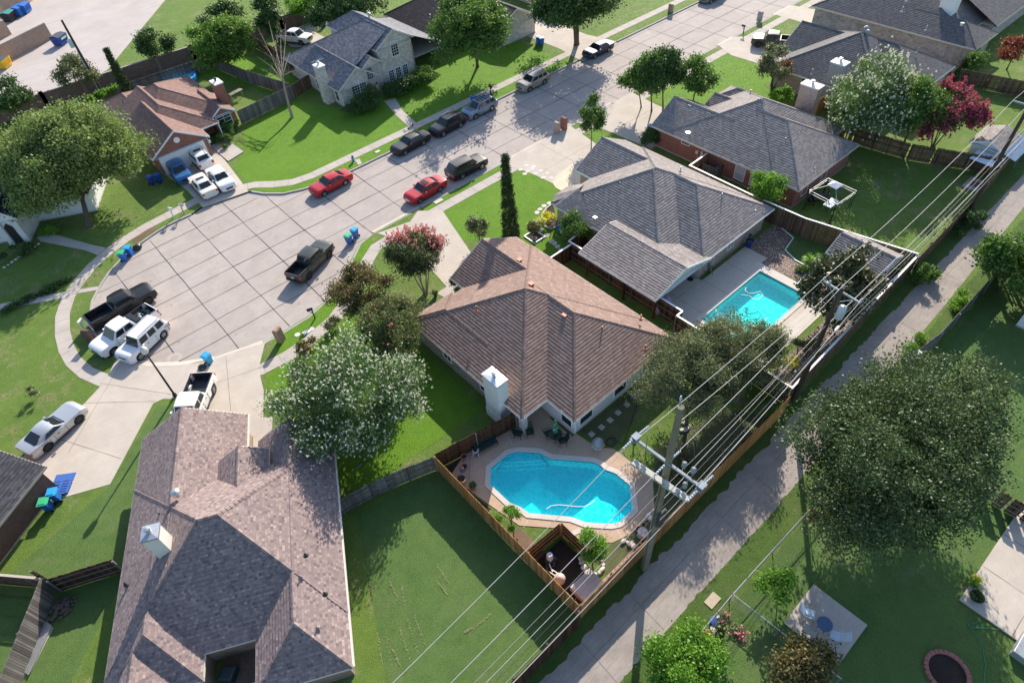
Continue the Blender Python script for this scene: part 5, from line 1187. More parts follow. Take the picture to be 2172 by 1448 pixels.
# cargo and things in the truck beds
M0 = pk.matrix_basis.copy()
import mathutils
Mt = Matrix.Translation(pk.location) @ Matrix.Rotation(pk.rotation_euler.z, 4, 'Z')
m = MB(); m.M = Mt; m.lathe([(.18, .66), (.3, .68), (.3, .84), (.18, .86)], (-1.75, .35, 0), 18); tag(m.build('spare_wheel', RIM), 'silver spare wheel lying in the white work pickup bed', 'wheel')
m = MB(); m.M = Mt
cl = [plain('blue_cloth', (.05, .15, .35)), plain('green_cloth', (.12, .3, .12)), plain('pale_cloth', (.5, .5, .48)), plain('orange_cloth', (.4, .12, .04)), BLACK]
for i in range(46):
    x = rng.uniform(-2.6, -1.3); y = rng.uniform(-.7, .6); s0 = rng.uniform(.06, .2); m.lathe([(s0*.6, .66), (s0, .7+s0*.4), (s0*.4, .72+s0)], (x, y, 0), 7, mi=rng.randrange(5))
tag(m.build('scrap_load', cl), 'jumble of bags and scrap filling the white work pickup bed', 'scrap', kind='stuff')
m = MB(); m.M = Mt; m.box(-1.35, -.92, -.75, .75, 1.18, 1.32); tag(m.build('tool_box', TRIMB), 'black tool box across the white work pickup bed behind the cab', 'tool box')
# logo (leaf-like outline) on the hood of the work pickup
m = MB(); m.M = Mt
def arc(c0, r, a0, a1, z=1.235, w=.022, sx=1.):
    pts = [(c0[0]+r*math.cos(R(a0+(a1-a0)*i/12)), c0[1]+r*sx*math.sin(R(a0+(a1-a0)*i/12)), z) for i in range(13)]
    for a, b in zip(pts, pts[1:]): m.bar(a, b, w, .006)
for yy in (-.25, 0, .25): arc((2.0, yy), .2, 0, 360, z=1.215 if yy else 1.225, sx=.6)
arc((2.05, 0), .42, 60, 300, z=1.215)
o = m.build('hood_emblem', BLACK, pk); o.name = 'hood_emblem'
# ================= bins, mailboxes, street objects =================
BINB = plain('bin_blue', (.02, .14, .48), .45, var=.06); BINL = plain('bin_light_blue', (.03, .33, .62), .45, var=.06); BING = plain('bin_green_lid', (.05, .42, .2), .45, var=.06); BIND = plain('bin_deep_blue', (.015, .06, .28), .5, var=.08)
def make_bin(label, body, lid, loc, ang, group=None, open_=False, sc=1.):
    t = thing('wheelie_bin', label, 'wheelie bin', loc, ang, group)
    m = MB(); h = .98*sc; a, b = .2*sc, .22*sc; A, B = .27*sc, .31*sc
    lo = [(-a, -b), (a, -b), (a, b), (-a, b)]; up = [(-A, -B), (A, -B), (A, B), (-A, B)]
    for i in range(4): j = (i+1) % 4; m.face([(*lo[i], .06), (*lo[j], .06), (*up[j], h), (*up[i], h)])
    m.face([(*p, .06) for p in lo]); m.box(-A-.03, A+.03, -B-.03, B+.03, h-.06, h); m.build('bin_body', body, t, local=True)
    m = MB(); m.box(-A-.06, A+.05, -B-.04, B+.04, h+.002, h+.04); m.box(-A+.05, A-.06, -B+.07, B-.07, h+.04, h+.075); m.tube([(-A-.08, -B+.06, h), (-A-.08, B-.06, h)], .022, 6); m.build('lid', lid, t, local=True)
    for y in (-b-.04, b+.04):
        m = MB(); m.tube([(-a-.05, y-.03, .12), (-a-.05, y+.03, .12)], .12, 14); m.build('wheel', BLACK, t, local=True)
    return t
def bins(spec):
    for label, px_, z, body, lid, ang, *g_ in spec:
        p = P(*px_, z); make_bin(label, body, lid, p, R(ang), *(g_ or ['wheelie bins']))
bins([('blue bin with pale green lid beside the lone light-blue bin, near the pink-flowered tree', (742, 516), RZ, BINB, BING, 200), ('blue bin with light blue lid next to the green-lidded bin near the pink-flowered tree', (755, 503), RZ, BINB, BINL, 200),
      ('blue bin with green lid at the kerb by the white arched house path', (266, 552), RZ, BINB, BING, -40), ('taller all-blue bin behind the green-lidded one at the cul-de-sac kerb', (279, 541), RZ, BINB, BINL, -40),
      ('single light-blue bin standing behind the empty white pickup bed', (446, 770), RZ, BINL, BINL, 20),
      ('green-lidded blue bin against the dark brick wall at lower left', (108, 1078), 0, BINB, BING, 150), ('light-blue-lidded bin beside the dark brick wall at lower left', (126, 1058), 0, BINB, BINL, 150),
      ('blue bin at left of the pair on the grass by the far driveway', (1142, 93), 0, BINB, BIND, 250), ('blue bin at right of the pair on the grass by the far driveway', (1149, 96), 0, BINB, BINB, 250),
      ('blue bin standing on the verge behind the pale blue SUV', (1006, 222), 0, BINB, BINB, 200),
      ('deep blue bin next to the pink wall and rounded bush', (1190, 494), 0, BINB, BIND, 100), ('small deep blue bin half hidden by the rounded bush', (1201, 502), 0, BIND, BINB, 100),
      ('dark blue bin left of the pair under the big pale tree', (325, 390), 0, BIND, BIND, 20), ('dark blue bin right of the pair under the big pale tree', (341, 386), 0, BIND, BIND, 20),
      ('green utility bin on the small lawn behind the two-storey house', (688, 57), 0, plain('utility_green', (.06, .22, .14)), plain('utility_green', (.06, .22, .14)), 30),
      ('bright blue bin tucked by the corner bush of the brick house', (1379, 284), 0, BINB, BINL, 100)])
m = MB(); c = P(99, 1035, 0); M2 = Matrix.Translation(P(129, 1036)) @ Matrix.Rotation(R(145), 4, 'Z'); m.M = M2
for i in range(5): m.box(-.7, .7, -.45+.2*i, -.32+.2*i, 0, .13)
for i in range(3): m.box(-.7+.6*i, -.55+.6*i, -.5, .5, .13, .18)
m.box(-.7, .7, -1.2, -.6, .03, .06)
tag(m.build('pallet', [plain('blue_wood', (.04, .12, .4))]), 'blue painted pallet leaning flat by the bins at lower left', 'pallet')
def bag(label, p, s=1, sx=1.4):
    m = MB(); m.lathe([(.05, 0), (.3*s, .06), (.36*s, .22*s), (.24*s, .42*s), (.06, .5*s)], (0, 0, 0), 12, sx=sx); tag(smooth(m.build('rubbish_bag', plain('bag_black', (.02, .024, .022), .3), loc=p), 60), label, 'rubbish bag')
bag('black rubbish bag lying at the kerb beside the two blue bins', P(293, 528, RZ)); bag('black rubbish bag behind the empty white pickup', P(431, 783, RZ), 1, 1)
def brick_mailbox(label, p, ang, mat, h=1.25, w=.5, d=.62):
    t = thing('mailbox', label, 'mailbox', p, ang); m = MB(); n = 8
    prof = [(-w/2, 0), (w/2, 0), (w/2, h-.2)]+[(w/2*math.cos(math.pi*i/n), h-.2+.2*math.sin(math.pi*i/n)) for i in range(1, n)]+[(-w/2, h-.2)]
    k = len(prof)
    for yy in (-d/2, d/2): m.face([(x, yy, z) for x, z in prof][::1 if yy < 0 else -1], 0, uv=[(x, z) for x, z in prof])
    acc = 0
    for i in range(k):
        a, b = prof[i], prof[(i+1) % k]; L = math.dist(a, b); m.face([(a[0], -d/2, a[1]), (a[0], d/2, a[1]), (b[0], d/2, b[1]), (b[0], -d/2, b[1])], 0, uv=[(0, acc), (d, acc), (d, acc+L), (0, acc+L)]); acc += L
    m.build('brick_pier', mat, t, local=True); m = MB(); m.box(-.11, .11, d/2, d/2+.02, h-.42, h-.24); m.build('mailbox_door', METAL, t, local=True)
brick_mailbox('tan brick pillar mailbox on the verge near the white-flowered tree', P(597, 722), R(-60), B_TAN, 1.5)
brick_mailbox('pale brick mailbox left of the red one on the verge', P(1181, 281), 0, B_PINK, 1.3); brick_mailbox('red brick mailbox right of the pale one on the verge', P(1196, 274), 0, B_RED, 1.45)
brick_mailbox('grey stone mailbox on the far verge by the post mailbox', P(1610, 45), 0, B_STONE, 1.3); brick_mailbox('stone mailbox in the tree shade on the left far verge', P(1422, 27), 0, B_TAN, 1.2)
brick_mailbox('dark brick pier mailbox behind the black pickup tailgate', P(196, 722), R(40), B_DARK, 1.3)
def post_mailbox(label, p, ang, col, h=1.05, post=None):
    t = thing('mailbox', label, 'mailbox', p, ang); m = MB(); m.box(-.05, .05, -.05, .05, 0, h); m.bar((0, 0, h-.4), (.3, 0, h-.05), .05, .05); m.box(-.1, .4, -.04, .04, h-.05, h); m.build('post', post or col, t, local=True)
    m = MB(); n = 8; w, L = .2, .5; prof = [(-w/2, h), (w/2, h), (w/2, h+.12)]+[(w/2*math.cos(math.pi*i/n), h+.12+w/2*math.sin(math.pi*i/n)) for i in range(1, n)]+[(-w/2, h+.12)]
    for x in (-.1, L-.1): m.face([(x, a, b) for a, b in prof])
    for i in range(len(prof)): a, b = prof[i], prof[(i+1) % len(prof)]; m.face([(-.1, *a), (L-.1, *a), (L-.1, *b), (-.1, *b)])
    m.build('letter_box', col, t, local=True)
post_mailbox('black post mailbox on the cul-de-sac verge near the white covers', P(668.5, 675), R(160), BLACK); post_mailbox('black post mailbox on the far verge in front of the olive pickup', P(1576, 73), R(100), BLACK)
post_mailbox('white post mailbox left of the grey one by the cul-de-sac kerb', P(369, 461), R(-60), WHITE); post_mailbox('grey post mailbox right of the white one by the cul-de-sac kerb', P(391, 453), R(-60), METAL)
post_mailbox('white letter box behind the black pickup at the kerb', P(180, 700), R(40), WHITE, .9); post_mailbox('black post mailbox beside the pale blue SUV', P(1041, 204), R(-90), BLACK, 1.2)
# hydrant
p = P(750, 342); t = thing('fire_hydrant', 'small blue fire hydrant by its concrete pad on the verge', 'fire hydrant', p); m = MB()
m.lathe([(.16, 0), (.16, .05), (.11, .06), (.11, .5), (.15, .52), (.13, .62), (.05, .72), (.03, .78)], (0, 0, 0), 14); m.build('barrel', plain('hydrant_blue', (.03, .16, .4)), t, local=True)
m = MB(); m.tube([(-.22, 0, .42), (.22, 0, .42)], .07, 10); m.tube([(0, 0, .4), (0, -.2, .4)], .08, 10); m.build('nozzle', METAL, t, local=True)
# scooter
p = P(872, 270); t = thing('kick_scooter', 'black kick scooter standing on the pavement by the front walk', 'scooter', p, R(20)); m = MB(); m.box(-.5, .35, -.08, .08, .12, .17); m.build('deck', BLACK, t, local=True)
m = MB(); m.tube([(.42, 0, .15), (.34, 0, 1.1)], .03, 6); m.tube([(.34, -.25, 1.1), (.34, .25, 1.1)], .025, 6); m.build('handlebar', BLACK, t, local=True)
for x in (-.55, .43): m = MB(); m.tube([(x, -.03, .1), (x, .03, .1)], .1, 12); m.build('wheel', BLACK, t, local=True)
# street lamp
b = P(372, 839.5); t = thing('street_lamp', 'slim black street lamp leaning over the cul-de-sac driveway', 'street lamp', b)
tp = None; best = 1e9
h = 5.6; q = P(309, 748, h); m = MB(); m.tube([b, b.lerp(q, .5), q], [.09, .075, .055], 10); m.lathe([(.16, 0), (.14, .3), (.1, .35)], b, 10); m.build('pole', BLACK, t)
m = MB(); m.lathe([(.08, -.1), (.22, .0), (.27, .35), (.2, .5), (.05, .62)], q, 10); m.build('lantern', plain('lantern_glass', (.55, .55, .5), .2), t)
# covers on verges
for px_, lab in (((631, 710), 'round pale valve cover on the cul-de-sac verge'), ((661, 698), 'small round white cap left of the flat covers'),):
    c = P(*px_); m = MB(); m.lathe([(.25, 0), (.25, .04)], (0, 0, 0), 14); tag(m.build('valve_cover', COPE, loc=c), lab, 'valve cover')
c = P(650, 705); m = MB(); m.box(-.3, .3, -.2, .2, 0, .06); tag(m.build('meter_cover', WHITE, loc=c, ), 'white rectangular meter cover on the cul-de-sac verge', 'meter cover')
c = P(930, 427); m = MB(); m.box(-.5, .5, -.25, .25, 0, .05); tag(m.build('meter_cover', COPE, loc=c), 'pale rectangular meter cover on the verge behind the dark red sedan', 'meter cover')
c = P(801, 322); m = MB(); m.box(-.3, .3, -.2, .2, 0, .05); tag(m.build('meter_cover', COPE, loc=c), 'small meter cover on the verge beside the black sedan', 'meter cover')
c = P(1511, 1273); m = MB(); m.M = Matrix.Rotation(R(0), 4, 'Z'); m.box(-.45, .45, -.28, .28, 0, .06); tag(m.build('utility_cover', plain('tan_cover', (.42, .34, .24)), loc=c), 'tan rectangular utility cover on the alley grass by the fence corner', 'utility cover')
# dumpsters
def dumpster(label, p, ang, col, lid, sign=None):
    t = thing('dumpster', label, 'dumpster', p, ang); m = MB(); L, W = 1.0, .85
    for a, b_ in (((-L, -W), (L, -W)), ((L, -W), (L, W)), ((L, W), (-L, W)), ((-L, W), (-L, -W))): m.face([(a[0]*.9, a[1]*.8, .12), (b_[0]*.9, b_[1]*.8, .12), (*b_, 1.35), (*a, 1.35)])
    m.box(-L-.1, L+.1, -.3, -.1, .75, .9); m.box(-L-.1, L+.1, .1, .3, .75, .9)
    for x in (-.6, -.2, .2, .6): m.box(x-.04, x+.04, -W-.03, -W+.1, .5, 1.3)
    m.build('container', col, t, local=True); m = MB(); m.face([(-L-.03, -W-.03, 1.36), (L+.03, -W-.03, 1.36), (L+.03, 0, 1.55), (-L-.03, 0, 1.55)]); m.face([(-L-.03, W+.03, 1.36), (L+.03, W+.03, 1.36), (L+.03, 0, 1.55), (-L-.03, 0, 1.55)]); m.build('lid', lid, t, local=True)
    if sign: m = MB(); m.box(-.6, .6, -W-.05, -W-.035, .85, 1.15); m.build('sign_panel', sign, t, local=True)
LID = plain('lid_black', (.05, .055, .06), .5)
for lab, px_, a, c, l, sg in (('large blue dumpster with pale sign beside the tan screen wall', (132, 94), 40, BIND, LID, plain('pale_sign', (.4, .6, .45))), ('yellow dumpster at the left edge below the tan screen wall', (12, 143), 50, plain('dumpster_yellow', (.7, .42, .02)), LID, None),
      ('blue dumpster nearest the school building wall', (56, 27), 50, BINB, BINB, None), ('blue dumpster second from the school building wall', (43, 33), 50, BINB, BINB, None), ('teal-lidded dark dumpster in the bin yard at top left', (24, 44), 50, BLACK, plain('lid_teal', (.02, .2, .2)), None)): dumpster(lab, P(*px_), R(a), c, l, sg)
# ================= trees and plants =================
def leafcloud(cent, rad, n_cl, per, ls, spread, seed, droop=0., top=.0, hollow=.55, up=.5, tips=0.):
    "leaf quads in clumps spread through an uneven ellipsoid; returns verts, faces, rnd, clump centres"
    r = np.random.RandomState(seed)
    # boughs first, then leaf clumps over each bough, so the crown has masses and gaps
    n_cl = int(n_cl*1.35); nb = max(5, int(n_cl/17)); big = min(rad) > .9 and not top
    d = r.normal(size=(nb, 3)); d /= np.linalg.norm(d, axis=1)[:, None]
    d[:, 2] = np.where(d[:, 2] < -.35, d[:, 2]*.4, d[:, 2])
    lob = 1+.12*np.sin(d[:, 0]*3.1+seed)+.10*np.sin(d[:, 1]*4.3+seed*2.)
    br = (hollow*.9+(1-hollow*.9)*r.rand(nb)**.5)*lob*(.80 if big else .92)
    if tips: br = np.where(r.rand(nb) < tips, br*r.uniform(1.03, 1.16, nb), br)
    bc = d*br[:, None]; bi = r.randint(0, nb, n_cl); e = r.normal(size=(n_cl, 3)); e /= np.linalg.norm(e, axis=1)[:, None]; e[:, 2] = np.abs(e[:, 2])*np.where(r.rand(n_cl) < .78, 1, -1)
    bs = (r.uniform(.16, .30, nb) if big else r.uniform(.08, .16, nb))
    cc = (bc[bi]+e*bs[bi][:, None]*r.uniform(.5, 1.05, n_cl)[:, None])*np.array(rad)
    if top > .8:
        d = r.normal(size=(n_cl, 3)); d /= np.linalg.norm(d, axis=1)[:, None]; cc = d*(hollow+(1-hollow)*r.rand(n_cl))[:, None]*np.array(rad); cc[:, 2] = rad[2]*r.uniform(-1, 1, n_cl); a_ = r.uniform(0, 6.283, n_cl); q_ = r.uniform(.75, 1, n_cl); cc[:, 0] = rad[0]*q_*np.cos(a_); cc[:, 1] = rad[1]*q_*np.sin(a_)
    if top: # pointed crown: narrower towards the top
        h = (cc[:, 2]/rad[2]+1)/2; f = np.clip(1-top*h**1.2, .06, 1)[:, None]; cc[:, :2] *= f
    cs = spread*(.6+.8*r.rand(n_cl)); ctint = np.clip(.5*r.rand(nb)[bi]+.5*r.rand(n_cl), 0, 1)
    spread_ = 1; cs = cs*.8; n = n_cl*per; ci = np.repeat(np.arange(n_cl), per)
    q = r.normal(size=(n, 3))*cs[ci][:, None]*np.array([1, 1, .6])
    pc = cc[ci]+q
    nm = r.normal(size=(n, 3))+np.array([0, 0, up])+.5*q/np.maximum(.05, np.linalg.norm(q, axis=1))[:, None]; nm /= np.linalg.norm(nm, axis=1)[:, None]
    a = np.cross(nm, r.normal(size=(n, 3))); a /= np.linalg.norm(a, axis=1)[:, None]; b = np.cross(nm, a)
    s = ls*(.6+.8*r.rand(n)); a *= s[:, None]*.5; b *= s[:, None]*.32
    V = np.stack([pc-a, pc+b, pc+a, pc-b], 1).reshape(-1, 3)+np.array(cent)
    F = np.arange(n*4).reshape(n, 4)
    return V, F, np.clip(.45*ctint[ci]+.55*r.rand(n), 0, 1), cc+np.array(cent)
def trunk(t, base, top, r0, mat, limbs, stems=1, spreadb=.0, name='trunk'):
    m = MB(); base = Vector(base); top = Vector(top)
    for s in range(stems):
        a = 2*math.pi*s/max(1, stems)+.4; off = Vector((math.cos(a), math.sin(a), 0))*spreadb*(1 if stems > 1 else 0)
        p0 = base+off*.25; mid = base.lerp(top, .5)+off*.9+Vector((rng.gauss(0, .06), rng.gauss(0, .06), 0)); tp = top+off*1.6
        m.tube([p0+Vector((0, 0, -.1)), p0.lerp(mid, .15)+Vector((0, 0, .1)), mid, tp], [r0*1.35, r0, r0*.75, r0*.45], 9)
        for k in range(len(limbs)):
            if k % stems != s: continue
            l = Vector(limbs[k]); st = p0.lerp(tp, rng.uniform(.55, .98)) if stems == 1 else mid.lerp(tp, rng.uniform(.2, .95))
            md = st.lerp(l, .5)+Vector((0, 0, rng.uniform(.0, .12)*(l-st).length)); m.tube([st, md, l], [r0*.42, r0*.25, r0*.07], 6)
    return smooth(m.build(name, mat, t), 60)
def tree(name, label, cat, base, zc, rad, lm, ls=.26, n=260, per=34, spread=.5, bark=None, r0=.16, seed=None, top=0., off=(0, 0), stems=1, spreadb=0., flowers=None, fl_n=0, fl_s=.12, fl_up=0., hollow=.5, group=None, tips=.12, lightf=None, up=.5):
    b = Vector((base[0], base[1], 0)); t = thing(name, label, cat, b, group=group); seed = seed or rng.randrange(9999)
    c = (off[0], off[1], zc)
    V, F, rn, cc = leafcloud(c, rad, n, per, ls, spread, seed, top=top, hollow=hollow, tips=tips, up=up)
    V[:, 2] = np.maximum(V[:, 2], .05)
    fast_mesh('crown', V, F, lm, t, rnd=rn)
    rs = np.random.RandomState(seed+1); pick = rs.choice(len(cc), min(len(cc), 16 if rad[0] > 1.2 else 6), replace=False)
    tpz = zc-rad[2]*.35 if not top else zc
    if r0: trunk(t, b, b+Vector((off[0]*.6, off[1]*.6, max(.5, tpz))), r0, bark or BARK, [b+Vector(cc[i]) for i in pick], stems, spreadb)
    if flowers:
        # blossom panicles on the outer clumps
        ctr = np.array(c); dd = (cc-ctr)/np.array(rad); rr = np.linalg.norm(dd, axis=1); w_ = (rr > .62) & (dd[:, 2] > fl_up)
        if lightf is not None: w_ &= (dd@np.array(lightf[:3]) > lightf[3])
        sel = cc[w_]
        if len(sel):
            r = np.random.RandomState(seed+5); k = r.randint(0, len(sel), fl_n); o = sel[k]+r.normal(size=(fl_n, 3))*spread*.9; dn = (o-ctr)/np.array(rad); o += dn/np.linalg.norm(dn, axis=1)[:, None]*spread*.75
            per2 = 9; n2 = fl_n*per2; ci = np.repeat(np.arange(fl_n), per2); pc = o[ci]+r.normal(size=(n2, 3))*fl_s*np.array([.6, .6, .9]); nm = r.normal(size=(n2, 3)); nm /= np.linalg.norm(nm, axis=1)[:, None]
            a = np.cross(nm, r.normal(size=(n2, 3))); a /= np.linalg.norm(a, axis=1)[:, None]; bb = np.cross(nm, a); a *= fl_s*.55; bb *= fl_s*.55
            V = np.stack([pc-a-bb, pc+a-bb, pc+a+bb, pc-a+bb], 1).reshape(-1, 3); fast_mesh('blossoms', V, np.arange(n2*4).reshape(n2, 4), flowers, t, rnd=r.rand(n2))
    return t
L_SYC = leaf_mat('leaf_pale_green', (.07, .10, .03), (.13, .175, .055), (.22, .27, .11), .3)
L_MID = leaf_mat('leaf_mid_green', (.030, .065, .014), (.065, .12, .025), (.11, .18, .045), .3)
L_DEEP = leaf_mat('leaf_deep_green', (.018, .042, .012), (.040, .078, .022), (.085, .135, .045), .22)
L_BIG = leaf_mat('leaf_big_tree', (.024, .042, .016), (.048, .076, .028), (.10, .14, .06), .25, .38, .6)
L_OLIVE = leaf_mat('leaf_olive', (.060, .072, .032), (.10, .115, .052), (.17, .18, .095), .2)
L_CYP = leaf_mat('leaf_cypress', (.018, .032, .012), (.035, .055, .02), (.06, .085, .032), .08, .8, .2)
L_MAG = leaf_mat('leaf_magnolia', (.020, .034, .012), (.045, .058, .020), (.16, .11, .045), .08, .22, .8)
L_CRAPE = leaf_mat('leaf_crape', (.040, .065, .022), (.08, .105, .04), (.17, .13, .06), .3)
L_CRAPED = leaf_mat('leaf_crape_dark', (.026, .044, .018), (.055, .078, .032), (.15, .10, .045), .25)
L_WHT = leaf_mat('leaf_white_crape', (.030, .065, .022), (.062, .115, .038), (.12, .17, .06), .3)
L_BRT = leaf_mat('leaf_bright_green', (.05, .12, .012), (.10, .20, .025), (.17, .30, .05), .35)
L_LG = leaf_mat('leaf_fresh_green', (.045, .09, .016), (.085, .15, .028), (.14, .22, .05), .35)
L_RED = leaf_mat('leaf_red', (.09, .018, .012), (.17, .04, .025), (.20, .12, .04), .25)
L_YEL = leaf_mat('leaf_yellow', (.28, .28, .02), (.45, .42, .03), (.6, .52, .06), .3)
L_RUST = leaf_mat('leaf_rust', (.10, .045, .02), (.16, .08, .035), (.22, .13, .06), .2)
L_BRONZE = leaf_mat('leaf_bronze_tipped', (.035, .05, .02), (.085, .08, .03), (.24, .15, .06), .25)
FL_W = leaf_mat('petal_white', (.58, .58, .48), (.72, .70, .60), (.82, .80, .72), .25, .7, .2)
FL_P = leaf_mat('petal_pink', (.42, .10, .13), (.58, .20, .24), (.68, .34, .35), .3, .7, .2)
FL_M = leaf_mat('petal_magenta', (.22, .03, .07), (.33, .06, .12), (.43, .13, .19), .3, .7, .2)
def at(px_, z): return P(px_[0], px_[1], z)
def T(name, label, cat, ctr, zc, rad, lm, base=None, **k):
    if not k.get('top'): rad = tuple(x*1.09 for x in rad)
    """ctr = photo point of the crown's middle at height zc"""
    c = at(ctr, zc); b = at(base, 0) if base else Vector((c.x, c.y, 0))
    return tree(name, label, cat, (b.x, b.y), zc, rad, lm, off=(c.x-b.x, c.y-b.y), **k)
T('shade_tree', 'huge pale green tree covering the left side of the red-roofed house', 'tree', (152, 338), 5.4, (6.2, 6.2, 5.2), L_SYC, base=(190, 480), n=1900, per=40, ls=.24, spread=.55, r0=.3, seed=11, tips=.2)
T('shade_tree', 'huge dark glossy tree filling the right side beyond the alley', 'tree', (1905, 945), 5.6, (7.0, 5.5, 4.4), L_BIG, base=(1930, 1080), n=2300, per=42, ls=.15, spread=.38, r0=.3, bark=BARK, seed=23, tips=.3, hollow=.45)
T('flowering_tree', 'big rounded tree thick with white blossom beside the nearest roof', 'tree', (742, 848), 3.7, (4.9, 4.6, 3.5), L_WHT, n=1100, per=38, ls=.14, spread=.36, r0=.13, stems=4, spreadb=.7, flowers=FL_W, fl_n=2600, fl_s=.05, fl_up=-.25, seed=31, tips=.15)
T('flowering_tree', 'crape myrtle with pink blossom and bare multi-stem trunk by the driveway', 'tree', (884, 535), 3.4, (2.6, 2.6, 2.0), L_CRAPED, base=(903, 622), n=460, per=34, ls=.15, spread=.3, r0=.07, stems=5, spreadb=.55, bark=BARK_PALE, flowers=FL_P, fl_n=300, fl_s=.09, fl_up=-.1, lightf=(.6, .35, .5, .1), seed=41)
T('flowering_tree', 'bronze-tinged crape myrtle without blossom left of the pink one', 'tree', (768, 615), 3.3, (2.6, 2.5, 2.2), L_BRONZE, n=380, per=34, ls=.15, spread=.3, r0=.08, stems=4, spreadb=.5, flowers=FL_P, fl_n=16, fl_s=.06, seed=43)
T('flowering_tree', 'grey-green crape myrtle with sparse pink tufts against the brown roof', 'tree', (845, 695), 3.3, (2.75, 2.7, 2.4), L_CRAPE, n=420, per=34, ls=.15, spread=.32, r0=.08, stems=4, spreadb=.5, flowers=FL_P, fl_n=36, fl_s=.065, seed=47)
T('willow_tree', 'feathery olive tree spreading over the corner by the right pool', 'tree', (1470, 790), 3.8, (4.3, 2.9, 2.5), L_OLIVE, base=(1455, 905), n=1100, per=42, ls=.115, spread=.34, r0=.14, bark=BARK, seed=53, tips=.25)
T('willow_tree', 'second feathery tree with faint pink flowers at the right pool corner', 'tree', (1585, 745), 3.7, (3.2, 3.0, 2.4), L_OLIVE, base=(1560, 850), n=800, per=40, ls=.115, spread=.33, r0=.09, stems=3, spreadb=.4, bark=BARK_PALE, flowers=FL_W, fl_n=50, fl_s=.06, seed=59, tips=.25)
T('magnolia_tree', 'dark glossy magnolia with bronze leaf backs behind the utility pole', 'tree', (1790, 606), 3.3, (3.2, 2.8, 3.0), L_MAG, n=380, per=22, ls=.27, spread=.34, r0=.12, seed=61, tips=.2)
T('shade_tree', 'leafy green tree cut by the right edge above the far alley fence', 'tree', (2165, 545), 3.6, (3.0, 3.2, 2.9), L_MID, n=360, per=30, ls=.26, spread=.42, r0=.16, seed=67)
T('cypress_tree', 'tall narrow cypress standing before the brown roof', 'tree', (1078, 425), 4.5, (.82, .82, 4.6), L_CYP, base=(1085, 505), n=520, per=26, ls=.12, spread=.14, r0=.1, top=.85, hollow=.7, tips=0, seed=71)
T('cypress_tree', 'slim leaning cypress in front of the brick boundary wall', 'tree', (256, 165), 3.6, (.8, .8, 3.7), L_CYP, base=(268, 200), n=320, per=22, ls=.16, spread=.16, r0=.1, top=.85, hollow=.7, tips=0, seed=73)
T('street_tree', 'big round street tree on the lawn right of the two-storey house', 'tree', (1004, 66), 5.6, (5.6, 5.6, 4.9), L_MID, base=(1013, 142), n=620, per=30, ls=.30, spread=.5, r0=.2, seed=79, tips=.2)
T('street_tree', 'large dark oak with forked trunk by the far driveway', 'tree', (1215, 10), 6.0, (6.4, 6.4, 4.2), L_DEEP, base=(1223, 95), n=700, per=30, ls=.32, spread=.55, r0=.3, stems=2, spreadb=.5, seed=83, tips=.2)
GT = 'clustered small trees on the right verge'
T('street_tree', 'tallest of the three clustered trees on the right side of the street', 'tree', (1402, 150), 4.6, (2.7, 2.5, 2.7), L_DEEP, base=(1406, 236), n=330, per=30, ls=.24, spread=.42, r0=.1, seed=89, group=GT)
T('street_tree', 'middle tree of the clustered three with orange-tinged top', 'tree', (1375, 165), 4.2, (2.0, 2.0, 2.2), L_MID, base=(1382, 236), n=200, per=30, ls=.24, spread=.42, r0=.1, seed=91, group=GT)
T('street_tree', 'loose pale tree at the street end of the clustered three', 'tree', (1350, 170), 3.6, (1.6, 1.6, 1.8), L_MID, base=(1360, 228), n=130, per=28, ls=.22, spread=.4, r0=.08, seed=93, group=GT)
T('street_tree', 'open bright green tree standing right of the clustered three', 'tree', (1483, 165), 4.0, (2.2, 2.2, 2.5), L_MID, base=(1470, 215), n=190, per=30, ls=.24, spread=.42, r0=.08, seed=97)
T('street_tree', 'young egg-shaped tree on the verge before the grey roof', 'tree', (1254, 255), 3.0, (1.7, 1.7, 2.5), L_MID, base=(1254, 318), n=260, per=30, ls=.2, spread=.3, r0=.06, top=.5, seed=101)
T('juniper_tree', 'twisted windswept juniper with rust-brown side branch', 'tree', (1640, 140), 4.0, (1.8, 1.7, 2.3), L_OLIVE, base=(1636, 192), n=150, per=34, ls=.2, spread=.36, r0=.13, seed=103, tips=.4)
T('dead_bough', 'rust-brown dead boughs beside the twisted juniper', 'tree', (1672, 145), 2.6, (1.2, 1.0, 1.2), L_RUST, base=(1640, 192), n=60, per=26, ls=.16, spread=.3, r0=.05, seed=105)
T('flowering_tree', 'broad white-flowered tree behind the red brick house', 'tree', (1845, 220), 4.4, (5.4, 4.6, 3.8), L_WHT, n=900, per=34, ls=.17, spread=.42, r0=.12, stems=3, spreadb=.5, flowers=FL_W, fl_n=1300, fl_s=.065, fl_up=-.2, seed=107)
T('shade_tree', 'plain yellow-green tree between the white and the magenta blossom', 'tree', (1945, 240), 4.2, (2.9, 2.9, 3.6), L_MID, n=330, per=32, ls=.2, spread=.4, r0=.12, seed=109)
T('flowering_tree', 'crape myrtle with deep magenta blossom by the small shed', 'tree', (2010, 245), 3.6, (2.9, 2.7, 2.7), L_CRAPED, n=330, per=28, ls=.17, spread=.36, r0=.07, stems=4, spreadb=.5, flowers=FL_M, fl_n=620, fl_s=.15, fl_up=-.5, seed=113)
T('maple_tree', 'small red-leaved tree in the top right garden', 'tree', (2150, 110), 2.7, (1.9, 1.9, 1.6), L_RED, base=(2135, 148), n=170, per=30, ls=.18, spread=.36, r0=.08, seed=117)
T('small_tree', 'bright green small tree behind the capped fence by the brick wall', 'tree', (1628, 398), 2.5, (1.6, 1.5, 1.4), L_BRT, n=190, per=32, ls=.18, spread=.32, r0=.08, seed=121)
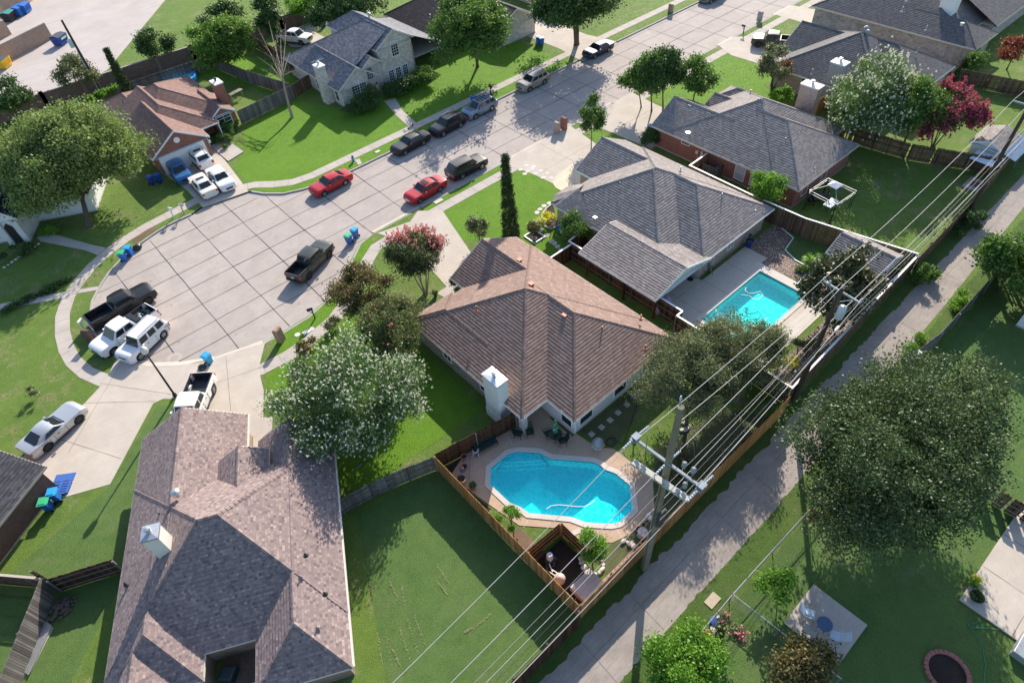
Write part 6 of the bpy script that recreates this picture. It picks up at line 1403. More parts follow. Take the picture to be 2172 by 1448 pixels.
T('small_tree', 'dark round tree on the school lawn nearest the brick wall', 'tree', (329, 98), 3.2, (2.7, 2.7, 2.4), L_DEEP, base=(338, 130), n=210, per=30, ls=.26, spread=.42, r0=.1, seed=127)
T('small_tree', 'dark round tree on the school lawn above the bright bush', 'tree', (465, 44), 3.6, (3.2, 3.2, 2.4), L_DEEP, n=220, per=30, ls=.28, spread=.45, r0=.1, seed=131)
T('small_tree', 'sparse grey-green tree on the lot edge beside the wooden pole', 'tree', (162, 155), 3.2, (2.7, 2.7, 2.3), L_OLIVE, base=(180, 180), n=170, per=28, ls=.26, spread=.42, r0=.1, seed=137)
T('small_tree', 'dark small tree at the left edge by the parking lot', 'tree', (15, 210), 3.2, (2.8, 2.8, 2.4), L_DEEP, base=(10, 243), n=190, per=28, ls=.28, spread=.42, r0=.1, seed=139)
T('leafy_tree', 'bright green dense tree over the corner of the grey fence', 'tree', (470, 95), 3.9, (3.7, 3.5, 3.9), L_LG, n=620, per=30, ls=.3, spread=.5, r0=.12, seed=149)
T('evergreen_tree', 'dark upright evergreen at the brick wall above the overgrown yard', 'tree', (572, 48), 4., (2.4, 2.4, 4.0), L_DEEP, n=330, per=30, ls=.24, spread=.4, r0=.12, top=.5, seed=151)
T('shade_tree', 'wide dark tree at the top edge behind the two-storey house', 'tree', (735, 8), 4.6, (6.5, 5.0, 3.6), L_DEEP, base=(795, 42), n=430, per=30, ls=.32, spread=.55, r0=.2, seed=157)
T('bushy_tree', 'light green bushy tree by the wall at the top edge', 'tree', (650, 2), 2.6, (3.8, 3.4, 2.6), L_BRT, n=240, per=30, ls=.28, spread=.5, r0=.1, seed=159)
T('small_tree', 'thin grey-green shrub tree in the lawn beside the cypress', 'tree', (1014, 485), 1.9, (1.25, 1.2, 1.5), L_OLIVE, n=85, per=28, ls=.17, spread=.26, r0=.05, seed=163)
T('small_tree', 'rounded green bush tree against the grey house by the deep blue bins', 'tree', (1228, 485), 1.7, (1.7, 1.6, 1.5), L_MID, n=230, per=32, ls=.17, spread=.28, r0=.08, seed=167)
T('topiary_tree', 'ball topiary on a thin stem left of the pool planting', 'tree', (1081, 1098), 1.5, (.68, .68, .62), L_BRT, base=(1090, 1140), n=130, per=26, ls=.09, spread=.12, r0=.04, hollow=.8, tips=0, seed=173)
T('topiary_tree', 'larger clipped ball tree ringed by white stones', 'tree', (1254, 1160), 1.5, (.95, .95, .85), L_BRT, base=(1258, 1210), n=170, per=28, ls=.11, spread=.18, r0=.06, hollow=.7, tips=0.05, seed=179)
T('small_tree', 'young conical tree in the white-edged square bed', 'tree', (1130, 480), 1.5, (.6, .6, 1.35), L_BRONZE, n=90, per=22, ls=.13, spread=.18, r0=.04, top=.4, seed=181)
T('leafy_bush', 'large green bush at the bottom edge beside the alley', 'bush', (1450, 1400), 1.6, (2.3, 2.0, 1.5), L_BRT, n=330, per=32, ls=.16, spread=.3, r0=.06, seed=191)
T('leafy_tree', 'bronze-green small tree at the bottom edge below the concrete pad', 'tree', (1700, 1412), 2.0, (1.6, 1.4, 1.3), L_BRONZE, n=260, per=30, ls=.16, spread=.3, r0=.08, seed=193)
T('flowering_shrub', 'sparse shrub with coral flowers by the chain-link corner', 'shrub', (1535, 1345), 1.0, (.95, .9, .8), L_OLIVE, n=60, per=26, ls=.14, spread=.2, r0=.04, stems=3, spreadb=.2, flowers=FL_P, fl_n=26, fl_s=.07, seed=197)
T('small_tree', 'young bright tree on the lawn inside the chain-link fence', 'tree', (1650, 1240), 1.7, (1.1, 1.0, 1.0), L_BRT, base=(1648, 1268), n=80, per=26, ls=.15, spread=.26, r0=.04, seed=199)
T('sapling', 'staked sapling with drooping leaves beside the chain-link fence', 'sapling', (1730, 1100), 1.3, (.45, .4, .7), L_RUST, n=30, per=20, ls=.12, spread=.15, r0=.03, seed=203)
T('sapling', 'tiny sapling in a bare soil patch on the left lawn', 'sapling', (75, 828), .6, (.5, .5, .5), L_OLIVE, n=26, per=16, ls=.12, spread=.15, r0=.02, seed=207)
def bush(name, label, ctr, z, rad, lm, **k): k.setdefault('n', int(60*rad[0]*rad[1])+30); k.setdefault('r0', 0); k.setdefault('ls', .14); k.setdefault('spread', .2); k.setdefault('tips', .05); return T(name, label, k.pop('cat', 'bush'), ctr, z, rad, lm, per=28, **k)
bush('hedge', 'dark hedge under the arched window of the two-storey house', (766, 222), .9, (2.2, 1.2, 1.1), L_DEEP, n=240, ls=.2, spread=.3, cat='hedge')
bush('hedge', 'dark hedge between entry and wide window of the two-storey house', (848, 184), .9, (2.6, 1.2, 1.0), L_DEEP, n=240, ls=.2, spread=.3, cat='hedge')
bush('shrub', 'pale spreading shrub at the right corner of the two-storey house', (890, 165), 1., (1.9, 1.4, 1.1), L_MID, n=170, ls=.22, spread=.32)
bush('shrub', 'upright dark shrub beside the entry of the two-storey house', (790, 208), 1.3, (1.1, 1.0, 1.4), L_DEEP, n=140, ls=.2, spread=.3)
for i, (q, rr) in enumerate((((491, 265), .7), ((482, 276), .95), ((475, 285), .8), ((476, 298), .95))): bush('shrub', ['small round shrub nearest the brick house fence', 'widest clipped shrub under the brick house window', 'middle clipped shrub in the brick house bed', 'round shrub closest to the brick house porch'][i], q, .6, (rr, rr, .7), L_MID, ls=.15, spread=.18, group='clipped shrubs at the red brick house')
bush('shrub', 'brown dried bush in the overgrown yard', (632, 148), .9, (1.4, 1.3, 1.1), leaf_mat('leaf_dead', (.09, .06, .045), (.15, .11, .08), (.2, .16, .12), .1), n=110, ls=.2)
bush('shrub', 'green bush beside the dried one in the overgrown yard', (650, 128), .9, (1.3, 1.2, 1.1), L_BRT, n=110, ls=.2)
bush('hedge', 'dark rounded hedge at the garage corner of the brick house', (1378, 292), 1.0, (1.1, 1.0, 1.2), L_DEEP, n=160, cat='hedge')
bush('shrub', 'flame-shaped bright shrub before the slate-roofed house', (1655, 205), 1.2, (1.3, 1.2, 1.4), L_BRT, n=120, ls=.2)
bush('shrub', 'climbing greenery on the garden frame at top right', (2065, 140), 1.2, (2.8, 1.3, 1.3), L_MID, n=190, ls=.2, spread=.35)
bush('flower_bed_plants', 'white and yellow flowering plants in the curved kerbed bed', (1166, 458), .5, (1.2, .8, .5), L_YEL, n=60, flowers=FL_W, fl_n=60, fl_s=.06, cat='plants')
bush('shrub', 'yellow-leaved shrub left in the gravel bed by the pole', (1665, 771), .45, (.5, .5, .4), L_YEL, ls=.1, spread=.12)
bush('shrub', 'larger yellow-leaved shrub right in the gravel bed by the pole', (1691, 770), .45, (.62, .6, .45), L_YEL, ls=.1, spread=.12)
bush('shrub', 'olive shrub in the gravel bed above the yellow pair', (1697, 738), .5, (.6, .6, .5), L_OLIVE, ls=.1); bush('shrub', 'dark green cactus-like shrub beside the olive one', (1722, 730), .6, (.5, .5, .7), L_MID, ls=.1)
bush('shrub', 'low green shrub left of the palm', (1703, 570), .3, (.4, .4, .35), L_MID, ls=.1); bush('shrub', 'low green shrub below the palm', (1728, 580), .35, (.5, .5, .4), L_MID, ls=.1)
bush('shrub', 'bronze shrub under the tall pole crossarm beside the lawn', (1425, 985), .7, (1.2, .8, .7), L_BRONZE, n=120); bush('shrub', 'straggly shrub on the cul-de-sac verge behind the white tree', (700, 690), .4, (.8, .6, .5), L_OLIVE, n=40)
bush('shrub', 'rust-tipped bush at the verge edge of the white-flowered tree', (655, 735), .8, (1.1, .9, .8), L_BRONZE, n=110)
bush('weed_clump', 'tall weeds against the alley fence below the magnolia', (1960, 580), .7, (1.5, .8, .8), L_MID, n=120, cat='weeds'); bush('weed_clump', 'pale weed patch along the right alley fence', (2040, 640), .4, (1.6, .5, .4), L_BRT, n=80, cat='weeds'); bush('weed_clump', 'dark overgrowth along the alley fence at far right', (2060, 470), .6, (2.8, .8, .8), L_DEEP, n=160, cat='weeds')
bush('weed_clump', 'green weeds at the alley edge above the big tree', (1940, 730), .35, (1.3, .5, .35), L_BRT, n=70, cat='weeds')
bush('hedge', 'low dark hedge before the white house window at the left edge', (35, 535), .4, (2.2, .7, .5), L_DEEP, n=110, cat='hedge'); bush('shrub', 'green plants beside the white house porch', (100, 490), .5, (.9, .7, .5), L_BRT, n=60)
bush('border_plants', 'dark planting along the narrow path at the left edge', (60, 632), .25, (4.2, .35, .25), L_DEEP, n=130, cat='plants')
bush('shrub', 'slim dark shrub at the brown house garage wall', (968, 610), .9, (.35, .35, 1.0), L_DEEP, n=50); bush('shrub', 'shrubs under the bay of the pale stone gable', (205, 340), .5, (.1, .1, .1), L_DEEP, n=3) if 0 else None
bush('ivy_clump', 'greenery on the boundary wall behind the wooden pole', (205, 205), 1.4, (2.6, .8, 1.2), L_BRT, n=150, ls=.22, cat='ivy')
# palm
c = at((1722, 552), 1.4); t = thing('palm', 'small fan palm in the gravel bed beside the rectangular pool', 'palm', (c.x, c.y, 0)); m = MB(); m.tube([(c.x, c.y, 0), (c.x, c.y, 1.2)], [.14, .11], 8); m.build('trunk', BARK, t); m = MB()
for i in range(30):
    a = rng.uniform(0, 6.28); e = rng.uniform(-.3, 1.2); L = rng.uniform(.7, 1.0); d = Vector((math.cos(a)*math.cos(e), math.sin(a)*math.cos(e), math.sin(e))); u = Vector((-math.sin(a), math.cos(a), 0)); st = c+d*.1; q = st+d*L
    for k in range(-3, 4): tp = q+u*k*.13+d*(-.03*abs(k))+Vector((0, 0, -.15)); md = st.lerp(tp, .5)+Vector((0, 0, .05)); w_ = u*.035; m.face([st, md-w_, tp, md+w_])
m.build('fronds', L_BRT, t)
# bare dead tree
b = P(620, 249); t = thing('dead_tree', 'tall bare dead tree on the bright lawn between the two front houses', 'tree', b); m = MB()
top_ = P(603, 185, 3.4); mid = P(612, 222, 1.6); t2 = P(598, 150, 5.2)
m.tube([b, mid, top_, t2], [.22, .16, .12, .09], 8)
tips = [((548, 62), 9.), ((570, 45), 9.5), ((596, 70), 9.), ((560, 95), 7.5), ((585, 90), 8.), ((615, 110), 7.2), ((545, 120), 6.), ((628, 150), 5.4), ((568, 165), 5.), ((606, 50), 9.6)]
for px_, z in tips:
    e = P(*px_, z*.82); s0 = top_.lerp(t2, rng.uniform(.1, 1.)); md = s0.lerp(e, .5)+Vector((rng.gauss(0, .2), rng.gauss(0, .2), .3)); m.tube([s0, md, e], [.07, .04, .012], 5)
    for k in range(6):
        a = s0.lerp(e, rng.uniform(.35, .95)); m.tube([a, a+Vector((rng.gauss(0, .6), rng.gauss(0, .6), rng.uniform(.3, 1.2)))], [.018, .006], 4)
smooth(m.build('trunk', BARK_PALE, t), 60)
# ================= utility poles and wires =================
WOOD = board_mat('pole_wood', (.12, .105, .075), (.21, .185, .135), (.31, .28, .21), .3); WOODD = board_mat('dark_pole_wood', (.04, .032, .025), (.075, .06, .045), (.12, .095, .07), .3)
GALV = plain('galvanised_arm', (.22, .255, .28), .65, 0, .25, 3); INSUL = plain('grey_insulator', (.42, .46, .52), .35, .1, .1); TANK = plain('transformer_grey', (.50, .56, .60), .4, .1, .08); WIREM = plain('aluminium_wire', (.40, .38, .36), .7, 0, .1); CABLE = plain('black_cable', (.05, .05, .055), .6)
def insul(t, p, q, r=.075, n=4):
    p = Vector(p); q = Vector(q); m = MB(); pts = []; rr = []
    for i in range(n*2+1): pts.append(p.lerp(q, i/(n*2))); rr.append(r if i % 2 else r*.45)
    m.tube(pts, rr, 10); m.build('insulator', INSUL, t)
t = thing('utility_pole', 'tall pale wooden utility pole with two grey crossarms beside the blue pool', 'utility pole', (14.97, 8.0, 0))
m = MB(); m.tube([(14.97, 8, -.2), (14.97, 8, 6), (14.98, 8.02, 16.4)], [.24, .2, .15], 14); smooth(m.build('pole', WOOD, t), 60)
m = MB(); m.bar((14.8, 9.95, 12.15), (14.95, 6.15, 12.15), .13, .13); m.bar((14.6, 9.95, 12.1), (15.1, 9.95, 12.1), .3, .12); m.bar((14.7, 6.15, 12.1), (15.2, 6.15, 12.1), .3, .12); m.box(14.7, 15.1, 9.75, 10.1, 12.23, 12.3); m.box(14.8, 15.2, 6.0, 6.35, 12.23, 12.3); m.build('crossarm', GALV, t)
m = MB(); m.bar((14.3, 9.5, 11.1), (14.6, 6.4, 11.1), .3, .16); m.build('switch_beam', plain('pale_fibreglass', (.40, .39, .35), .7), t)
for y, x in ((9.2, 14.35), (8.8, 14.38), (7.5, 14.5), (6.9, 14.55), (6.6, 14.58)): insul(t, (x-.05, y, 11.2), (x-.25, y, 11.75), .11, 3)
for y in (9.95, 8.0, 6.15):
    x = 14.9; insul(t, (x-.25, y, 12.2), (x-.95, y, 12.1), .07, 5); insul(t, (x+.25, y, 12.2), (x+.95, y, 12.1), .07, 5)
for y, z in ((7.4, 11.9), (6.9, 12.), (7.1, 10.4)): m = MB(); m.lathe([(.09, 0), (.12, .08), (.12, .38), (.06, .46)], (15.35, y, z), 12); m.build('surge_arrester', GALV, t)
insul(t, (15., 8.05, 15.6), (15.3, 8.3, 16.6), .06, 4); insul(t, (15.05, 8.1, 14.9), (15.6, 8.4, 15.5), .05, 4)
def jumper(m, a, b, sag=.6, r=.018, n=10): a = Vector(a); b = Vector(b); m.tube([a.lerp(b, i/n)+Vector((0, 0, -sag*4*(i/n)*(1-i/n))) for i in range(n+1)], r, 5)
m = MB()
for a, b_, s0 in (((13.9, 9.95, 12.1), (14.2, 9.2, 11.7), .4), ((14.2, 8.8, 11.7), (15.8, 9.95, 12.1), -.7), ((13.9, 8, 12.1), (14.3, 7.5, 11.7), .5), ((13.9, 6.15, 12.1), (14.3, 6.9, 11.7), .5), ((15.8, 6.15, 12.1), (14.4, 6.6, 11.7), .8), ((15.4, 8.3, 15.), (15.8, 8, 12.1), .2), ((15.8, 7.2, 12.2), (16.2, 7.7, 12.8), -.3)): jumper(m, a, b_, s0)
m.tube([(14.7, 8.0, .2), (14.75, 8.0, 11.)], .022, 5); m.build('jumper_wires', CABLE, t)
for z in (6.2, 7.): m = MB(); m.box(14.7, 15.3, 7.7, 7.8, z, z+.5); m.bar((14.6, 7.75, z+.2), (15.4, 7.75, z+.2), .12, .1); m.build('cable_bracket', CABLE, t)
t2 = thing('utility_pole', 'dark wooden utility pole with grey transformer can beside the magnolia', 'utility pole', (32.45, 8.75, 0))
m = MB(); m.tube([(32.45, 8.75, -.2), (32.45, 8.75, 5), (32.45, 8.78, 11.05)], [.2, .17, .13], 12); smooth(m.build('pole', WOODD, t2), 60)
m = MB(); m.bar((32.6, 10.0, 10.75), (32.35, 7.45, 10.75), .1, .12); m.bar((32.45, 8.75, 9.9), (32.58, 9.6, 10.7), .04, .04); m.bar((32.45, 8.75, 9.9), (32.4, 7.9, 10.7), .04, .04); m.build('crossarm', GALV, t2)
for p in ((32.6, 10., 10.8), (32.57, 9.6, 10.8), (32.36, 7.5, 10.8), (32.45, 8.78, 11.05)): insul(t2, p, (p[0], p[1], p[2]+.28), .07, 3)
m = MB(); m.lathe([(.24, 9.), (.25, 9.02), (.25, 9.85), (.2, 9.95), (.05, 10.)], (32.3, 8.25, 0), 16); m.tube([(32.2, 8.15, 9.9), (32.2, 8.15, 10.15)], .05, 6); smooth(m.build('transformer', TANK, t2), 50)
m = MB(); jumper(m, (32.2, 8.15, 10.1), (32.4, 7.5, 10.9), .3); jumper(m, (32.3, 8.2, 9.2), (32.4, 8.7, 6.3), .3); m.tube([(32.3, 8.6, 0), (32.3, 8.6, 9)], .02, 5); m.build('jumper_wires', CABLE, t2)
c3 = P(2046, 462); t3 = thing('utility_pole', 'dark utility pole rising past the shed at the right edge', 'utility pole', (c3.x, 9.3, 0)); x3 = c3.x
m = MB(); m.tube([(x3, 9.3, -.2), (x3, 9.3, 11.4)], [.2, .13], 10); m.build('pole', WOODD, t3); m = MB(); m.bar((x3, 10.5, 11), (x3, 7.8, 11), .1, .12); m.build('crossarm', GALV, t3)
def wire(label, pts, r=.02, sag=.35, mat=None, n=14, group='overhead wires along the alley'):
    m = MB()
    for a, b in zip(pts, pts[1:]):
        a = Vector(a); b = Vector(b); s0 = sag*((b-a).length/20)**2
        m.tube([a.lerp(b, i/n)+Vector((0, 0, -s0*4*(i/n)*(1-i/n))) for i in range(n+1)], r, 5)
    tag(m.build('power_wire', mat or WIREM), label, 'wire', group)
wire('overhead wire nearest the houses, first of the alley lines', [(-30, 8.9, 12), (14., 9.9, 12.12), (32.6, 10.0, 11.0), (x3, 10.5, 11.1), (96, 11.5, 11.1)], .017)
wire('overhead wire at the pole tops, second of the alley lines', [(-30, 7.8, 12), (14., 8.02, 12.12), (32.45, 8.78, 11.3), (x3, 9.3, 11.5), (96, 10.3, 11.4)], .017)
wire('overhead wire over the alley side, third of the alley lines', [(-30, 6.4, 12), (14., 6.2, 12.12), (32.36, 7.5, 11.), (x3, 7.9, 11.1), (96, 9.1, 11.1)], .017)
wire('thin single wire strung below the three main lines', [(-30, 8.2, 8.9), (14.9, 8.1, 9.2), (32.4, 8.7, 8.1), (x3, 9.3, 8.2), (96, 10.3, 8.2)], .008)
for i, (y, z, r, lb) in enumerate(((8.25, 7.1, .016, 'highest cable of the low bundle following the fence top'), (8.05, 6.8, .011, 'second cable of the low bundle following the fence'), (7.75, 6.5, .011, 'third cable of the low bundle following the fence'), (7.6, 6.2, .017, 'lowest cable of the bundle following the fence'))):
    wire(lb, [(-30, y-.1, z), (14.9, y, z), (32.4, y+.85, z-.5), (x3, y+1.3, z-.5), (96, y+2.3, z-.5)], r, .3, WIREM if i % 2 == 0 else CABLE)
wire('short service wire from the near pole top to the feathery tree', [(15.1, 8.1, 14.9), (15.8, 8.2, 14.6), (32.5, 9.0, 11.2)], .014, .3)
m = MB(); m.lathe([(.08, -.25), (.1, 0), (.08, .25)], (0, 0, 0), 8); 
for x, lb in ((34.3, 'white splice closure on the low cables right of the transformer'),):
    m = MB(); m.tube([(x, 8.6, 6.05), (x+.5, 8.62, 6.05)], .09, 8); tag(m.build('splice_closure', WHITE), lb, 'cable closure')
# wooden pole with light, upper left
b = P(219, 202); t = thing('utility_pole', 'dark leaning-looking wooden pole with grey transformer by the parking lot', 'utility pole', b)
m = MB(); m.tube([b, b+Vector((0, 0, 5)), b+Vector((0, 0, 9.8))], [.2, .17, .13], 10); m.build('pole', WOODD, t); m = MB(); q = b+Vector((-.4, -.1, 6.6)); m.lathe([(.26, 0), (.27, .9), (.1, 1.05)], q, 14); m.build('transformer', TANK, t)
m = MB(); m.tube([b+Vector((-.2, -.1, 0)), b+Vector((-.2, -.1, 6))], .06, 6); m.build('conduit', plain('pale_conduit', (.45, .48, .5)), t)
# ================= yard objects =================
# gabled shed beside the magnolia
def shed(label, x0, x1, y0, y1, h, s0, roofm, wallm, ax='x', name='garden_shed'):
    return house(name, label, 'shed', ID, [(x0, x1, y0, y1, h, s0, ax, 'g', 'g')], roofm, wallm, WHITE, inset=.25)
a = P(1855, 525, 2.2)
shed('grey-roofed garden shed in the fence corner behind the magnolia', 46.3, 50.2, 10.2, 14.9, 2.0, .5, S_GREY, TAN, 'y')
c = P(2115, 305, 2.2)
shed('small white shed with grey gabled roof at the upper right edge', 71.2, 75.3, 10.6, 13.8, 2.0, .4, S_GREY, OFFWHITE, 'x')
t = thing('metal_canopy', 'corrugated pale metal canopy below the small white shed', 'canopy', (72., 10.5, 0)); m = MB()
for x0, x1, y0, y1, z0_, z1_ in ((69.0, 71.3, 10.2, 12.7, 1.45, 1.55), (71.3, 77., 9.4, 10.75, 1.5, 1.9)):
    n = int((x1-x0)/.3)
    for i in range(n):
        x = x0+(x1-x0)*i/n; e = (x1-x0)/n; m.face([(x, y0, z0_), (x+e/2, y0, z0_+.07), (x+e/2, y1, z1_+.07), (x, y1, z1_)]); m.face([(x+e/2, y0, z0_+.07), (x+e, y0, z0_), (x+e, y1, z1_), (x+e/2, y1, z1_+.07)])
m.build('corrugated_sheet', plain('pale_metal_sheet', (.58, .64, .68), .35, .3, .08), t); m = MB()
for x, y in ((69.1, 10.3), (69.1, 12.6), (76.9, 9.5), (73, 9.5), (71.2, 10.3)): q_ = MB(); q_.box(x-.04, x+.04, y-.04, y+.04, 0, 1.5); q_.build('post', METAL, t)
# gazebo frame
p = [P(1717, 404, 2.2), P(1757, 378, 2.2), P(1817, 405, 2.2), P(1775, 434, 2.2)]; c = sum(p, Vector())/4; t = thing('gazebo_frame', 'bare metal gazebo frame with a scrap of white canopy on the lawn', 'gazebo', (c.x, c.y, 0)); m = MB()
for i in range(4):
    a, b = p[i], p[(i+1) % 4]; m.bar(a, b, .05, .05); m.bar(a+Vector((0, 0, -.25)), b+Vector((0, 0, -.25)), .04, .04)
    for k in range(1, 6): q = a.lerp(b, k/6); m.bar(q, q+Vector((0, 0, -.25)), .03, .03)
    m.bar(a, Vector((c.x, c.y, 3.)), .03, .03)
m.build('roof_frame', plain('pale_frame', (.5, .48, .44), .5, .2), t)
for i in range(4): m = MB(); m.bar(p[i], (p[i].x, p[i].y, 0), .06, .06); m.bar(p[i].lerp(c, .08), (p[i].lerp(c, .08).x, p[i].lerp(c, .08).y, 0), .04, .04); m.build('leg', BLACK, t)
m = MB(); w_ = .85
for i in range(4): a = Vector((c.x, c.y, 3.12))+(p[i]-c)*.34; b = Vector((c.x, c.y, 3.12))+(p[(i+1) % 4]-c)*.34; a.z = b.z = 2.85; m.face([a, b, (c.x, c.y, 3.15)])
m.build('canopy_scrap', plain('white_canvas', (.7, .7, .72), .7), t)
c = P(1735, 432); t = thing('barbecue_smoker', 'black barrel smoker under the gazebo frame', 'barbecue', c, R(-35)); m = MB(); m.tube([(-.8, 0, .75), (.8, 0, .75)], .36, 14); m.build('barrel', BLACK, t, local=True); m = MB(); m.tube([(-1.1, 0, .6), (-.8, 0, .6)], .25, 12); m.tube([(.7, 0, 1.), (.7, 0, 1.6)], .07, 8); m.build('firebox', BLACK, t, local=True)
for x in (-.6, .6):
    for y in (-.25, .25): m = MB(); m.box(x-.03, x+.03, y-.03, y+.03, 0, .5); m.build('leg', BLACK, t, local=True)
for q, z, lb in (((1763, 430), .8, 'pale folding table beside the barrel smoker'),):
    c = P(*q, z); t = thing('folding_table', lb, 'table', (c.x, c.y, 0)); m = MB(); m.box(c.x-.75, c.x+.75, c.y-.4, c.y+.4, z-.04, z); m.build('table_top', plain('pale_plastic', (.62, .68, .7)), t)
    for sx in (-.65, .65):
        for sy in (-.33, .33): m = MB(); m.box(c.x+sx-.02, c.x+sx+.02, c.y+sy-.02, c.y+sy+.02, 0, z-.04); m.build('leg', METAL, t)
c = P(2068, 392); m = MB(); m.box(-1.1, 1.1, -.8, .8, 0, .06); t = tag(m.build('drain_slab', CURB, loc=c), 'concrete slab with round drain lid near the right alley fence', 'drain slab'); m = MB(); m.lathe([(.55, .065), (.5, .08)], (0, 0, 0), 20); m.build('drain_lid', plain('rusty_lid', (.12, .07, .05)), t, local=True)
# --- patio set under the closed umbrella
DG = plain('dark_green_metal', (.012, .03, .024), .5)
def chair(label, p, ang, m1=DG, sling=None, group=None, h=.42, recl=.15):
    t = thing('patio_chair', label, 'chair', p, ang, group); m = MB(); m.face([(-.26, -.26, h), (.26, -.26, h), (.26, .26, h), (-.26, .26, h)]); m.box(-.27, .27, -.27, .27, h-.03, h-.01); m.build('seat', sling or m1, t, local=True)
    m = MB(); m.face([(-.26, -.26, h), (-.26, .26, h), (-.26-recl*1.3, .26, h+.55), (-.26-recl*1.3, -.26, h+.55)]); m.bar((-.26-recl*1.3, -.28, h+.55), (-.26-recl*1.3, .28, h+.55), .03, .03); m.build('backrest', sling or m1, t, local=True)
    for x in (-.25, .25):
        for y in (-.26, .26): m = MB(); m.box(x-.015, x+.015, y-.015, y+.015, 0, h-.02); m.build('leg', m1, t, local=True)
    for y in (-.28, .28): m = MB(); m.bar((-.32, y, h+.22), (.22, y, h+.22), .04, .02); m.build('armrest', m1, t, local=True)
z0 = .03
GC = 'dark green chairs on the pool patio'
for q, a, lb in (((1100, 925), -60, 'dark green chair left of the stone porch column'), ((1124, 922), -120, 'dark green chair right of the stone porch column'), ((1164, 925), -20, 'dark green chair left of the closed umbrella'), ((1193, 940), 150, 'dark green chair at the lower right of the closed umbrella')): chair(lb, P(*q, z0), R(a), group=GC)
def round_table(label, p, r, h, mt):
    t = thing('round_table', label, 'table', p); m = MB(); m.lathe([(r, h-.03), (r, h)], (0, 0, 0), 24); m.build('table_top', mt, t, local=True)
    for i in range(4): a = R(45+90*i); m = MB(); m.bar((.7*r*math.cos(a), .7*r*math.sin(a), 0), (.5*r*math.cos(a), .5*r*math.sin(a), h-.03), .03, .03); m.build('leg', mt, t, local=True)
    return t
round_table('dark round table holding the closed umbrella', P(1178, 931, z0), .5, .68, DG)
p = P(1178, 931, z0); t = thing('parasol', 'closed green and white patterned parasol by the house corner', 'parasol', p); m = MB(); m.tube([(0, 0, .7), (0, 0, 1.1)], .025, 8); m.build('pole', BLACK, t, local=True)
tt = NT('leaf_print'); vv = tt.n('TexVoronoi', Scale=9.); tt.l(tt.pos(), vv.inputs[0]); tt.col(tt.ramp(vv.outputs['Color'], ((.45, (.01, .13, .07)), (.5, (.5, .62, .5)), (.62, (.03, .25, .15)), (.8, (.01, .12, .06))))).set(Roughness=.8)
m = MB(); m.lathe([(.03, .95), (.2, 1.0), (.16, 1.5), (.1, 2.2), (.03, 2.35)], (0, 0, 0), 9); m.build('canopy', tt.mat, t, local=True)
p = P(1030, 950, z0); t = thing('swing_bench', 'dark green metal bench along the cedar fence', 'bench', p, R(-10)); m = MB(); m.box(-.9, .9, -.3, .3, .38, .43); m.build('seat', DG, t, local=True); m = MB(); m.face([(-.9, .3, .43), (.9, .3, .43), (.9, .5, 1.0), (-.9, .5, 1.0)]); m.build('backrest', DG, t, local=True)
for x in (-.85, .85):
    for y in (-.28, .28): m = MB(); m.box(x-.02, x+.02, y-.02, y+.02, 0, .38); m.build('leg', DG, t, local=True)
# pots
TERRA = plain('terracotta', (.42, .20, .13), .8, var=.15); POT = plain('stone_pot', (.26, .2, .16), .85, var=.2)
def pot(label, p, r, h, mat, plant=None, blue=False):
    t = thing('plant_pot', label, 'plant pot', p); m = MB(); m.lathe([(r*.65, 0), (r*.95, h*.85), (r*1.08, h*.87), (r*1.08, h), (r*.9, h), (r*.85, h*.86)], (0, 0, 0), 16, cap=False); m.lathe([(r*.9, h*.86), (r*.5, h*.87)], (0, 0, 0), 16, mi=1); m.build('pot', [mat, MULCH], t, local=True)
    if plant: V, F, rn, _ = leafcloud((0, 0, h+plant[1]*.6), (plant[0], plant[0], plant[1]), 14, 14, .13, .1, int(r*1000)+int(h*99)); fast_mesh('plant', V, F, plant[2], t, rnd=rn)
for lb, q, r, h, mt, pl in (('terracotta pot in the dark mulch by the cedar fence, farthest up', (985, 973), .22, .35, TERRA, None), ('tilted terracotta pot in the middle of the dark mulch', (986, 993), .22, .3, TERRA, None), ('largest brown pot in the dark mulch', (979, 1021), .33, .42, POT, None), ('stone pot with greenery at the mulch corner', (1003, 1034), .28, .4, POT, (.2, .1, L_MID)),
      ('terracotta pot beside the pole in the stone-edged bed', (1352, 1124), .18, .3, TERRA, None), ('second terracotta pot above the first by the pole', (1365, 1117), .16, .3, TERRA, None), ('cobalt blue glazed pot with leafy plant at the grey house corner', (1587, 523), .32, .75, plain('cobalt_glaze', (.01, .03, .35), .2, coat=.5), (.45, .4, L_MID)),
      ('green pot on the walk below the pink-flowered tree', (924, 628), .22, .4, plain('green_glaze', (.08, .14, .1)), (.2, .1, L_OLIVE)), ('dark oval planter on the right concrete pad', (2068, 1268), .36, .3, BLACK, (.3, .1, L_DEEP)), ('yellow pot with flowers on the right concrete pad', (2070, 1234), .17, .25, plain('yellow_pot', (.5, .42, .15)), (.12, .06, L_YEL)), ('small pot with green plant below the yellow pot', (2064, 1244), .16, .25, METAL, (.2, .15, L_BRT)),
      ('green pot in the white-edged square bed', (1134, 511), .2, .35, plain('green_glaze'if 0 else 'teal_glaze', (.04, .12, .1)), None)): pot(lb, P(*q), r, h, mt, pl)
p = P(1010, 962, z0); t = thing('plant_stand', 'small white stand holding a cactus pot by the dark mulch', 'plant stand', p); m = MB(); m.lathe([(.24, .4), (.24, .44)], (0, 0, 0), 12); m.build('stand_top', WHITE, t, local=True)
for i in range(4): a = R(90*i); m = MB(); m.bar((.3*math.cos(a), .3*math.sin(a), 0), (.18*math.cos(a), .18*math.sin(a), .4), .05, .05); m.build('leg', WHITE, t, local=True)
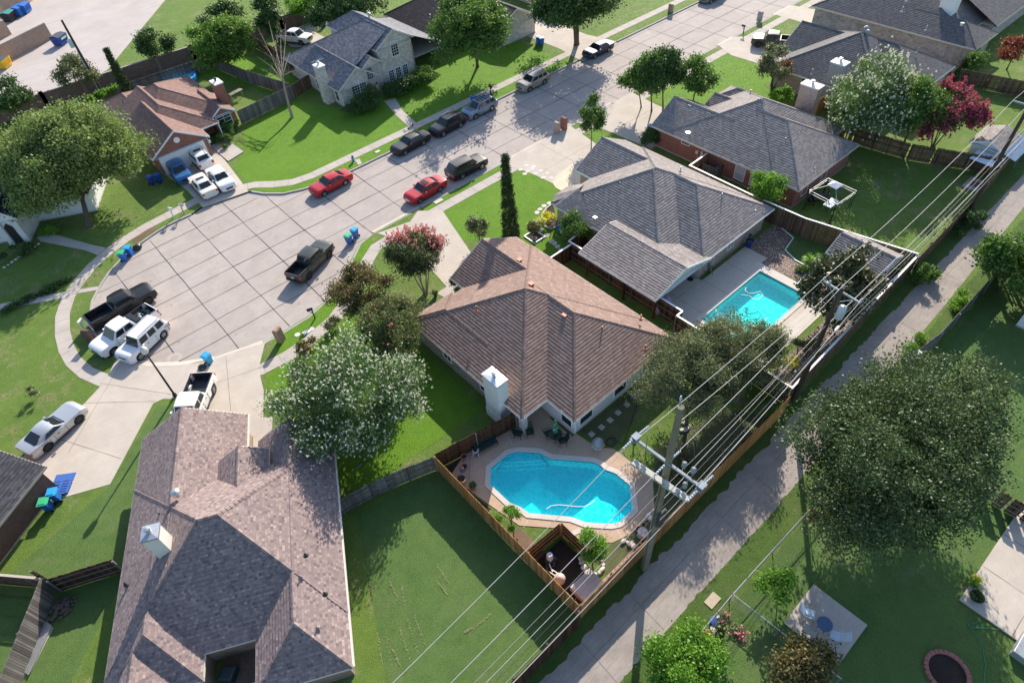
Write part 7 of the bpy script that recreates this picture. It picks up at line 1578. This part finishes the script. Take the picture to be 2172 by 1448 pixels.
m = MB(); m.lathe([(.15, .44), (.18, .6), (.05, .61), (.05, 1.), (.02, 1.05)], (0, 0, 0), 10); tag(m.build('cactus_pot', DG, loc=p), 'dark pot with upright cactus on the white stand', 'plant pot')
p = P(982, 998); t = thing('garden_ornament', 'small blue and pink garden figure in the dark mulch', 'garden ornament', p); m = MB(); m.lathe([(.16, 0), (.14, .2), (.08, .35)], (0, 0, 0), 10); m.build('base', plain('ornament_blue', (.1, .22, .4)), t, local=True); m = MB(); m.lathe([(.07, .33), (.11, .42), (.03, .52)], (0, 0, 0), 10); m.build('top', plain('ornament_pink', (.55, .25, .2)), t, local=True)
# bullnose edging bricks at the mulch
m = MB()
for i in range(24): q = P(1002, 955).lerp(P(997, 1040), i/23); m.box(q.x-.05, q.x+.05, q.y-.06, q.y+.06, 0, .1)
tag(m.build('edging_bricks', plain('edging', (.5, .38, .33), .8)), 'row of small edging bricks between mulch and pool deck', 'edging')
# fountain and hose
p = P(1268, 945); t = thing('stone_lantern', 'grey domed ornament on a ring of pale stones near the house corner', 'garden ornament', p); m = MB(); m.lathe([(.42, .32), (.38, .5), (.25, .7), (.06, .8)], (0, 0, 0), 16); smooth(m.build('dome', GREYM, t, local=True), 50); m = MB()
for i in range(7): a = i*.9; m.lathe([(.08, 0), (.19, .08), (.16, .22), (.04, .28)], (.3*math.cos(a), .3*math.sin(a), 0), 7, sx=1.2)
m.build('stones', plain('pale_rock', (.5, .46, .42), .9, var=.2, sc=3), t, local=True)
m = MB(); c = P(1297, 937); pts = [(c.x+(.42-.02*(i % 3))*math.cos(i*.45), c.y+(.3+.02*(i % 2))*math.sin(i*.45), .03+.012*(i//14)) for i in range(46)]; pts += [tuple(P(*q, .03)) for q in ((1322, 942), (1335, 905), (1350, 860), (1352, 810))]; m.tube(pts, .022, 5); tag(m.build('garden_hose', BLACK), 'black hose coiled on the lawn and running to the white wall', 'garden hose')
for i, q in enumerate(((1255, 921), (1276, 906), (1294, 891), (1311, 875), (1330, 858), (1346, 841), (1361, 826))):
    c = P(*q); m = MB(); m.box(-.2, .2, -.2, .2, 0, .03); tag(m.build('stepping_stone', WALK, loc=c), ['stepping stone nearest the domed ornament', 'second stepping stone up from the domed ornament', 'third stepping stone up from the domed ornament', 'fourth square stepping stone along the white wall', 'fifth square stepping stone along the white wall', 'sixth square stepping stone, near the hose', 'topmost square stepping stone under the feathery tree'][i], 'stepping stone', 'square stepping stones by the white wall')
ORD = ['first', 'second', 'third', 'fourth', 'fifth', 'sixth', 'seventh', 'eighth', 'ninth', 'tenth', 'eleventh']; SN = [0, 0, 0]
SL = {0: 'cream stepping stone from the street end of the double row', 1: 'cream stepping stone down the curve beside the flower bed', 2: 'pale stepping stone down the strip between the two houses'}
for q, k in [((1104+dx, 357+dy), 0) for dx, dy in ((0, 3), (12, -5), (25, 2), (32, 12), (16, 7), (43, 6), (48, 20), (57, 11), (66, 21), (28, -3), (9, 12))]+[((1165, 431), 1), ((1154, 437), 1), ((1145, 444), 1), ((1139, 451), 1), ((1147, 488), 1), ((1160, 499), 1)]+[((1170, 512), 2), ((1176, 516), 2), ((1183, 523), 2), ((1190, 531), 2), ((1199, 540), 2)]:
    c = P(*q); n = 9; r = .3; m = MB(); pl = [(r*rng.uniform(.8, 1.1)*math.cos(6.283*i/n), r*rng.uniform(.7, 1.)*math.sin(6.283*i/n)) for i in range(n)]; m.slab(pl, 0, .035); SN[k] += 1; tag(m.build('stepping_stone', COPE, loc=c), ORD[SN[k]-1]+' '+SL[k], 'stepping stone', 'pale stepping stones of the grey-roofed house')
def ringbed(pts, label, m, h=.12, w=.12, name='bed_kerb'):
    k = MB(); n = len(pts)
    for a, b in zip(pts, pts[1:]): k.bar((*a, h/2), (*b, h/2), w, h)
    tag(k.build(name, m), label, 'garden kerb')
q = px([(1112, 502), (1134, 517), (1156, 503), (1134, 489), (1112, 502)]); ringbed(q, 'white square kerb round the young conical tree', WHITE); sheet('bare_bed', q[:-1], MULCH, .03)
q = px([(1173, 432), (1160, 442), (1149, 456), (1149, 471), (1158, 483), (1172, 486), (1183, 480)]); ringbed(q, 'curved pale kerb of the flower bed by the pink wall', COPE); sheet('bare_bed', q, MULCH, .025)
q = px([(1220, 343), (1178, 375), (1172, 388), (1178, 398), (1190, 405), (1215, 392)]); sheet('flagstone_patio', q, plain('flagstone_cream', (.55, .45, .33), .8, var=.2, sc=1.4), .03)
c = P(2008, 1425); m = MB(); n = 26
for i in range(n):
    a = 2*math.pi*i/n; M_ = Matrix.Translation((1.02*math.cos(a), 1.02*math.sin(a), 0)) @ Matrix.Rotation(a, 4, 'Z'); m.M = M_; m.box(-.11, .11, -.115, .115, 0, .14)
m.M = None; t = tag(m.build('brick_tree_ring', plain('ring_brick', (.32, .12, .10), .8, var=.25), loc=c), 'pinkish brick ring planter on the lower right lawn', 'brick ring'); m = MB(); m.lathe([(.9, .02), (.9, .03)], (0, 0, 0), 24); m.build('soil', MULCH, t, local=True)
# concrete pads, table and white chairs
sheet('concrete_pad', [(21.35, .6), (21.45, -2.65), (18.45, -2.65), (18.2, .55)], WALK, .09)
sheet('concrete_slab', [(35.6, -5.5), (26.5, -5.45), (26.5, -14), (36, -14)], DRIVE, .1, joints=[((26.5, -8.2), (36, -8.2)), ((29.4, -5.5), (29.4, -14)), ((32.3, -5.5), (32.3, -14))])
BT = plain('blue_grey_table', (.07, .12, .22), .4); round_table('dark blue round table on the square concrete pad', P(1743, 1330, .09), .42, .6, BT)
WS = plain('white_sling', (.55, .62, .7), .6)
chair('white sling chair above the dark blue round table', P(1714, 1306, .09), R(-65), METAL, WS, 'white sling chairs', recl=.3); chair('white sling chair below the dark blue round table', P(1767, 1352, .09), R(115), METAL, WS, 'white sling chairs', recl=.3)
m = MB(); m.bar(P(1698, 1318, .14), P(1708, 1310, .14), .1, .08); m.bar(P(1718, 1292, .14), P(1728, 1278, .14), .1, .08); tag(m.build('timber_bar', TAN), 'tan timber pieces lying on the square pad behind the upper chair', 'timber')
m = MB(); pts = [tuple(P(*q, .04)) for q in ((2160, 1355), (2130, 1335), (2100, 1332), (2070, 1330), (2064, 1322), (2075, 1316), (2085, 1322), (2080, 1332), (2062, 1330), (2050, 1320), (2070, 1345), (2085, 1375), (2090, 1410), (2087, 1448))]; m.tube(pts, .016, 5); tag(m.build('garden_hose', plain('hose_green', (.03, .28, .16), .5)), 'thin green hose trailing over the lower right lawn', 'garden hose')
c = P(2168, 1388); m = MB(); m.M = Matrix.Rotation(R(0), 4, 'Z'); m.box(-.5, 1.2, -1.2, .5, 0, .55); tag(m.build('utility_box', [GREYM], loc=c, bevel=.04), 'grey box with pale lid cut by the lower right edge', 'utility box')
# pool pump equipment
def cyl(name, label, cat, p, prof, mat, sx=1): m = MB(); m.lathe(prof, (0, 0, 0), 16, sx=sx); return tag(smooth(m.build(name, mat, loc=p), 40), label, cat)
cyl('pool_filter', 'upright white and grey pool filter tank in the pump enclosure', 'pool filter', P(1166, 1188), [(.2, 0), (.22, .1), (.22, .6), (.18, .68), (.2, .72), (.2, .8), (.15, .86)], plain('filter_white', (.55, .55, .62)))
cyl('pool_filter', 'beige domed sand filter at the lower end of the pump enclosure', 'pool filter', P(1187, 1232), [(.2, 0), (.34, .15), (.36, .4), (.3, .58), (.12, .7), (.04, .74)], plain('filter_beige', (.55, .42, .36)))
for q, lb in (((1160, 1203), 'black pool pump nearest the fence in the pump enclosure'), ((1175, 1196), 'black pool pump beside the upright filter tank')):
    c = P(*q); t = thing('pool_pump', lb, 'pool pump', c, R(40)); m = MB(); m.tube([(-.3, 0, .2), (.15, 0, .2)], .14, 12); m.build('motor', BLACK, t, local=True); m = MB(); m.tube([(.22, 0, 0), (.22, 0, .42)], .15, 12); m.build('strainer', BLACK, t, local=True)
m = MB(); 
for a, b_ in (((1165, 1212), (1180, 1222)), ((1170, 1207), (1184, 1216)), ((1165, 1195), (1172, 1212))): m.tube([P(*a, .35), P(*b_, .35)], .035, 6)
tag(m.build('pvc_pipes', WHITE), 'white pipes linking pumps and filters in the enclosure', 'pipes'); sheet('paver_pad', [(10.3, 12.8), (12.6, 12.8), (12.6, 10.), (10.3, 9.)], MULCH, .02)
c = P(1249, 1243, .5); m = MB(); m.M = Matrix.Identity(4); m.box(-.85, .85, -.6, .75, -.5, .02); tag(m.build('storage_box', plain('pale_lid', (.42, .38, .38), .6, var=.15, sc=3), loc=c, bevel=.04), 'low pale storage box in the cedar fence corner', 'storage box')
t = thing('stone_bench', 'curved stone bench at the edge of the pool deck', 'bench', P(1224, 1136), R(-25)); m = MB(); m.slab([(.75*math.cos(R(a))*1., .75*math.sin(R(a))-.5) for a in range(40, 141, 10)]+[(.42*math.cos(R(a)), .42*math.sin(R(a))-.5) for a in range(140, 39, -10)], .38, .46); m.build('seat', COPE, t, local=True)
for x in (-.4, .4): m = MB(); m.box(x-.1, x+.1, -.08, .1, 0, .38); m.build('pedestal', COPE, t, local=True)
ROCK = plain('white_rock', (.60, .56, .50), .9, var=.15, sc=3)
def rocks(label, pts, r=.15):
    m = MB()
    for q in pts: c = P(*q); k = r*rng.uniform(.7, 1.3); m.lathe([(k*.7, 0), (k, k*.5), (k*.7, k), (.02, k*1.1)], (c.x, c.y, 0), 7, sx=rng.uniform(1, 1.5), sy=rng.uniform(.8, 1.1))
    tag(m.build('rocks', ROCK), label, 'rocks', kind='stuff')
rocks('white rocks ringing the larger clipped ball tree', [(1232, 1184), (1234, 1192), (1238, 1203), (1245, 1214), (1276, 1188), (1280, 1198), (1277, 1208), (1272, 1214), (1262, 1218)]); rocks('white stones at the corner of the bed by the pole', [(1322, 1148), (1330, 1150), (1337, 1153), (1343, 1158), (1375, 1093), (1380, 1100), (1384, 1106)]); rocks('pale stones round the trunk below the feathery tree', [(1447+14*math.cos(a), 905+8*math.sin(a)) for a in np.linspace(0, 6, 12)])
rocks('pale border stones along the white house front bed', [(10+8*i, 568-5.5*i) for i in range(10)], .12); rocks('white shrub-bed stones by the brick house window', [(500-2.5*i, 270+6*i) for i in range(7)], .12)
m = MB()
for i in range(9): q = P(1284, 1230).lerp(P(1352, 1165), i/8); m.box(q.x-.2, q.x+.2, q.y-.1, q.y+.1, 0, .12)
tag(m.build('edging_blocks', plain('pink_block', (.38, .22, .18), .85, var=.2)), 'pinkish block edging along the inside of the cedar fence', 'edging')
p = P(1362, 1135); cyl('fountain_urn', 'pale grey urn ornament by the pole inside the fence', 'garden ornament', p, [(.3, 0), (.34, .1), (.14, .2), (.28, .42), (.33, .5), (.1, .52)], plain('urn_stone', (.4, .37, .36)))
# purple cover on the patio
p = P(1405, 655, z0); m = MB(); m.lathe([(.65, 0), (.7, .4), (.55, 1.0), (.35, 1.35), (.05, 1.4)], (0, 0, 0), 12, sx=1.3); tag(smooth(m.build('covered_barbecue', plain('lilac_cover', (.30, .24, .33), .8, var=.2, sc=2), loc=p), 70), 'lilac-covered barbecue at the corner of the covered patio', 'barbecue')
p = P(1508, 578, z0); t = thing('lounge_chair', 'folded pale lounger leaning by the white wall', 'lounger', p, R(60)); m = MB(); m.face([(-.3, 0, .1), (.3, 0, .1), (.3, .25, 1.1), (-.3, .25, 1.1)]); m.build('sling', WS, t, local=True); m = MB(); m.bar((-.32, 0, 0), (-.32, .28, 1.15), .03, .03); m.bar((.32, 0, 0), (.32, .28, 1.15), .03, .03); m.build('frame', BLACK, t, local=True)
p = P(1464, 592, z0); t = thing('parasol', 'furled blue parasol standing under the patio roof', 'parasol', p); m = MB(); m.lathe([(.28, 0), (.26, .06)], (0, 0, 0), 14); m.tube([(0, 0, 0), (0, 0, 1.)], .025, 6); m.build('base', BLACK, t, local=True); m = MB(); m.lathe([(.05, .9), (.13, 1.), (.05, 2.)], (0, 0, 0), 8); m.build('canopy', BINL, t, local=True)
# pool toys and cleaner hoses
def hose(label, pts, z=-.05, r=.03, mat=None): m = MB(); m.tube([tuple(P(*q, z)) for q in pts], r, 6); tag(m.build('pool_hose', mat or WHITE), label, 'pool hose')
hose('white floating cleaner hose curving across the blue pool', [(1159, 1079), (1168, 1073), (1185, 1070), (1205, 1072), (1225, 1074), (1240, 1074), (1252, 1068), (1262, 1060)]); hose('white looping hose floating in the turquoise pool', [(1583, 610), (1580, 616), (1588, 622), (1600, 622), (1612, 618), (1618, 626), (1610, 634), (1598, 634), (1590, 628), (1572, 625)])
# dolphins tiled on the pool floor are plain dark shapes
m = MB()
for q, a in (((1625, 652), -.5), ((1605, 663), -.3)):
    c = P(*q, -1.39); M_ = Matrix.Translation((c.x, c.y, -1.39)) @ Matrix.Rotation(R(-20), 4, 'Z'); m.M = M_; m.face([(-.55, -.05, 0), (-.3, -.12, 0), (.2, -.1, 0), (.5, .02, 0), (.62, .14, 0), (.45, .1, 0), (.1, .1, 0), (-.05, .22, 0), (-.15, .08, 0), (-.4, .06, 0)])
m.M = None; pl2 = [o for o in scene.objects if o.get('category') == 'swimming pool'][1]; m.build('floor_mosaic', plain('mosaic_blue', (.02, .22, .38)), pl2)
# left yard: rubble, metal sheets, blue tarp, bench swing
c = P(133, 1290); m = MB()
for i in range(60): a = rng.uniform(0, 6.28); d = rng.random()**.6; k = rng.uniform(.07, .16); m.lathe([(k*.7, 0), (k, k*.6), (k*.5, k*1.2)], (c.x+.9*d*math.cos(a), c.y+.65*d*math.sin(a), .25*(1-d)), 6, sx=1.3)
tag(m.build('rubble_pile', plain('brown_rubble', (.10, .075, .06), .9, var=.3)), 'heap of brown rubble stones by the grey fence', 'rubble', kind='stuff')
t = thing('metal_sheets', 'stack of long silver metal lengths lying along the lower left fence', 'metal sheets', P(75, 1370)); m = MB()
for i in range(6): a = P(98+i*2.2, 1316+i*2, .05+.02*i); b = P(42+i*3.5, 1420+i*2, .05+.02*i); m.bar(a, b, .09, .05)
m.build('lengths', METAL, t); m = MB(); m.bar(P(112, 1330, .04), P(64, 1424, .04), .1, .05); m.build('timber', TAN, t)
c = P(382, 168, .4); t = thing('above_ground_pool', 'small blue-lined paddling pool behind the red-brown roof', 'paddling pool', (c.x, c.y, 0)); m = MB(); m.lathe([(2.2, 0), (2.2, .7), (2.05, .72), (2.05, .5)], (0, 0, 0), 28, cap=False); m.build('pool_wall', plain('pool_blue_liner', (.03, .3, .65), .4), t, local=True); m = MB(); m.lathe([(2.05, .5), (.01, .51)], (0, 0, 0), 28); m.build('cover', plain('blue_white_sheet', (.12, .5, .85), .4, var=.5, sc=2), t, local=True)
p = P(505, 210); t = thing('slatted_bench', 'slatted wooden bench behind the pale grey fence', 'bench', p, R(12)); m = MB()
for i in range(9): m.box(-.95+.22*i, -.82+.22*i, -.35, .35, .95, .99)
m.box(-.95, .95, -.02, .02, .9, .95); m.build('slats', TAN, t, local=True)
for x in (-.85, .85): m = MB(); m.box(x-.04, x+.04, -.04, .04, 0, .92); m.build('post', TAN, t, local=True)
# blue box & finds at chain link corner
for q, mt, lb, s0 in (((1512, 1320), BIND, 'blue tub standing at the chain-link corner bush', .25), ((1524, 1312), WHITE, 'white bucket by the blue tub', .16), ((1512, 1336), ROCK, 'white bag among the coral-flowered shrub', .2), ((1500, 1342), plain('orange_plastic', (.5, .13, .05)), 'orange pot beside the white bag', .15), ((1532, 1320), plain('mint_plastic', (.15, .45, .35)), 'mint green tub beside the coral shrub', .17)): cyl('garden_tub', lb, 'tub', P(*q), [(s0*.8, 0), (s0, s0*1.6), (s0*.8, s0*1.62)], mt)
# AC unit & roof-shadowed patio of the nearest house
c = P(1492, 340); m = MB(); m.box(-.45, .45, -.45, .45, 0, .8); tag(m.build('air_conditioner', BLACK, loc=c), 'dark air conditioner unit behind the short grey screen', 'air conditioner')
q = FN(-14.9, 14.6); m = MB(); m.lathe([(.48, .1), (.52, .75), (.4, .8)], (0, 0, 0), 4, sx=1.1); tag(m.build('covered_grill', plain('grill_cover', (.03, .045, .05), .5), loc=(q[0], q[1], .0)), 'dark square covered grill on the nearest house patio', 'barbecue')
q = FN(-13.6, 13.2); t = thing('patio_table', 'pale square glass table on the nearest house patio', 'table', (q[0], q[1], .06), R(-27)); m = MB(); m.box(-.55, .55, -.5, .5, .66, .7); o = m.build('table_top', plain('frosted_glass', (.38, .40, .42), .2), t, local=True, bevel=.05); m = MB(); m.box(-.04, .04, -.12, .12, .7, .74); m.build('handle_hole', BLACK, t, local=True)
for x in (-.45, .45):
    for y in (-.4, .4): m = MB(); m.box(x-.03, x+.03, y-.03, y+.03, 0, .66); m.build('leg', METAL, t, local=True)
# lamp heads on the far fence
p = P(1950, 748, 2.3); t = thing('security_light', 'white flood lamp on a post above the grey alley fence', 'security light', (p.x, p.y, 0)); m = MB(); m.box(-.22, .22, -.14, .14, 2.2, 2.35); m.build('lamp_head', WHITE, t, local=True); m = MB(); m.tube([(0, 0, 0), (0, 0, 2.2)], .03, 6); m.build('post', METAL, t, local=True)
# basketball-free front: flag by the garage, items on the cream porch
p = P(366, 348, 0); t = thing('garden_flag', 'black feather flag behind the blue hatchback', 'flag', p); m = MB(); m.tube([(0, 0, 0), (0, 0, 2.4)], .02, 5); m.build('pole', BLACK, t, local=True); m = MB(); m.face([(0, 0, 2.4), (.4, 0, 2.2), (.45, 0, 1.4), (0, 0, 1.1)]); m.face([(0, .02, 1.1), (.45, .02, 1.4), (.4, .02, 2.2), (0, .02, 2.4)]); m.build('flag_cloth', plain('flag_cloth', (.05, .07, .06)), t, local=True)
# person by the entrance
def person(label, p, ang):
    t = thing('person', label, 'person', p, ang)
    me = bpy.data.meshes.new('body'); v = [(0, 0, .92), (0, 0, 1.15), (0, 0, 1.38), (0, 0, 1.47), (0, 0, 1.6), (0, .19, 1.36), (.02, .25, 1.1), (.12, .22, .9), (0, -.19, 1.36), (.02, -.25, 1.1), (.1, -.2, .9), (0, .1, .86), (.03, .11, .48), (0, .12, .06), (0, -.1, .86), (-.03, -.11, .48), (-.04, -.12, .06), (.14, .13, .03), (.1, -.13, .03), (0, 0, 1.7)]
    e = [(0, 1), (1, 2), (2, 3), (3, 4), (4, 19), (2, 5), (5, 6), (6, 7), (2, 8), (8, 9), (9, 10), (0, 11), (11, 12), (12, 13), (13, 17), (0, 14), (14, 15), (15, 16), (16, 18)]
    r = [.14, .13, .14, .055, .09, .06, .045, .035, .06, .045, .035, .09, .06, .045, .09, .06, .045, .035, .035, .06]
    me.from_pydata(v, e, []); o = bpy.data.objects.new('body', me); scene.collection.objects.link(o); o.parent = t
    md = o.modifiers.new('skin', 'SKIN'); me.skin_vertices.new() if not me.skin_vertices else None
    for i, k in enumerate(r): me.skin_vertices[0].data[i].radius = (k, k)
    me.skin_vertices[0].data[0].use_root = True; sb = o.modifiers.new('sub', 'SUBSURF'); sb.levels = sb.render_levels = 2; me.materials.append(plain('skin_tone', (.42, .24, .17), .6))
    m = MB(); m.lathe([(.165, .9), (.16, 1.1), (.185, 1.3), (.13, 1.43), (.07, 1.45)], (0, 0, 0), 14, sx=.85, sy=1.15); smooth(m.build('shirt', plain('pink_shirt', (.62, .40, .38), .8), t, local=True), 60)
    m = MB(); m.lathe([(.15, .62), (.17, .92)], (0, 0, 0), 14, sx=.85, sy=1.2); m.build('shorts', plain('beige_shorts', (.4, .36, .28), .8), t, local=True)
    m = MB(); m.lathe([(.105, 1.6), (.115, 1.68), (.09, 1.77), (.02, 1.8)], (-.01, 0, 0), 12); smooth(m.build('hair', BLACK, t, local=True), 60)
person('person in a pale pink top standing at the two-storey house entrance', P(805, 203), R(-90))
